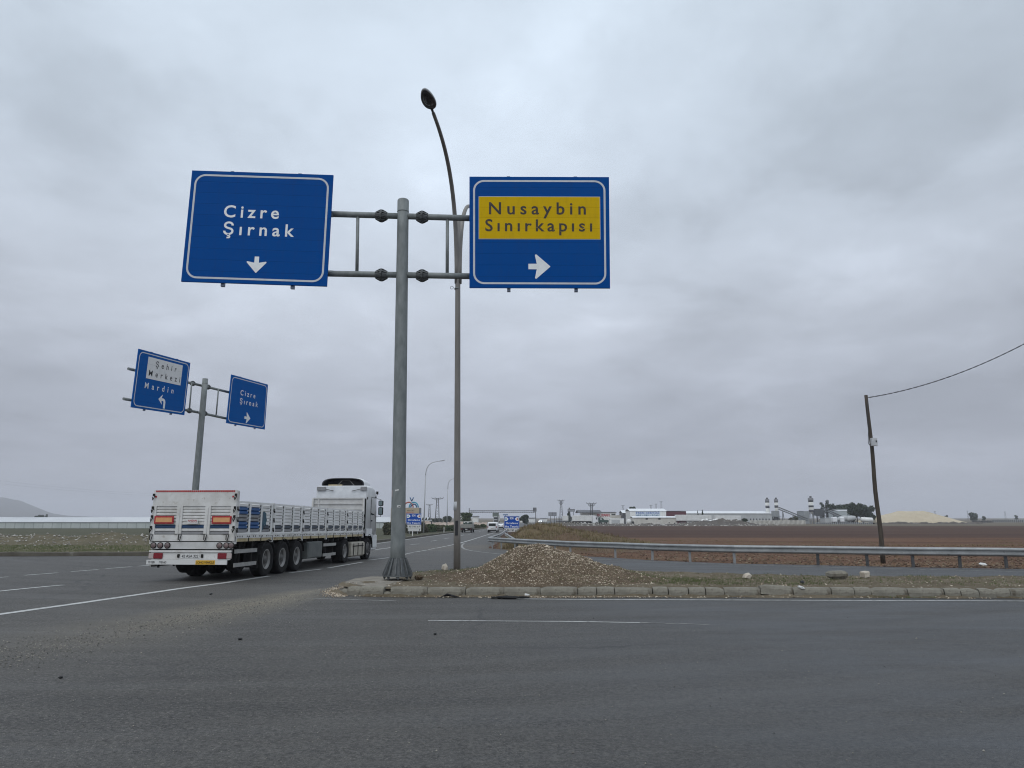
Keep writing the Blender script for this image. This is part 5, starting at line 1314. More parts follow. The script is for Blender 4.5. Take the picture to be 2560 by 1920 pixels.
mb = MB(); mb.add([(-.6, .42, 1.06), (.6, .42, 1.06), (.54, .93, 1.44), (-.54, .93, 1.44)], [(0, 1, 2, 3)]); mb.build('rear_window', 'glass', cr)
mb = MB(); mb.box(-.78, .78, -.03, .02, .32, .55); mb.build('rear_bumper', 'chassis', cr)
for s_ in (1, -1):
    mb = MB(); mb.box(s_*.7-.1, s_*.7+.1, -.02, .02, .72, .88); mb.build('tail_light', 'red_dark', cr)
    for y in (.8, 3.5): wheel(cr, s_*.76, y, .32, .2, .2, s_, .03)
tk_ = thing('lorry', 'distant white high-cab lorry coming along behind the white van', 'truck', gpos(1240, 1300, 330), (0, 0, math.pi-.03))
body(tk_, 'cab', [rsec(0, 1.2, .6, 2.6, .2), rsec(.15, 1.24, .5, 3.0, .2), rsec(.5, 1.25, .5, 3.9, .3), rsec(2.2, 1.25, .5, 4.1, .3)], 'white_car')
for o in kids(tk_): o.location.y = -2
mb = MB(); mb.box(-1.1, 1.1, .17, .22, 1.9, 2.9); ws_ = mb.build('windscreen', 'glass', tk_)
mb = MB(); mb.box(-.9, .9, .2, .28, .9, 1.6); mb.build('grille', 'dark', tk_)
mb = MB(); mb.box(-1.25, 1.25, -12, -2.3, 1.2, 3.9); mb.build('cargo_box', 'trailer_white', tk_)
for s_ in (1, -1): wheel(tk_, s_*1.05, -1.2, .5, .3, .3, s_, .05); wheel(tk_, s_*1.05, -10, .5, .3, .3, s_, .05)
c2 = thing('oncoming_car', 'tiny oncoming car with lit headlights far along the road', 'car', gpos(1352, 1300, 420), (0, 0, math.pi-.25))
body(c2, 'body', [rsec(0, .85, .3, .9, .1), rsec(1, .9, .3, 1.0, .1), rsec(1.8, .8, .3, 1.5, .1), rsec(3.4, .8, .3, 1.5, .1), rsec(4.2, .85, .3, 1.0, .1)], 'white_car')
for o in kids(c2): o.location.y = -2; o.scale.y = -1; o.location.y = 2
for s_ in (1, -1):
    mb = MB(); mb.box(s_*.62-.16, s_*.62+.16, 2.0, 2.04, .58, .8); mb.build('headlight', 'headlight_on', c2)
    wheel(c2, s_*.78, 1.2, .32, .2, .2, s_, .03); wheel(c2, s_*.78, -1.2, .32, .2, .2, s_, .03)
#--PART3--

# ------------------------------------------------------------------ GUARD RAIL
def beam(pts, z=.595):
    prof = [(0, -.155), (.045, -.135), (.075, -.10), (.075, -.065), (.02, -.025), (.02, .025), (.075, .065), (.075, .10), (.045, .135), (0, .155)]
    secs = []
    for i, p in enumerate(pts):
        d = (pts[min(i+1, len(pts)-1)]-pts[max(i-1, 0)]); n = Vector((d.y, -d.x, 0)).normalized()
        if n.y > 0 and abs(n.y) > .3: n = -n
        secs.append([Vector((p.x+n.x*a, p.y+n.y*a, zt(p.y)+z+b_)) for a, b_ in prof])
    mb = MB(); loft(mb, secs, smooth=False, closed=False, caps=False); 
    back = [[q-(s_[2]-s_[0])*.12 for q in s_] for s_ in secs]
    loft(mb, back, smooth=False, closed=False, caps=False)
    return mb
def dense(pts, st=2.):
    out = [pts[0]]
    for a, b_ in zip(pts, pts[1:]):
        k = max(1, int((b_-a).length/st)); out += [a.lerp(b_, i/k) for i in range(1, k+1)]
    return out
rail = thing('guard_rail', 'long galvanised steel crash barrier between the slip road and the ploughed field', 'guard rail', rail_pts[0])
def loc(p): return p-rail_pts[0]
rp = [p+Vector((0, .12, 0)) for p in rail_pts]+[Vector((21.5, 25.0, 0)), Vector((30, 23.6, 0))]
def sub(mb, q): 
    for v in mb.v: v -= q
    return mb
sub(beam(dense(rp)), rail_pts[0]).build('rail', 'rail_steel', rail)
leg = [rail_pts[0]+Vector((-.02, .1, 0)), at(1250, 1333, 71), at(1262, 1326, 100), at(1275, 1320, 140)]
sub(beam(dense(leg, 6)), rail_pts[0]).build('rail', 'rail_steel', rail)
for p in rail_pts[2:]+[Vector((18.9, 25.7, 0)), Vector((20.4, 25.3, 0))]+[rail_pts[0].lerp(rail_pts[1], .25), rail_pts[0].lerp(rail_pts[1], .8), rail_pts[1].lerp(rail_pts[2], .45), rail_pts[2].lerp(rail_pts[3], .33), rail_pts[2].lerp(rail_pts[3], .66)]+[leg[0].lerp(leg[1], k/5) for k in range(1, 6)]:
    q = loc(Vector((p.x, p.y+.15, zt(p.y)))); mb = MB()
    lean = .03*math.sin(p.x*3.1)
    T = Matrix.Translation(q) @ Matrix.Rotation(lean, 4, 'Y')
    mb.box(-.05, .05, 0, .008, -.05, .72, T=T); mb.box(-.05, -.042, .0085, .06, -.05, .72, T=T); mb.box(.042, .05, .0085, .06, -.05, .72, T=T)
    mb.build('post', 'post_dark' if p.x > 11.3 else 'post_pale', rail)
mb = MB(); pts = dense([at(1263, 1331, 78), at(1288, 1346, 48)], 5)
inner = thing('guard_rail', 'short inner crash barrier leading back from the gore beside the dry grass bank', 'guard rail', pts[0])
sub(beam(pts), pts[0]).build('rail', 'rail_steel', inner)
for k in range(0, len(pts), 2):
    q = Vector((pts[k].x+.12, pts[k].y, zt(pts[k].y)))-pts[0]; mb = MB(); mb.box(q.x-.05, q.x+.05, q.y-.03, q.y+.03, q.z-.05, q.z+.7); mb.build('post', 'post_dark', inner)

# ------------------------------------------------------------------ WOODEN POLE AND ITS CABLE
ub = G(2208, 1408); ut = at(2165.5, 988, ub.y+.2)-ub
up = thing('utility_pole', 'leaning weathered wooden utility pole standing behind the crash barrier', 'utility pole', ub)
mb = MB(); wob = [Vector((.02*math.sin(k*.9), .015*math.cos(k*1.3), 0)) for k in range(13)]
mb.tube([ut*(k/12)+(wob[k] if 0 < k else Vector((0, 0, -.05))) for k in range(13)], [.10-.03*k/12 for k in range(13)], 12); wp_ = mb.build('pole', 'wood', up)
def on_pole(sx, sy): return at(sx, sy, ub.y)-ub
c = on_pole(2179, 1106); mb = MB(); mb.box(c.x-.10, c.x+.13, -.26, -.10, c.z-.17, c.z+.17, ch=.01); mbx = mb.build('meter_box', 'box_white', up)
mb = MB(); mb.box(c.x+.05, c.x+.10, -.268, -.2605, c.z-.02, c.z+.06); mb.build('box_window', 'dark', mbx)
pp = [on_pole(*q)+Vector((0, -.1, 0)) for q in ((2167, 1000), (2166, 1045), (2169, 1060), (2168, 1090), (2168, 1108), (2171, 1113), (2176, 1112))]
mb = MB(); mb.tube(pp, .013, 6); mb.build('service_cable', 'cable', up)
A = ub+ut*.985+Vector((.08, 0, 0)); Bc = at(2920, 620, ub.y-6)
mb = MB(); pts = []; 
for k in range(41):
    t = k/40; p = A.lerp(Bc, t); p.z -= 4*.95*t*(1-t); pts.append(p)
for ph in (0, math.pi):
    q = []
    for i in range(len(pts)*6-5):
        t = i/6; a = int(min(t, len(pts)-2)); p = pts[a].lerp(pts[a+1], t-a); th = i*.55+ph
        q.append(p+Vector((0, .012*math.cos(th), .014*math.sin(th))))
    mb.tube(q, .011, 5)
tag(mb.build('overhead_cable', 'cable', loc=A), 'twisted black cable sagging away from the top of the wooden pole', 'cable')

# ------------------------------------------------------------------ BANKS AND KERBS
def height_patch(name, m, x0, x1, y0, y1, nx, ny, f, kind='structure', label=None, cat=None):
    mb = MB(); vs = []
    for i in range(nx+1):
        for j in range(ny+1):
            x = x0+(x1-x0)*i/nx; y = y0+(y1-y0)*j/ny; vs.append((x, y, zt(y)-.06+f(x, y)))
    mb.add(vs, [(i*(ny+1)+j, (i+1)*(ny+1)+j, (i+1)*(ny+1)+j+1, i*(ny+1)+j+1) for i in range(nx) for j in range(ny)], 0, True)
    o = mb.build(name, m)
    return tag(o, label, cat, kind=kind) if kind else tag(o, label, cat)
def bankf(x, y):
    h = interp(x, [(-1.2, 0), (-.2, .5), (1.2, 1.35), (2.6, 1.55), (4.5, 1.3), (7, .85), (9, .5), (11.5, .12), (14, 0), (22, 0)])
    return h*math.exp(-((y-62-x*.25)/9)**2)*(1+.40*fbm(x, y, .5)+.15*fbm(x, y, 1.6))+.06*fbm(x, y, 1.7)*(1 if h > .1 else 0)
height_patch('embankment', 'dry_bank', -1.2, 22, 46, 84, 70, 60, bankf)
rdc = at(1413, 1333, 47)
def dirtf(x, y):
    r = math.hypot((x-rdc.x)/1.5, (y-47)/1.9); r2 = math.hypot((x-rdc.x-2.2)/1.9, (y-47.5)/1.8)
    return (rdc.z-zt(47))*math.exp(-r*r*1.1)*(1+.12*fbm(x, y, 1.1))+.42*math.exp(-r2*r2)*(1+.2*fbm(x, y, 1.4))
tag(height_patch('dirt_mound', 'red_dirt', rdc.x-6, rdc.x+8.5, 41, 53, 60, 40, dirtf, None), 'low reddish dirt mound in the field edge behind the crash barrier', 'mound')
mb = MB(); rg = random.Random(11)
for k in range(4200):
    x = rg.uniform(-.6, 14)*rg.random()**.5; y = rg.uniform(46, 74); h = bankf(x, y)
    if h > .12: blades(mb, x, y, zt(y)+h-.08, rg, rg.uniform(.12, .38), 5, .12, .018)
for k in range(260):
    x = rg.uniform(-1.6, 1.5); y = rg.uniform(43.5, 51); 
    if x > XR(y)+.2: blades(mb, x, y, zt(y)-.02, rg, .35, 6, .15, .02)
for k in range(700):
    x = rdc.x+rg.gauss(.6, 1.9); y = rg.uniform(44.5, 48.5); h = dirtf(x, y)
    if h > .1: blades(mb, x, y, zt(y)+h-.08, rg, rg.uniform(.08, .22), 4, .12, .014)
for k in range(2600):                                      # rows of pale stubble left standing across the field
    y0 = rg.choice((53., 58., 59.5, 66., 75.)); x = rg.uniform(XR(y0)+4, y0*.75); y = y0+rg.gauss(0, .35)+.8*fbm(x, y0, .08)
    if fbm(x, y0*3, .12) > -.05: blades(mb, x, y, zt(y)-.02, rg, rg.uniform(.06, .16), 4, .25, .016)
for k in range(900):                                       # straw tufts along the field edge
    x = rg.uniform(2, 40); y = XR(min(x, 20)) if False else rg.uniform(30, 44)
    if x > XR(y)+.3: blades(mb, x, y, zt(y)-.02, rg, rg.uniform(.04, .12), 5, .12, .012)
tag(mb.build('dry_grass', 'dry_grass'), 'dry straw grass on the bank beside the gore', 'grass', kind='stuff')
mb = MB()
for k in range(3800):
    y = 26.3+rg.random()**1.6*34; x = rg.uniform(XR(y)+.15, max(XR(y)+2, y*.74)); r = rg.choice((.03, .04, .055, .08))*rg.uniform(.6, 1.2)
    mb.pebble((x, y, zt(y)+r*.15), r, rg)
tag(mb.build('soil_clods', 'clods'), 'clods of turned red soil in the field', 'soil', kind='stuff')
lit = Vector((at(2457, 1407, 29).x, 29, zt(29))); put(rock_thing(lit, .17, 'white plastic rag lying on the field behind the right end of the barrier', 'litter', 'plastic_white', 'litter', .4, 21))
# left: kerb, verge, stony berm
mb = MB(); KP = [Vector((x, y, 0)) for x, y in ((-90, lk[0].y-.2), (-26, lk[0].y+.2), (-17.2, lk[0].y+1.0), (-14.6, lk[0].y+4.2))]+[Vector((x, y, 0)) for y, x in pl([p-Vector((.6, 0, 0)) for p in left_l[:5]])]
KP = dense(KP, 1.2); rk = random.Random(6); secs = []
for i, p in enumerate(KP):
    d = KP[min(i+1, len(KP)-1)]-KP[max(i-1, 0)]; n = Vector((-d.y, d.x, 0)).normalized(); z = zt(p.y); j = rk.uniform(-.03, .02); h = .20 if p.y > 37 else .26
    secs.append([Vector((p.x, p.y, z)), Vector((p.x, p.y, z+h+j)), Vector((p.x+n.x*.3, p.y+n.y*.3, z+h+.02+j)), Vector((p.x+n.x*.9, p.y+n.y*.9, z-.02))])
loft(mb, secs, smooth=False, closed=False, caps=False); tag(mb.build('kerb', 'kerb_dark'), kind='structure')
def bermf(x, y):
    return (.78+.22*fbm(x, 0, .35)+.10*fbm(x, y, 1.4))*math.exp(-((y-65+.6*fbm(x, 2, .2))/3.4)**2)+(.9*math.exp(-(((x+20.3)/3.6)**2+((y-67)/2.5)**2)))+.05*fbm(x, y, 2.5)
height_patch('stony_bank', 'berm', -75, -15.5, 57, 74, 150, 30, bermf)
mb = MB()
for k in range(1300):
    x = rg.uniform(-62, -16); y = rg.gauss(63, 2.2) if k % 3 else rg.uniform(40, 62); r = rg.choice((.05, .07, .09, .13))*rg.uniform(.6, 1.2)
    if k % 3 == 0: r *= .55
    if 57 < y < 74: z = bermf(x, y)
    else: z = 0
    mb.pebble((x, y, zt(y)+z-.03+r*.1), r, rg)
tag(mb.build('rubble', 'rubble_bits'), 'pale stones strewn along the bank left of the lorry', 'rubble', kind='stuff')
mb = MB()
for k in range(5200):
    y = lk[0].y+.6+rg.random()*24; x = rg.uniform(-.74*y, -.28*y)
    if x < XL(y)-.8: blades(mb, x, y, zt(y)-.02, rg, rg.uniform(.05, .13), 4, .15, .014)
tag(mb.build('verge_grass', 'grass'), 'short green grass on the left verge', 'grass', kind='stuff')

# ------------------------------------------------------------------ TREES AND SHRUBS
def leafy(mb, c, R, n, s_, rng, squash=1.):
    for _ in range(n):
        v = Vector((rng.gauss(0, 1), rng.gauss(0, 1), rng.gauss(0, 1))).normalized()*rng.random()**.38
        p = Vector((c[0]+v.x*R[0], c[1]+v.y*R[1], c[2]+v.z*R[2])); a = Vector((rng.gauss(0, 1), rng.gauss(0, 1), rng.gauss(0, 1))).normalized(); b_ = a.orthogonal().normalized(); q = a.cross(b_)
        s2 = s_*rng.uniform(.5, 1.3)
        mb.add([p-b_*s2, p+q*s2*.45, p+b_*s2, p-q*s2*.45], [(0, 1, 2, 3)])
def tree(name, label, cat, sx, sy_top, Y, width_src, m='leaf_dark', shape='round', group=None, seed=1, dens=1., base_src=None):
    rng = random.Random(seed); p = at(sx, sy_top, Y); z0 = zt(Y); H_ = p.z-z0; R = width_src/2.5/727*Y/2
    o = thing(name, label, cat, (p.x, Y, z0), group=group)
    mb = MB(); ln = rng.uniform(-.04, .04)*H_
    mb.tube([(0, 0, 0), (ln*.4, 0, H_*.3), (ln, 0, H_*.75)], [max(.06, H_*.022), H_*.016+.03, .03], 7)
    for k in range(4):
        a = rng.uniform(0, 6.28); z = H_*rng.uniform(.3, .6); mb.tube([(ln*.5, 0, z), (ln*.5+math.cos(a)*R*.6, math.sin(a)*R*.6, z+H_*.18)], [.012*H_, .01], 5)
    mb.build('trunk', 'bark', o)
    mb = MB(); nl = 11 if shape != 'column' else 9; s_ = max(.12, min(R, H_)*.17)
    for k in range(nl):
        t = (k+.5)/nl; a = rng.uniform(0, 6.28)
        if shape == 'cone': z = H_*(.12+.84*t); rr = R*(1.05-t)*.55; lr = R*(1.05-t)*.65+.1
        elif shape == 'column': z = H_*(.15+.75*t); rr = R*.35; lr = R*.62
        elif shape == 'shrub': z = H_*(.15+.6*rng.random()); rr = R*.62; lr = R*rng.uniform(.32, .5)
        else: z = H_*(.30+.55*rng.random()); rr = R*.66; lr = R*rng.uniform(.40, .60)
        cx, cy = math.cos(a)*rr*rng.random()**.5+ln*t, math.sin(a)*rr*rng.random()**.5
        lz = min(lr*rng.uniform(.8, 1.2), (H_-z)) if H_-z > .2 else .2
        leafy(mb, (cx, cy, z), (lr, lr, max(.15, lz)), int(210*dens), s_, rng)
    mb.build('crown' if shape != 'shrub' else 'foliage', m, o)
    return o
for k, (sx, sy, Y, w_, m, lab) in enumerate((
    (974, 1303, 112, 44, 'leaf_olive', 'tall olive-brown shrub just right of the lorry cab'),
    (1000, 1308, 118, 40, 'leaf_olive', 'olive shrub behind the foot of the left blue speed sign'),
    (1034, 1313, 128, 40, 'leaf_olive', 'bushy shrub behind the middle of the left speed sign'),
    (1062, 1306, 136, 40, 'leaf_olive', 'tall shrub right beside the left speed sign'),
    (1080, 1311, 141, 40, 'leaf_green', 'dark shrub right of the slim curved lamp'),
    (1099, 1312, 147, 36, 'leaf_olive', 'brownish shrub below the lattice pylons'),
    (1117, 1313, 153, 36, 'leaf_green', 'low green shrub beside the second curved lamp'),
    (1138, 1312, 158, 34, 'leaf_olive', 'low shrub left of the near lamp post'),
    (1190, 1311, 190, 26, 'leaf_olive', 'low shrub right of the pickup truck'),
    (1208, 1310, 205, 22, 'leaf_green', 'small dark shrub on the far verge by the van'))):
    tree('shrub', lab, 'shrub', sx, sy, Y, w_, m, 'shrub', 'shrubs along the far verge', seed=40+k)
for k, (sx, sy, Y, w_, m, shp, lab) in enumerate((
    (1168, 1282, 240, 34, 'leaf_green', 'round', 'round green tree beside the white house, above the pickup'),
    (1118, 1290, 330, 22, 'leaf_dark', 'round', 'grey-green tree behind the second curved lamp'),
    (1095, 1296, 380, 26, 'leaf_dark', 'round', 'hazy low tree beneath the lattice pylons'),
    (1310, 1287, 300, 26, 'leaf_dark', 'round', 'dark leaning tree right of the right blue speed sign'),
    (1581, 1262, 340, 20, 'leaf_dark', 'round', 'larger dark tree rising behind the workshop roof'),
    (1592, 1266, 345, 9, 'leaf_dark', 'round', 'smaller dark tree behind the workshop roof'),
    (1744, 1275, 345, 9, 'leaf_dark', 'cone', 'small conical tree in front of the white warehouse roof'),
    (1755, 1273, 342, 11, 'leaf_dark', 'cone', 'taller conical tree in front of the white warehouse roof'),
    (1422, 1268, 420, 16, 'leaf_dark', 'cone', 'dark cypress-like tree behind the roadside sign boards'),
    (2056, 1251, 360, 14, 'leaf_dark', 'column', 'slender tree just right of the banded silo'),
    (2066, 1246, 365, 14, 'leaf_dark', 'column', 'tallest slender tree behind the concrete plant'),
    (2080, 1250, 360, 34, 'leaf_dark', 'round', 'broad dark tree behind the right conveyor'),
    (2098, 1256, 365, 34, 'leaf_dark', 'round', 'dark tree above the pale corrugated shed'),
    (2116, 1259, 368, 30, 'leaf_dark', 'round', 'dark tree at the right end of the pale shed'),
    (2139, 1252, 318, 44, 'leaf_dark', 'shrub', 'big dense dark tree left of the white tank'),
    (2156, 1260, 322, 30, 'leaf_dark', 'round', 'dense dark tree directly behind the white tank'),
    (2174, 1263, 330, 26, 'leaf_dark', 'round', 'loose dark tree between white tank and sand heap'),
    (2432, 1279, 520, 22, 'leaf_dark', 'round', 'lone dark tree right of the sand heap'),
    (2459, 1290, 560, 9, 'leaf_dark', 'round', 'tiny tree near the far fence'),
    (2365, 1287, 620, 8, 'leaf_dark', 'round', 'tiny hazy tree above the right end of the sand heap'),
    (2540, 1287, 650, 9, 'leaf_dark', 'round', 'tiny hazy tree at the right edge'),
    (92, 1287, 640, 14, 'leaf_dark', 'shrub', 'left tree of the distant clump beyond the greenhouses'),
    (104, 1286, 645, 16, 'leaf_dark', 'shrub', 'middle tree of the distant clump beyond the greenhouses'),
    (116, 1285, 640, 8, 'leaf_dark', 'column', 'right tree of the distant clump beyond the greenhouses'),
    (1858, 1294, 290, 22, 'leaf_dark', 'shrub', 'dark bush beside the rightmost white trailer'),
    (1842, 1297, 288, 14, 'leaf_olive', 'shrub', 'small bush in front of the rightmost white trailer'),
    (1983, 1290, 330, 26, 'leaf_olive', 'shrub', 'dark bush beneath the left conveyor'))):
    tree('bush' if 'bush' in lab else 'tree', lab, 'bush' if 'bush' in lab else 'tree', sx, sy, Y, w_, m, shp, 'distant trees', seed=70+k, dens=.9)

# ------------------------------------------------------------------ PYLONS, GANTRY, BOARDS
def pylon(label, sx, sy_top, Y, w_top=.5, w_bot=1.1, arms=(1.6,), group='lattice power pylons', z_off=0):
    p = at(sx, sy_top, Y); z0 = zt(Y); H_ = p.z-z0; o = thing('power_pylon', label, 'pylon', (p.x, Y, z0), group=group)
    mb = MB(); n = 9; th = .09*Y/350+.02
    def cr(t, i): wd = (w_bot+(w_top-w_bot)*t)/2; return Vector(((-1, 1, 1, -1)[i]*wd, (-1, -1, 1, 1)[i]*wd, H_*t))
    for i in range(4): mb.bar(cr(0, i), cr(1, i), th*1.3, th*1.3)
    for k in range(n):
        for i in range(4):
            a, b_ = cr(k/n, i), cr((k+1)/n, (i+1) % 4); mb.bar(a, b_, th*.7, th*.7) if k % 2 else mb.bar(cr(k/n, (i+1) % 4), cr((k+1)/n, i), th*.7, th*.7)
    mb.build('lattice_mast', 'steel_dark', o)
    for j, a in enumerate(arms):
        z = H_*(1-.10*j); mb = MB(); mb.bar((-a, 0, z-.15), (a, 0, z-.15), .16, .16); mb.bar((-a, 0, z-.15), (0, 0, z-.9), .1, .1); mb.bar((a, 0, z-.15), (0, 0, z-.9), .1, .1); cx_ = mb.build('crossarm', 'steel_dark', o)
        for x in (-a, -a*.45, a*.45, a):
            mb = MB(); mb.lathe([(.03, 0), (.13, .1), (.06, .2), (.13, .3), (.05, .42), (0, .5)], 6, T=Matrix.Translation((x, 0, z-.08))); mb.build('insulator', 'steel_dark', cx_)
    return o
pylon('farther small lattice pylon right of the slim curved lamp', 1074, 1261, 480, .6, 1.6, (2.2,))
pylon('nearer taller lattice pylon right of the slim curved lamp', 1094, 1245, 300, .7, 1.8, (2.3,))
pylon('lattice pylon standing by the roadside trailers, right of the sign boards', 1402.5, 1251, 330, .5, 1.5, (1.4, .9))
pylon('short lattice pylon with transformer rising behind the white lorry', 1478.5, 1258, 310, .7, 1.1, (2.0, 1.2))
for sx, sy, Y, lab in ((1557, 1263, 600, 'pale hazy lattice pylon left of the workshop'), (1627, 1262, 650, 'hazy lattice pylon above the workshop roof'), (1640, 1259, 700, 'hazy slender lattice mast above the workshop roof'), (1653, 1253, 600, 'tallest thin mast behind the workshop roof end'), (2337, 1278, 900, 'tiny hazy pylon behind the sand heap'), (2418, 1277, 950, 'tiny hazy pylon left of the lone tree'), (2512, 1279, 900, 'tiny hazy pylon at far right')):
    p = at(sx, sy, Y); H_ = p.z-zt(Y); o = thing('power_pylon', lab, 'pylon', (p.x, Y, zt(Y)), group='lattice power pylons')
    mb = MB(); wd = .9
    for s_ in (-1, 1): mb.bar((s_*wd, 0, 0), (s_*wd*.35, 0, H_), .16, .16)
    for k in range(8): mb.bar((wd*(1-.65*k/8)*(-1)**k, 0, H_*k/8), (-wd*(1-.65*(k+1)/8)*(-1)**k, 0, H_*(k+1)/8), .1, .1)
    mb.build('lattice_mast', 'steel_dark', o); mb = MB(); mb.bar((-1.6, 0, H_*.97), (1.6, 0, H_*.97), .18, .18); mb.build('crossarm', 'steel_dark', o)
# lattice gantry spanning the road
YG2 = 250; gL, gR = at(1173, 1278, YG2), at(1339, 1274, YG2); z0 = zt(YG2)
gy = thing('road_gantry', 'slender lattice gantry spanning the highway in the distance', 'gantry', ((gL.x+gR.x)/2, YG2, z0))
half = (gR.x-gL.x)/2; zb, zu = (at(1256, 1281.5, YG2).z-z0), (at(1256, 1276.2, YG2).z-z0)
mb = MB(); n = 30
for z in (zb, zu):
    for y in (-.4, .4): mb.bar((-half, y, z), (half, y, z), .16, .16)
for k in range(n):
    a, b_ = -half+2*half*k/n, -half+2*half*(k+1)/n
    for y in (-.4, .4): mb.bar((a, y, zb), (a, y, zu), .09, .09); mb.bar((a, y, zb), (b_, y, zu), .09, .09)
mb.build('lattice_beam', 'steel_mid', gy)
for s_ in (-1, 1):
    mb = MB()
    for y in (-.4, .4): mb.bar((s_*half, y, 0), (s_*half, y, zu+.8), .24, .24)
    mb.build('post', 'steel_mid', gy)
mb = MB(); mb.box(half-.9, half+.3, -.5, .5, zu-.4, zu+1.0, ch=.1); mb.build('camera_box', 'board_grey', gy)
def board(name, label, cat, x0, x1, y0, y1, Y, m, legs=(.25, .75), th=.3, base=True):
    a, b_ = at(x0, y0, Y), at(x1, y1, Y); z0 = zt(Y); o = thing(name, label, cat, ((a.x+b_.x)/2, Y, z0)); hw = (b_.x-a.x)/2
    mb = MB(); mb.box(-hw, hw, -th/2, th/2, b_.z-z0, a.z-z0); p = mb.build('panel', m, o)
    for t in legs: mb = MB(); x = -hw+2*hw*t; mb.box(x-.1, x+.1, th/2+.01, th/2+.2, 0, b_.z-z0+.2); mb.build('leg', 'steel_dark', o)
    F = Face((-hw, -th/2, a.z-z0), (hw, -th/2, a.z-z0), (hw, -th/2, b_.z-z0), (-hw, -th/2, b_.z-z0)); return o, p, F
o, p, F = board('billboard', 'dark two-row billboard beside the highway, left of the first trailer', 'billboard', 1371, 1391.5, 1280.5, 1290, 330, 'board_grey')
for v in (.22, .72):
    mb = MB(); F.slab(mb, .06, v-.14, .45, v+.12, .0, .03); mb.build('poster', 'board_pale', p); mb = MB(); F.slab(mb, .53, v-.14, .94, v+.12, .0, .03); mb.build('poster', 'board_pale', p)
o, p, F = board('roadside_sign', 'tall raised grey sign board on two posts by the trailers', 'sign', 1419, 1437, 1272.5, 1279, 325, 'board_grey', (.35, .8))
mb = MB(); F.slab(mb, .08, .25, .92, .75, 0, .03); mb.build('lettering_band', 'board_pale', p)
board('road_sign', 'grey-green back of a road sign above the distant lorry', 'sign', 1231.5, 1247, 1282, 1291.5, 270, 'board_green', (.2, .8), .1)
board('road_sign', 'small pale blue road sign under the lattice gantry', 'sign', 1257, 1270, 1285, 1288.5, 265, 'emblem_pale', (.5,), .1)
# average-speed signs
def speed_sign(label, x0, x1, y0, yb_, yw, Y, base_sx, second=False):
    a, b_ = at(x0, y0, Y), at(x1, yb_, Y); z0 = zt(Y); o = thing('speed_camera_sign', label, 'road sign', ((a.x+b_.x)/2, Y, z0), group=None); hw = (b_.x-a.x)/2; zt_, zb_ = a.z-z0, b_.z-z0
    mb = MB(); mb.box(-hw, hw, -.06, 0, zb_, zt_); p = mb.build('blue_panel', 'blue_bright', o); F = Face((-hw, -.06, zt_), (hw, -.06, zt_), (hw, -.06, zb_), (-hw, -.06, zb_))
    mb = MB(); F.ring(mb, .03, .035, .12, .004); mb.build('border', 'border', p)
    F.text(p, 'EDS', .38, .62, .26, .15, 'white_letter', bold=.02); F.text(p, 'Ortalama', .12, .90, .66, .15, 'white_letter', bold=.025); F.text(p, 'Hız Tespiti', .07, .93, .93, .15, 'white_letter', bold=.025)
    for u, s_ in ((.17, 1), (.83, -1)):
        mb = MB(); F.poly(mb, [(u-.12*s_, .10), (u+.02*s_, .10), (u+.13*s_, .24), (u+.02*s_, .40), (u-.12*s_, .40)][::s_], .006); e = mb.build('camera_symbol', 'white_letter', p)
        mb = MB(); F.poly(mb, [(u-.04*s_+.05*math.cos(t*.7854), .25+.075*math.sin(t*.7854)) for t in range(8)], .010); mb.build('lens_mark', 'emblem_red' if s_ < 0 else 'emblem_cyan', e)
    zz = at(0, yw, Y).z-z0; mb = MB(); mb.box(-hw, hw, -.06, 0, zz, zb_-.03); q = mb.build('distance_plate', 'plate', o)
    F2 = Face((-hw, -.06, zb_-.03), (hw, -.06, zb_-.03), (hw, -.06, zz), (-hw, -.06, zz)); n_rows = 2 if second else 1
    F2.text(q, '90 740 m', .20, .82, .40 if second else .78, .24 if second else .52, 'ink', bold=.02)
    for u, s_ in ((.07, 1), (.92, -1)):
        mb = MB(); vv = .22 if second else .45; k = .5 if second else 1
        F2.poly(mb, [(u-.05, vv-.16*k), (u+.05, vv-.16*k), (u+.05, vv+.02*k), (u-.05, vv+.02*k)], .004); F2.poly(mb, [(u+.03*s_, vv+.03*k), (u+.05*s_, vv+.03*k), (u+.05*s_, vv+.3*k), (u+.02*s_, vv+.3*k)], .004); mb.build('arrow_mark', 'ink', q)
    if second:
        mb = MB(); F2.slab(mb, 0, .5, 1, .53, 0, .006); mb.build('plate_joint', 'stripe_grey', q); mb = MB(); F2.poly(mb, [(.88, .62), (.92, .62), (.92, .92), (.88, .92)], .005); mb.build('arrow_mark', 'ink', q)
    for x in (-hw*.55, hw*.55): mb = MB(); mb.box(x-.05, x+.05, .01, .1, 0, zt_-.1); mb.build('post', 'lamp_rim', o)
speed_sign('blue average-speed camera sign with two white plates, left of the street lamps', 1015.6, 1053, 1283.5, 1311.5, 1328, 122, 1030, True)
speed_sign('blue average-speed camera sign standing right of the white van', 1260, 1298.5, 1290, 1320.5, 1329.5, 112, 1262)
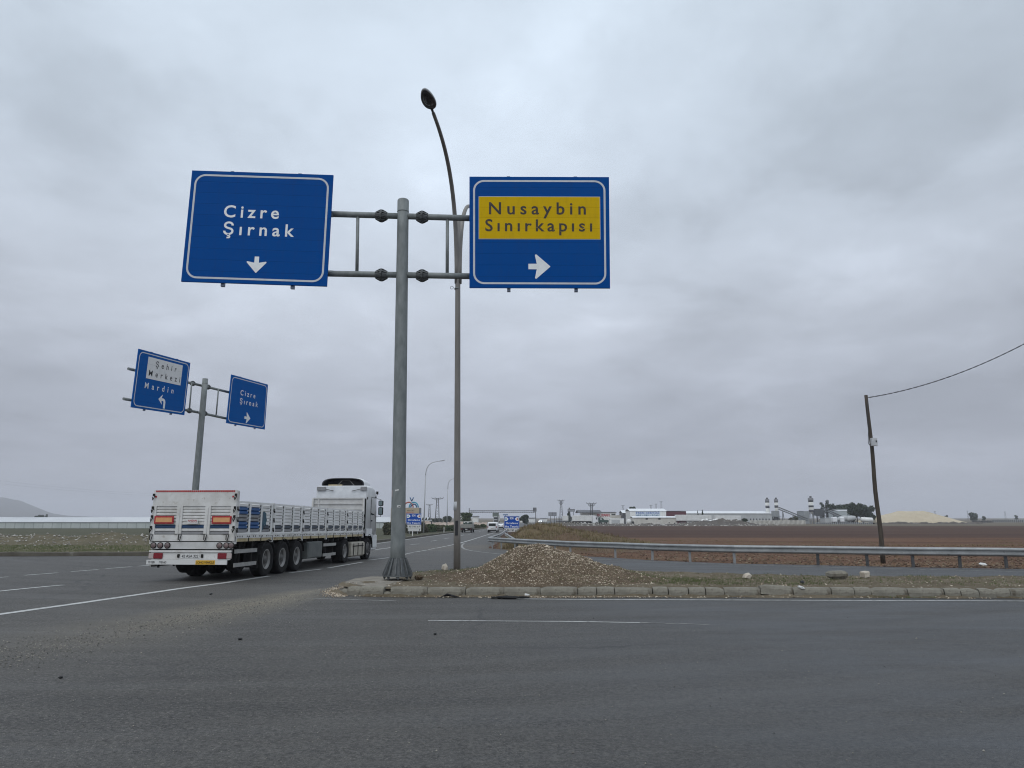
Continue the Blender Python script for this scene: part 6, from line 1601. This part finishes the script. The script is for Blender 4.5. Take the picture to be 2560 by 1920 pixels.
# hotel board
YH = 185; a, b_ = at(978, 1269.5, YH), at(1047.5, 1308, YH); z0 = zt(YH)
ho = thing('hotel_billboard', 'tan hotel billboard with coloured emblem on top, behind the left speed sign', 'billboard', ((a.x+b_.x)/2, YH, z0)); hw = (b_.x-a.x)/2; T_, B_z = a.z-z0, b_.z-z0
mb = MB(); mb.box(-hw, hw, -.5, .5, B_z, T_); p = mb.build('panel', 'tan_board', ho); mb = MB(); mb.box(hw+.005, hw+.45, -.4, .5, B_z, T_); mb.build('panel_side', 'board_grey', p)
F = Face((-hw, -.5, T_), (hw, -.5, T_), (hw, -.5, B_z), (-hw, -.5, B_z))
F.text(p, 'AIRPORT', .56, .84, .22, .085, 'ink', bold=.01); F.text(p, 'HOTEL', .56, .82, .36, .09, 'ink_red', bold=.02)
ex = at(1029, 1262, YH).x-(a.x+b_.x)/2
for r, dx, m in ((1.15, -.75, 'emblem_red'), (1.15, .55, 'emblem_cyan'), (.75, .55, 'emblem_blue')):
    mb = MB(); mb.tube([(ex+dx+r*math.cos(math.pi*k/12), 0, T_+.05+r*1.15*math.sin(math.pi*k/12)) for k in range(13)], .17, 6); mb.build('emblem_arc', m, p)
mb = MB(); mb.tube([(ex+.0, 0, T_+1.6), (ex-.45, 0, T_+2.6)], .14, 6); mb.tube([(ex+.0, 0, T_+1.6), (ex+.45, 0, T_+2.6)], .14, 6); mb.build('emblem_bird', 'emblem_blue', p)
for x in (-hw*.6, hw*.6): mb = MB(); mb.box(x-.2, x+.2, .51, .9, 0, T_-.3); mb.build('leg', 'steel_dark', ho)
# entrance bar left of pylons
a = at(1003, 1301, 175); b_ = at(1080, 1301, 175); br_ = thing('barrier', 'white horizontal barrier bar on dark posts behind the left speed sign', 'barrier', (a.x, 175, zt(175)))
mb = MB(); mb.box(0, b_.x-a.x, -.08, .08, a.z-zt(175)-.12, a.z-zt(175)+.12); mb.build('bar', 'grey_light', br_)
for x in (.1, b_.x-a.x-.1): mb = MB(); mb.box(x-.15, x+.15, .085, .35, 0, a.z-zt(175)+.5); mb.build('post', 'steel_dark', br_)
# roadside marker posts
for sx, sy in ((1110, 1331), (1031, 1342)):
    p = G(sx, sy); o = MB(); o.box(-.06, .06, -.05, .05, 0, .95, ch=.02); o.box(-.062, .062, -.052, -.0505, .68, .8); q = o.build('marker_post', 'plate'); q.location = p
    tag(q, 'white delineator post %s' % ('right of the slim curved lamp' if sx > 1100 else 'under the left speed sign'), 'marker post', 'roadside delineator posts')

# ------------------------------------------------------------------ BUILDINGS ACROSS THE FIELD
def span(x0, x1, yt, yb_, Y):
    a, b_ = at(x0, yt, Y), at(x1, yb_, Y); return a.x, b_.x, b_.z, a.z
def building(name, label, cat, x0, x1, yt, Y, depth, wall, roof, roof_top=None, over=.3, group=None, ridge=False):
    a, b_, _, z = span(x0, x1, yt, yt, Y); z0 = zt(Y); o = thing(name, label, cat, ((a+b_)/2, Y, z0), group=group); hw = (b_-a)/2; h = z-z0
    mb = MB(); mb.box(-hw, hw, 0, depth, 0, h); w_ = mb.build('wall', wall, o)
    rz = (at(x0, roof_top, Y+depth/2).z-z0) if roof_top else h+.3
    mb = MB(); mb.prism([(-over, h+.02), (depth/2, rz), (depth+over, h+.02), (depth+over, h+.16), (depth/2, rz+.16), (-over, h+.16)], -hw-over, hw+over, 'x'); mb.build('roof', roof, o)
    F = Face((-hw, 0, h), (hw, 0, h), (hw, 0, 0), (-hw, 0, 0)); return o, w_, F
def openings(F, w_, rects, m='dark', name='window', T=None):
    for (u0, v0, u1, v1) in rects: mb = MB(); F.slab(mb, u0, v0, u1, v1, -.02, .05); mb.build(name, m, w_)
o, w_, F = building('workshop', 'white brake-service workshop with blue lettering and white metal roof', 'building', 1575, 1665, 1278, 306, 12, 'wall_white', 'roof_white', 1272.5)
mb = MB(); F.slab(mb, .15, .03, .83, .40, .0, .10); sb = mb.build('sign_board', 'sign_pale', w_)
F.text(sb, 'FREN SERVİSİ', .17, .81, .20, .145, 'blue_letter', off=.12, bold=.03); F.text(sb, 'ABS - EBS - ECAS', .17, .78, .37, .11, 'teal_letter', off=.12, bold=.03)
o, w_, F = building('workshop_annex', 'low cream annex with white roof along the front of the workshop', 'building', 1583, 1693, 1294.5, 297, 7, 'wall_cream', 'roof_white', 1291.5)
openings(F, w_, [(.28, .05, .33, .28), (.57, .05, .62, .28)]); openings(F, w_, [(.92, .75, .95, .98), (.80, .7, .83, .82)], name='vent')
mb = MB(); mb.box(-.4, 1.6, 1, 5, 0, .5); 
o, w_, F = building('shed', 'maroon clad shed to the right of the workshop', 'building', 1665.5, 1715, 1278.5, 316, 12, 'maroon', 'roof_dark', 1277.8, .1)
o, w_, F = building('warehouse', 'very long white warehouse with a white metal roof', 'building', 1716, 1930, 1284, 345, 26, 'grey_light', 'roof_white', 1278.5)
openings(F, w_, [(.74+k*.036, .50, .752+k*.036, .74) for k in range(7)])
o, w_, F = building('warehouse_extension', 'grey lower end section of the long warehouse', 'building', 1931, 1942, 1288, 346, 18, 'grey_clad', 'roof_white', 1284)
openings(F, w_, [(.05, .4, .95, .95)], name='doorway')
o, w_, F = building('house', 'house with overhanging dark metal roof behind the white lorry', 'building', 1456, 1492, 1282, 345, 11, 'wall_white', 'roof_dark', 1276, 2.2)
openings(F, w_, [(.06, .22, .45, .55)])
o, w_, F = building('restaurant', 'low white building with red lettering left of the workshop', 'building', 1483, 1540, 1281.5, 352, 10, 'wall_white', 'roof_dark', 1280.5)
F.text(w_, 'OTOPARKI', .08, .72, .36, .24, 'ink_red', bold=.03); openings(F, w_, [(.80, .12, .97, .45)])
o, w_, F = building('shed', 'white open-gabled shed at the left end of the workshop', 'building', 1557, 1574, 1283, 320, 10, 'roof_dark', 'roof_white', 1276.5)
o, w_, F = building('house', 'white house with dark roof behind the round green tree', 'building', 1148, 1166, 1284.5, 260, 8, 'wall_white', 'roof_dark', 1282.5)
openings(F, w_, [(.75, .1, .9, .4)])
for x0, x1, yt, Y, lab in ((1181, 1195, 1292, 330, 'small white hut beyond the pickup'), (1300, 1340, 1296, 420, 'low pale building right of the right speed sign'), (1352, 1368, 1297, 480, 'tiny white building on the far right of the highway')):
    building('house', lab, 'building', x0, x1, yt, Y, 8, 'wall_white', 'roof_dark', yt-1.2)
o, w_, F = building('boundary_wall', 'cream block wall between the lorry and the workshop', 'wall', 1526, 1575, 1289, 325, .6, 'wall_cream', 'wall_cream', 1288.8, .05)
o, w_, F = building('container', 'white site container standing left of the annex', 'container', 1525, 1560, 1298, 297, 3, 'wall_white', 'roof_white', 1297.4, .05)
openings(F, w_, [(.10, .15, .70, .80)], 'grey_light', 'shutter')
mb = MB(); a = at(1572, 1296, 296); 
cw = thing('tank', 'white upright tank left of the workshop annex', 'tank', (a.x, 296, zt(296))); mb.lathe([(0, 0), (.9, 0), (.9, 1.6), (.75, 1.9), (0, 2.0)], 14); mb.build('vessel', 'wall_white', cw); mb = MB(); mb.box(1.1, 2.0, -.5, .6, 0, 1.2, ch=.1); mb.build('plinth', 'dark', cw)
def semi(label, x0, x1, yt, yb_, Y, m='trailer_white', dep=2.5, legs=True):
    a, b_, zl, zh = span(x0, x1, yt, yb_, Y); z0 = zt(Y); o = thing('semi_trailer', label, 'trailer', ((a+b_)/2, Y, z0), group='white semi-trailers parked across the field'); hw = (b_-a)/2
    mb = MB(); mb.box(-hw, hw, 0, dep, max(1.0, zl-z0), zh-z0, ch=.08)
    mb.build('cargo_box', m, o)
    mb = MB(); mb.box(-hw+.2, hw-.2, .3, dep-.3, max(.75, zl-z0-.3), max(1.0, zl-z0)-.01); mb.build('chassis', 'chassis', o)
    for k in range(3):
        wl = bpy.data.objects.new('wheel', None); COL.objects.link(wl); wl.parent = o; wl.location = (-hw+1.5+k*1.3, .25, .5); T = Matrix.Rotation(math.pi/2, 4, 'X')
        mb = MB(); mb.lathe([(.28, -.15), (.48, -.16), (.5, 0), (.48, .16), (.28, .15)], 14, T=T); mb.build('tyre', 'tyre', wl); mb = MB(); mb.lathe([(.28, .14), (.15, .1), (0, .1)], 10, T=T); mb.build('rim', 'rim', wl)
    return o
semi('white box trailer coupled behind the white lorry cab', 1431, 1480, 1288.5, 1303, 290)
semi('short white box trailer left of the raised sign board', 1406.5, 1421, 1289, 1302, 300)
semi('big white trailer right of the workshop annex', 1690, 1757, 1287, 1302, 296)
semi('low white trailer in front of the warehouse, left part', 1753, 1779, 1288, 1299, 315)
semi('rightmost white trailer beside the dark bush', 1788, 1853, 1289, 1304, 290)
a, b_, zl, zh = span(1391, 1405, 1291, 1302, 302); fo = thing('flatbed_trailer', 'empty skeletal flatbed trailer with upright stakes', 'trailer', (a, 302, zt(302)))
mb = MB(); mb.box(0, b_-a, 0, 2.4, 1.0, 1.2); mb.build('bed', 'chassis', fo)
for k in range(4): mb = MB(); x = .1+(b_-a-.2)*k/3; mb.box(x-.06, x+.06, 0, .12, 1.21, zh-zt(302)); mb.build('stake', 'steel_dark', fo)
# cab of the parked white lorry, facing right
a, b_, zl, zh = span(1481, 1496, 1288, 1309.5, 290); lc = thing('lorry_cab', 'white parked lorry cab in profile facing right beside the green machine', 'truck', (a, 290, zt(290))); L_ = b_-a; h_ = zh-zt(290)
mb = MB(); mb.prism([(0, .7), (L_*.98, .7), (L_, 1.6), (L_*.93, 2.2), (L_*.62, h_*.94), (L_*.2, h_), (0, h_*.96)], 0, 2.5, 'y'); mb.build('cab', 'white_car', lc)
mb = MB(); mb.prism([(L_*.58, 2.0), (L_*.86, 2.0), (L_*.70, 2.9), (L_*.58, 2.9)], -.02, -.002, 'y'); mb.build('side_window', 'glass', lc)
for x in (L_*.72, -L_*.75):
    wl = bpy.data.objects.new('wheel', None); COL.objects.link(wl); wl.parent = lc; wl.location = (x, .2, .52); T = Matrix.Rotation(math.pi/2, 4, 'X'); mb = MB(); mb.lathe([(.28, -.2), (.52, -.2), (.54, 0), (.52, .2), (.28, .2)], 14, T=T); mb.build('tyre', 'tyre', wl); mb = MB(); mb.lathe([(.28, .19), (.15, .14), (0, .14)], 10, T=T); mb.build('rim', 'rim', wl)
mb = MB(); mb.box(-L_*1.05, 0, .4, 2.1, .55, .95); mb.build('chassis', 'chassis', lc)
# green derelict machine
a, b_, zl, zh = span(1497, 1522, 1293, 1309, 289); gm = thing('farm_machine', 'derelict dark green machine between white lorry and container', 'machine', (a, 289, zt(289))); L_ = b_-a; h_ = zh-zt(289)
mb = MB(); mb.prism([(0, .8), (L_, .8), (L_, h_*.62), (L_*.55, h_*.62), (L_*.45, h_*.85), (L_*.1, h_), (0, h_*.9)], .3, 2.2, 'y'); mb.build('hull', 'shed_green', gm)
mb = MB(); mb.prism([(L_*.14, h_*.66), (L_*.34, h_*.64), (L_*.30, h_*.84), (L_*.16, h_*.9)], .27, .298, 'y'); mb.build('window', 'grey_light', gm)
for x in (L_*.15, L_*.7): mb = MB(); mb.lathe([(.2, -.2), (.55, -.2), (.55, .2), (.2, .2)], 12, T=Matrix.Translation((x, .2, .55)) @ Matrix.Rotation(math.pi/2, 4, 'X')); mb.build('wheel', 'tyre', gm)
# scrap heap and rubble before the trailers
def rubf(x, y):
    t = (x-at(1690, 1310, 262).x)/(at(1925, 1310, 262).x-at(1690, 1310, 262).x)
    e = max(0, math.sin(math.pi*max(0, min(1, t))))**.6 if 0 < t < 1 else 0
    return e*(1.7+.9*fbm(x, y, .16)+.5*fbm(x, y, .6))*math.exp(-((y-264)/7.5)**2)*(1 if t < .7 else 1-(t-.7)/.36)
height_patch('rubble_bank', 'rubble', at(1685, 1310, 262).x, at(1930, 1310, 262).x, 244, 284, 110, 30, rubf)
def rub2(x, y):
    return (.5+.35*fbm(x, y, .15)+.25*fbm(x, y, .5))*math.exp(-((y-262)/10)**2)
height_patch('rough_ground', 'rubble', at(1375, 1310, 262).x, at(1700, 1310, 262).x, 235, 290, 110, 30, rub2)
mb = MB()
for k in range(420):
    x = rg.uniform(at(1380, 1310, 262).x, at(1930, 1310, 262).x); y = rg.uniform(243, 270); z = max(rubf(x, y), rub2(x, y)); r = rg.choice((.15, .2, .3, .5))*rg.uniform(.6, 1.1)
    mb.pebble((x, y, zt(y)+z), r, rg)
tag(mb.build('scrap', 'rubble_bits'), 'scattered pale scrap on the rough ground across the field', 'scrap', kind='stuff')
a = at(1775, 1299, 281); sc = thing('wrecked_vehicle', 'crumpled white wreck lying before the trailers', 'wreck', (a.x, 281, zt(281)+.8))
mb = MB()
for v_ in range(5): mb.rock((-2.6+v_*1.3, 0, .6+.3*math.sin(v_*2)), 1.0, rg, flat=.8)
mb.build('body', 'wall_white', sc)
def pinkf(x, y): return (1.2+.5*fbm(x, y, .3)+.35*fbm(x, y, 1))*math.exp(-((y-232)/3.5)**2)
height_patch('spoil_heap', 'pink_rubble', at(1062, 1310, 232).x, at(1218, 1310, 232).x, 224, 240, 90, 20, pinkf, None, 'long low heap of pale pinkish rubble behind the verge shrubs', 'rubble heap')

# ------------------------------------------------------------------ CONCRETE PLANT
def silo(label, x0, x1, yt, Y, bands, legs_to):
    a, b_, _, zh = span(x0, x1, yt, yt, Y); z0 = zt(Y); r = (b_-a)/2; h = zh-z0; zl = at(x0, legs_to, Y).z-z0
    o = thing('cement_silo', label, 'silo', ((a+b_)/2, Y, z0), group='banded cement silos')
    mb = MB(); mb.lathe([(0, zl-.9*r), (r*.35, zl-.9*r), (r, zl+.5), (r, h-.4), (r*.5, h), (0, h)], 18); s_ = mb.build('vessel', 'wall_white', o)
    for f0, f1 in bands: mb = MB(); q0, q1 = zl+(h-zl)*f0, zl+(h-zl)*f1; mb.lathe([(r, q0), (r*1.015, q0), (r*1.015, q1), (r, q1)], 18); mb.build('dark_band', 'band_dark', s_)
    for k in range(4): ang = math.pi/4+k*math.pi/2; mb = MB(); mb.bar((r*.85*math.cos(ang), r*.85*math.sin(ang), 0), (r*.85*math.cos(ang), r*.85*math.sin(ang), zl+1), .22, .22); mb.build('leg', 'steel_mid', o)
    for k in range(8): ang = k*math.pi/4; 
    mb = MB(); mb.lathe([(r*1.1, h-.35), (r*1.1, h+.75), (r*1.07, h+.75), (r*1.07, h-.35)], 12); mb.build('top_railing', 'rail_grey', o)
    mb = MB(); mb.box(-.35, .35, -.35, .35, h+.05, h+1.5, ch=.1); mb.build('filter_box', 'steel_dark', o)
    return o
silo('left of the two twin silos behind the long warehouse', 1913, 1922.5, 1252, 350, [(.42, .62), (.86, .97)], 1284)
silo('right of the two twin silos behind the long warehouse', 1935.5, 1944.5, 1252, 345, [(.42, .62), (.86, .97)], 1282)
silo('single dark-banded silo in the middle of the concrete plant', 2020.5, 2032.5, 1249, 318, [(.0, .14), (.36, .52), (.80, 1.0)], 1279)
def conveyor(label, x0, y0, x1, y1, Y, wd=1.2):
    a, b_ = at(x0, y0, Y), at(x1, y1, Y); o = thing('conveyor', label, 'conveyor', (b_.x, Y, zt(Y))); off = Vector((b_.x, Y, zt(Y))); a, b_ = a-off, b_-off
    mb = MB()
    for y in (-wd/2, wd/2):
        for dz in (0, .9): mb.bar(a+Vector((0, y, dz)), b_+Vector((0, y, dz)), .18, .18)
        for k in range(16): p, q = a.lerp(b_, k/16), a.lerp(b_, (k+1)/16); mb.bar(p+Vector((0, y, 0)), q+Vector((0, y, .9)), .09, .09)
    mb.build('truss', 'steel_mid', o)
    mb = MB(); mb.bar(a+Vector((0, 0, .95)), b_+Vector((0, 0, .95)), wd*.9, .14); mb.build('belt', 'grey_clad', o)
    for t in (.15, .5): p = a.lerp(b_, t); mb = MB(); mb.bar((p.x-.5, 0, 0), (p.x, 0, p.z), .2, .2); mb.bar((p.x+.5, 0, 0), (p.x, 0, p.z), .2, .2); mb.build('trestle', 'steel_dark', o)
conveyor('long sloping conveyor descending right from the twin silos', 1946, 1273, 2019, 1302, 322)
conveyor('steeper sloping conveyor descending right from the mixer tower', 2057, 1274.5, 2112, 1299, 322)
# mixer structures
def frame_tower(label, x0, x1, yt, Y, deck, m='grey_clad'):
    a, b_, _, zh = span(x0, x1, yt, yt, Y); z0 = zt(Y); o = thing('mixing_tower', label, 'plant structure', ((a+b_)/2, Y, z0)); hw = (b_-a)/2; h = zh-z0
    mb = MB(); mb.box(-hw, hw, 0, 2*hw+.5, h*.55, h); mb.build('cabin', m, o)
    for x in (-hw+.15, 0, hw-.15):
        for y in (.15, 2*hw): mb = MB(); mb.bar((x, y, 0), (x, y, h*.55), .22, .22); mb.build('leg', 'steel_dark', o)
    mb = MB(); n = 3
    for k in range(n): mb.bar((-hw, .0, h*.55*k/n), (hw, .0, h*.55*(k+1)/n), .14, .14); mb.bar((hw, .0, h*.55*k/n), (-hw, .0, h*.55*(k+1)/n), .14, .14)
    mb.box(-hw-.5, hw+.5, -.8, -.01, h*.52, h*.55); mb.build('bracing', 'steel_dark', o)
    return o
frame_tower('grey mixer cabin on legs at the upper end of the left conveyor', 1934, 1948, 1277, 325, 0)
frame_tower('dark mixer cabin on legs right of the banded silo', 2040, 2060, 1272, 326, 0, 'steel_dark')
building('shed', 'grey clad shed left of the banded silo', 'building', 2009, 2022, 1278.5, 330, 8, 'grey_clad', 'grey_clad', 1278.2, .05)
building('shed', 'pale corrugated shed right of the right conveyor', 'building', 2094, 2130, 1277, 338, 10, 'pale_clad', 'roof_white', 1275.2, .1)
building('aggregate_bin', 'light grey aggregate bin below the right conveyor', 'building', 2062, 2090, 1296, 316, 5, 'grey_light', 'grey_clad', 1295, .05)
for k, (sx, lab) in enumerate(((2104, 'white mixer truck parked below the right conveyor'), (2122, 'second white mixer truck, nearer the dense dark tree'))):
    p = at(sx, 1308, 312); o = thing('mixer_truck', lab, 'truck', (p.x, 312, zt(312)), group='white mixer trucks')
    mb = MB(); mb.box(-3.4, -1.7, 0, 2.4, .8, 2.9, ch=.25); mb.build('cab', 'white_car', o)
    mb = MB(); mb.lathe([(0, -2.6), (.5, -2.5), (1.15, -1), (1.2, .6), (.7, 2.2), (0, 2.3)], 14, T=Matrix.Translation((1.3, 1.2, 2.3)) @ Matrix.Rotation(math.pi/2-.2, 4, 'Y')); mb.build('drum', 'grey_light', o)
    mb = MB(); mb.box(-3.2, 4, .2, 2.2, .6, 1.0); mb.build('chassis', 'chassis', o)
    for x in (-2.6, 1.6, 2.9): mb = MB(); mb.lathe([(0, -.18), (.5, -.18), (.5, .18), (0, .18)], 12, T=Matrix.Translation((x, .2, .5)) @ Matrix.Rotation(math.pi/2, 4, 'X')); mb.build('wheel', 'tyre', o)
p = at(2167, 1300, 313); tkx = thing('storage_tank', 'white horizontal cylindrical tank beside the sand heap', 'tank', (p.x, 313, zt(313)))
mb = MB(); mb.lathe([(0, -2.6), (.7, -2.5), (1.0, -2.2), (1.0, 2.2), (.7, 2.5), (0, 2.6)], 16, T=Matrix.Translation((0, 0, 1.8)) @ Matrix.Rotation(math.pi/2+.06, 4, 'Y')); mb.build('vessel', 'wall_white', tkx)
for x in (-1.4, 1.4): mb = MB(); mb.box(x-.15, x+.15, -.6, .6, 0, .95); mb.build('saddle', 'steel_dark', tkx)
YSd = 330; x0, x1 = at(2178, 1300, YSd).x, at(2432, 1300, YSd).x
def sandf(x, y):
    t = (x-x0)/(x1-x0); h = interp(t, [(0, 0), (.05, 2.9), (.22, 4.0), (.36, 5.6), (.62, 5.7), (.75, 4.2), (.9, 2.0), (1, .2)])*1.0
    return max(0, h*(1-abs((y-YSd-8)/13)**1.5)*(1+.05*fbm(x, y, .25)))
o = height_patch('sand_heap', 'sand', x0-1, x1+2, YSd-6, YSd+22, 90, 30, sandf, None); tag(o, 'long pale heap of sand right of the concrete plant', 'sand heap')
def dirt_edge(x, y): return (.75+.5*fbm(x, y, .3)+.35*fbm(x, y, 1.1))*math.exp(-((y-319)/2.5)**2)
height_patch('spoil_edge', 'rubble', at(2180, 1300, 319).x, at(2450, 1300, 319).x, 313, 325, 120, 12, dirt_edge)
def fence(label, x0, x1, yt, Y, n, m):
    a, b_ = at(x0, yt, Y), at(x1, yt, Y); z0 = zt(Y); o = thing('fence', label, 'fence', (a.x, Y, z0)); h = a.z-z0
    for k in range(n): x = (b_.x-a.x)*k/(n-1); mb = MB(); mb.box(x-.17, x+.17, -.1, .1, 0, h*(1+.05*math.sin(k*1.9))); mb.build('post', m, o)
    mb = MB(); mb.box(0, b_.x-a.x, .12, .2, .1, h*.78); mb.build('mesh_panel', 'fence_grey', o)
fence('pale concrete-post fence in front of the left conveyor', 1876, 2012, 1300.5, 300, 44, 'wall_cream')
fence('low grey fence below the right conveyor', 2040, 2180, 1305.5, 301, 30, 'grey_clad')
fence('distant fence of thin posts at the far right edge', 2480, 2640, 1298, 420, 34, 'grey_clad')
fence('dark low fence left of the distant posts', 2430, 2480, 1301, 400, 14, 'steel_dark')

# ------------------------------------------------------------------ LEFT DISTANCE: GREENHOUSES AND HILL
YGH = 190; a = at(-220, 1306, YGH); b_ = at(984, 1306, YGH); z0 = zt(YGH); h_ = at(0, 1305.5, YGH).z-z0
gh = thing('greenhouse', 'long low white greenhouse stretching behind the lorry across the left fields', 'greenhouse', (a.x, YGH, z0)); Ln = b_.x-a.x
mb = MB(); mb.box(0, Ln, 0, .2, 0, h_); mb.build('film_wall', 'film_wall', gh)
mb = MB(); nspan = 9
for k in range(nspan):
    y0 = k*9.6
    pts = [(y0+9.6*j/8, h_+.02+1.25*math.sin(math.pi*j/8)) for j in range(9)]
    for (p0, q0), (p1, q1) in zip(pts, pts[1:]): mb.add([(0, p0, q0), (Ln, p0, q0), (Ln, p1, q1), (0, p1, q1)], [(0, 1, 2, 3)], 0, True)
mb.build('film_roof', 'film_roof', gh)
mb = MB(); mb.box(0, Ln, -.12, -.01, h_-.1, h_+.06); mb.build('gutter', 'grey_clad', gh)
o, w_, F = building('house', 'tiny white building left of the distant tree clump', 'building', 72, 89, 1296, 620, 10, 'wall_white', 'roof_white', 1294.5)
hp = [(-900, 1240), (-500, 1236), (-200, 1238), (0, 1243), (50, 1251), (90, 1268), (130, 1283), (170, 1289), (240, 1292), (330, 1294), (420, 1296)]
YHl = 3600
mb = MB(); vs = []; nx_, ny_ = 120, 24
for i in range(nx_+1):
    sx = -900+1320*i/nx_; sy = interp(sx, hp); p = at(sx, sy, YHl); hh = max(0, p.z+.95)
    for j in range(ny_+1):
        t = j/ny_*2-1; y = YHl+t*1100
        vs.append((p.x*y/YHl, y, -1.2+hh*math.exp(-(t*1.9)**2)*(1+.05*fbm(i*.2, j*.3, 1.))))
mb.add(vs, [(i*(ny_+1)+j, (i+1)*(ny_+1)+j, (i+1)*(ny_+1)+j+1, i*(ny_+1)+j+1) for i in range(nx_) for j in range(ny_)], 0, True)
tag(mb.build('hill', 'hill'), kind='structure')
# faint power line at far left
for k, (ya, yb2, lab) in enumerate(((1190, 1232, 'upper faint power line crossing the sky at far left'), (1200, 1236, 'lower faint power line crossing the sky at far left'))):
    a, b_ = at(-300, ya-30, 430), at(420, yb2+4, 620); mb = MB(); pts = []
    for q in range(21): t = q/20; p = a.lerp(b_, t); p.z -= 4*3*t*(1-t); pts.append(p)
    mb.tube(pts, .035, 4); tag(mb.build('power_line', 'steel_mid', loc=a), lab, 'cable', 'power lines at far left')

# ------------------------------------------------------------------ HAZE
hm = bpy.data.materials.new('haze_air'); hm.use_nodes = True; t = hm.node_tree; t.nodes.clear()
pv = N(t, 'ShaderNodeVolumePrincipled'); pv.inputs['Color'].default_value = (.86, .88, .95, 1); pv.inputs['Density'].default_value = .00028; pv.inputs['Anisotropy'].default_value = 0.
ou = N(t, 'ShaderNodeOutputMaterial'); L(t, pv.outputs[0], ou.inputs['Volume'])
M['haze'] = hm
mb = MB(); mb.box(-5200, 5200, -400, 5800, -3.0, 128); tag(mb.build('haze', 'haze'), kind='stuff')
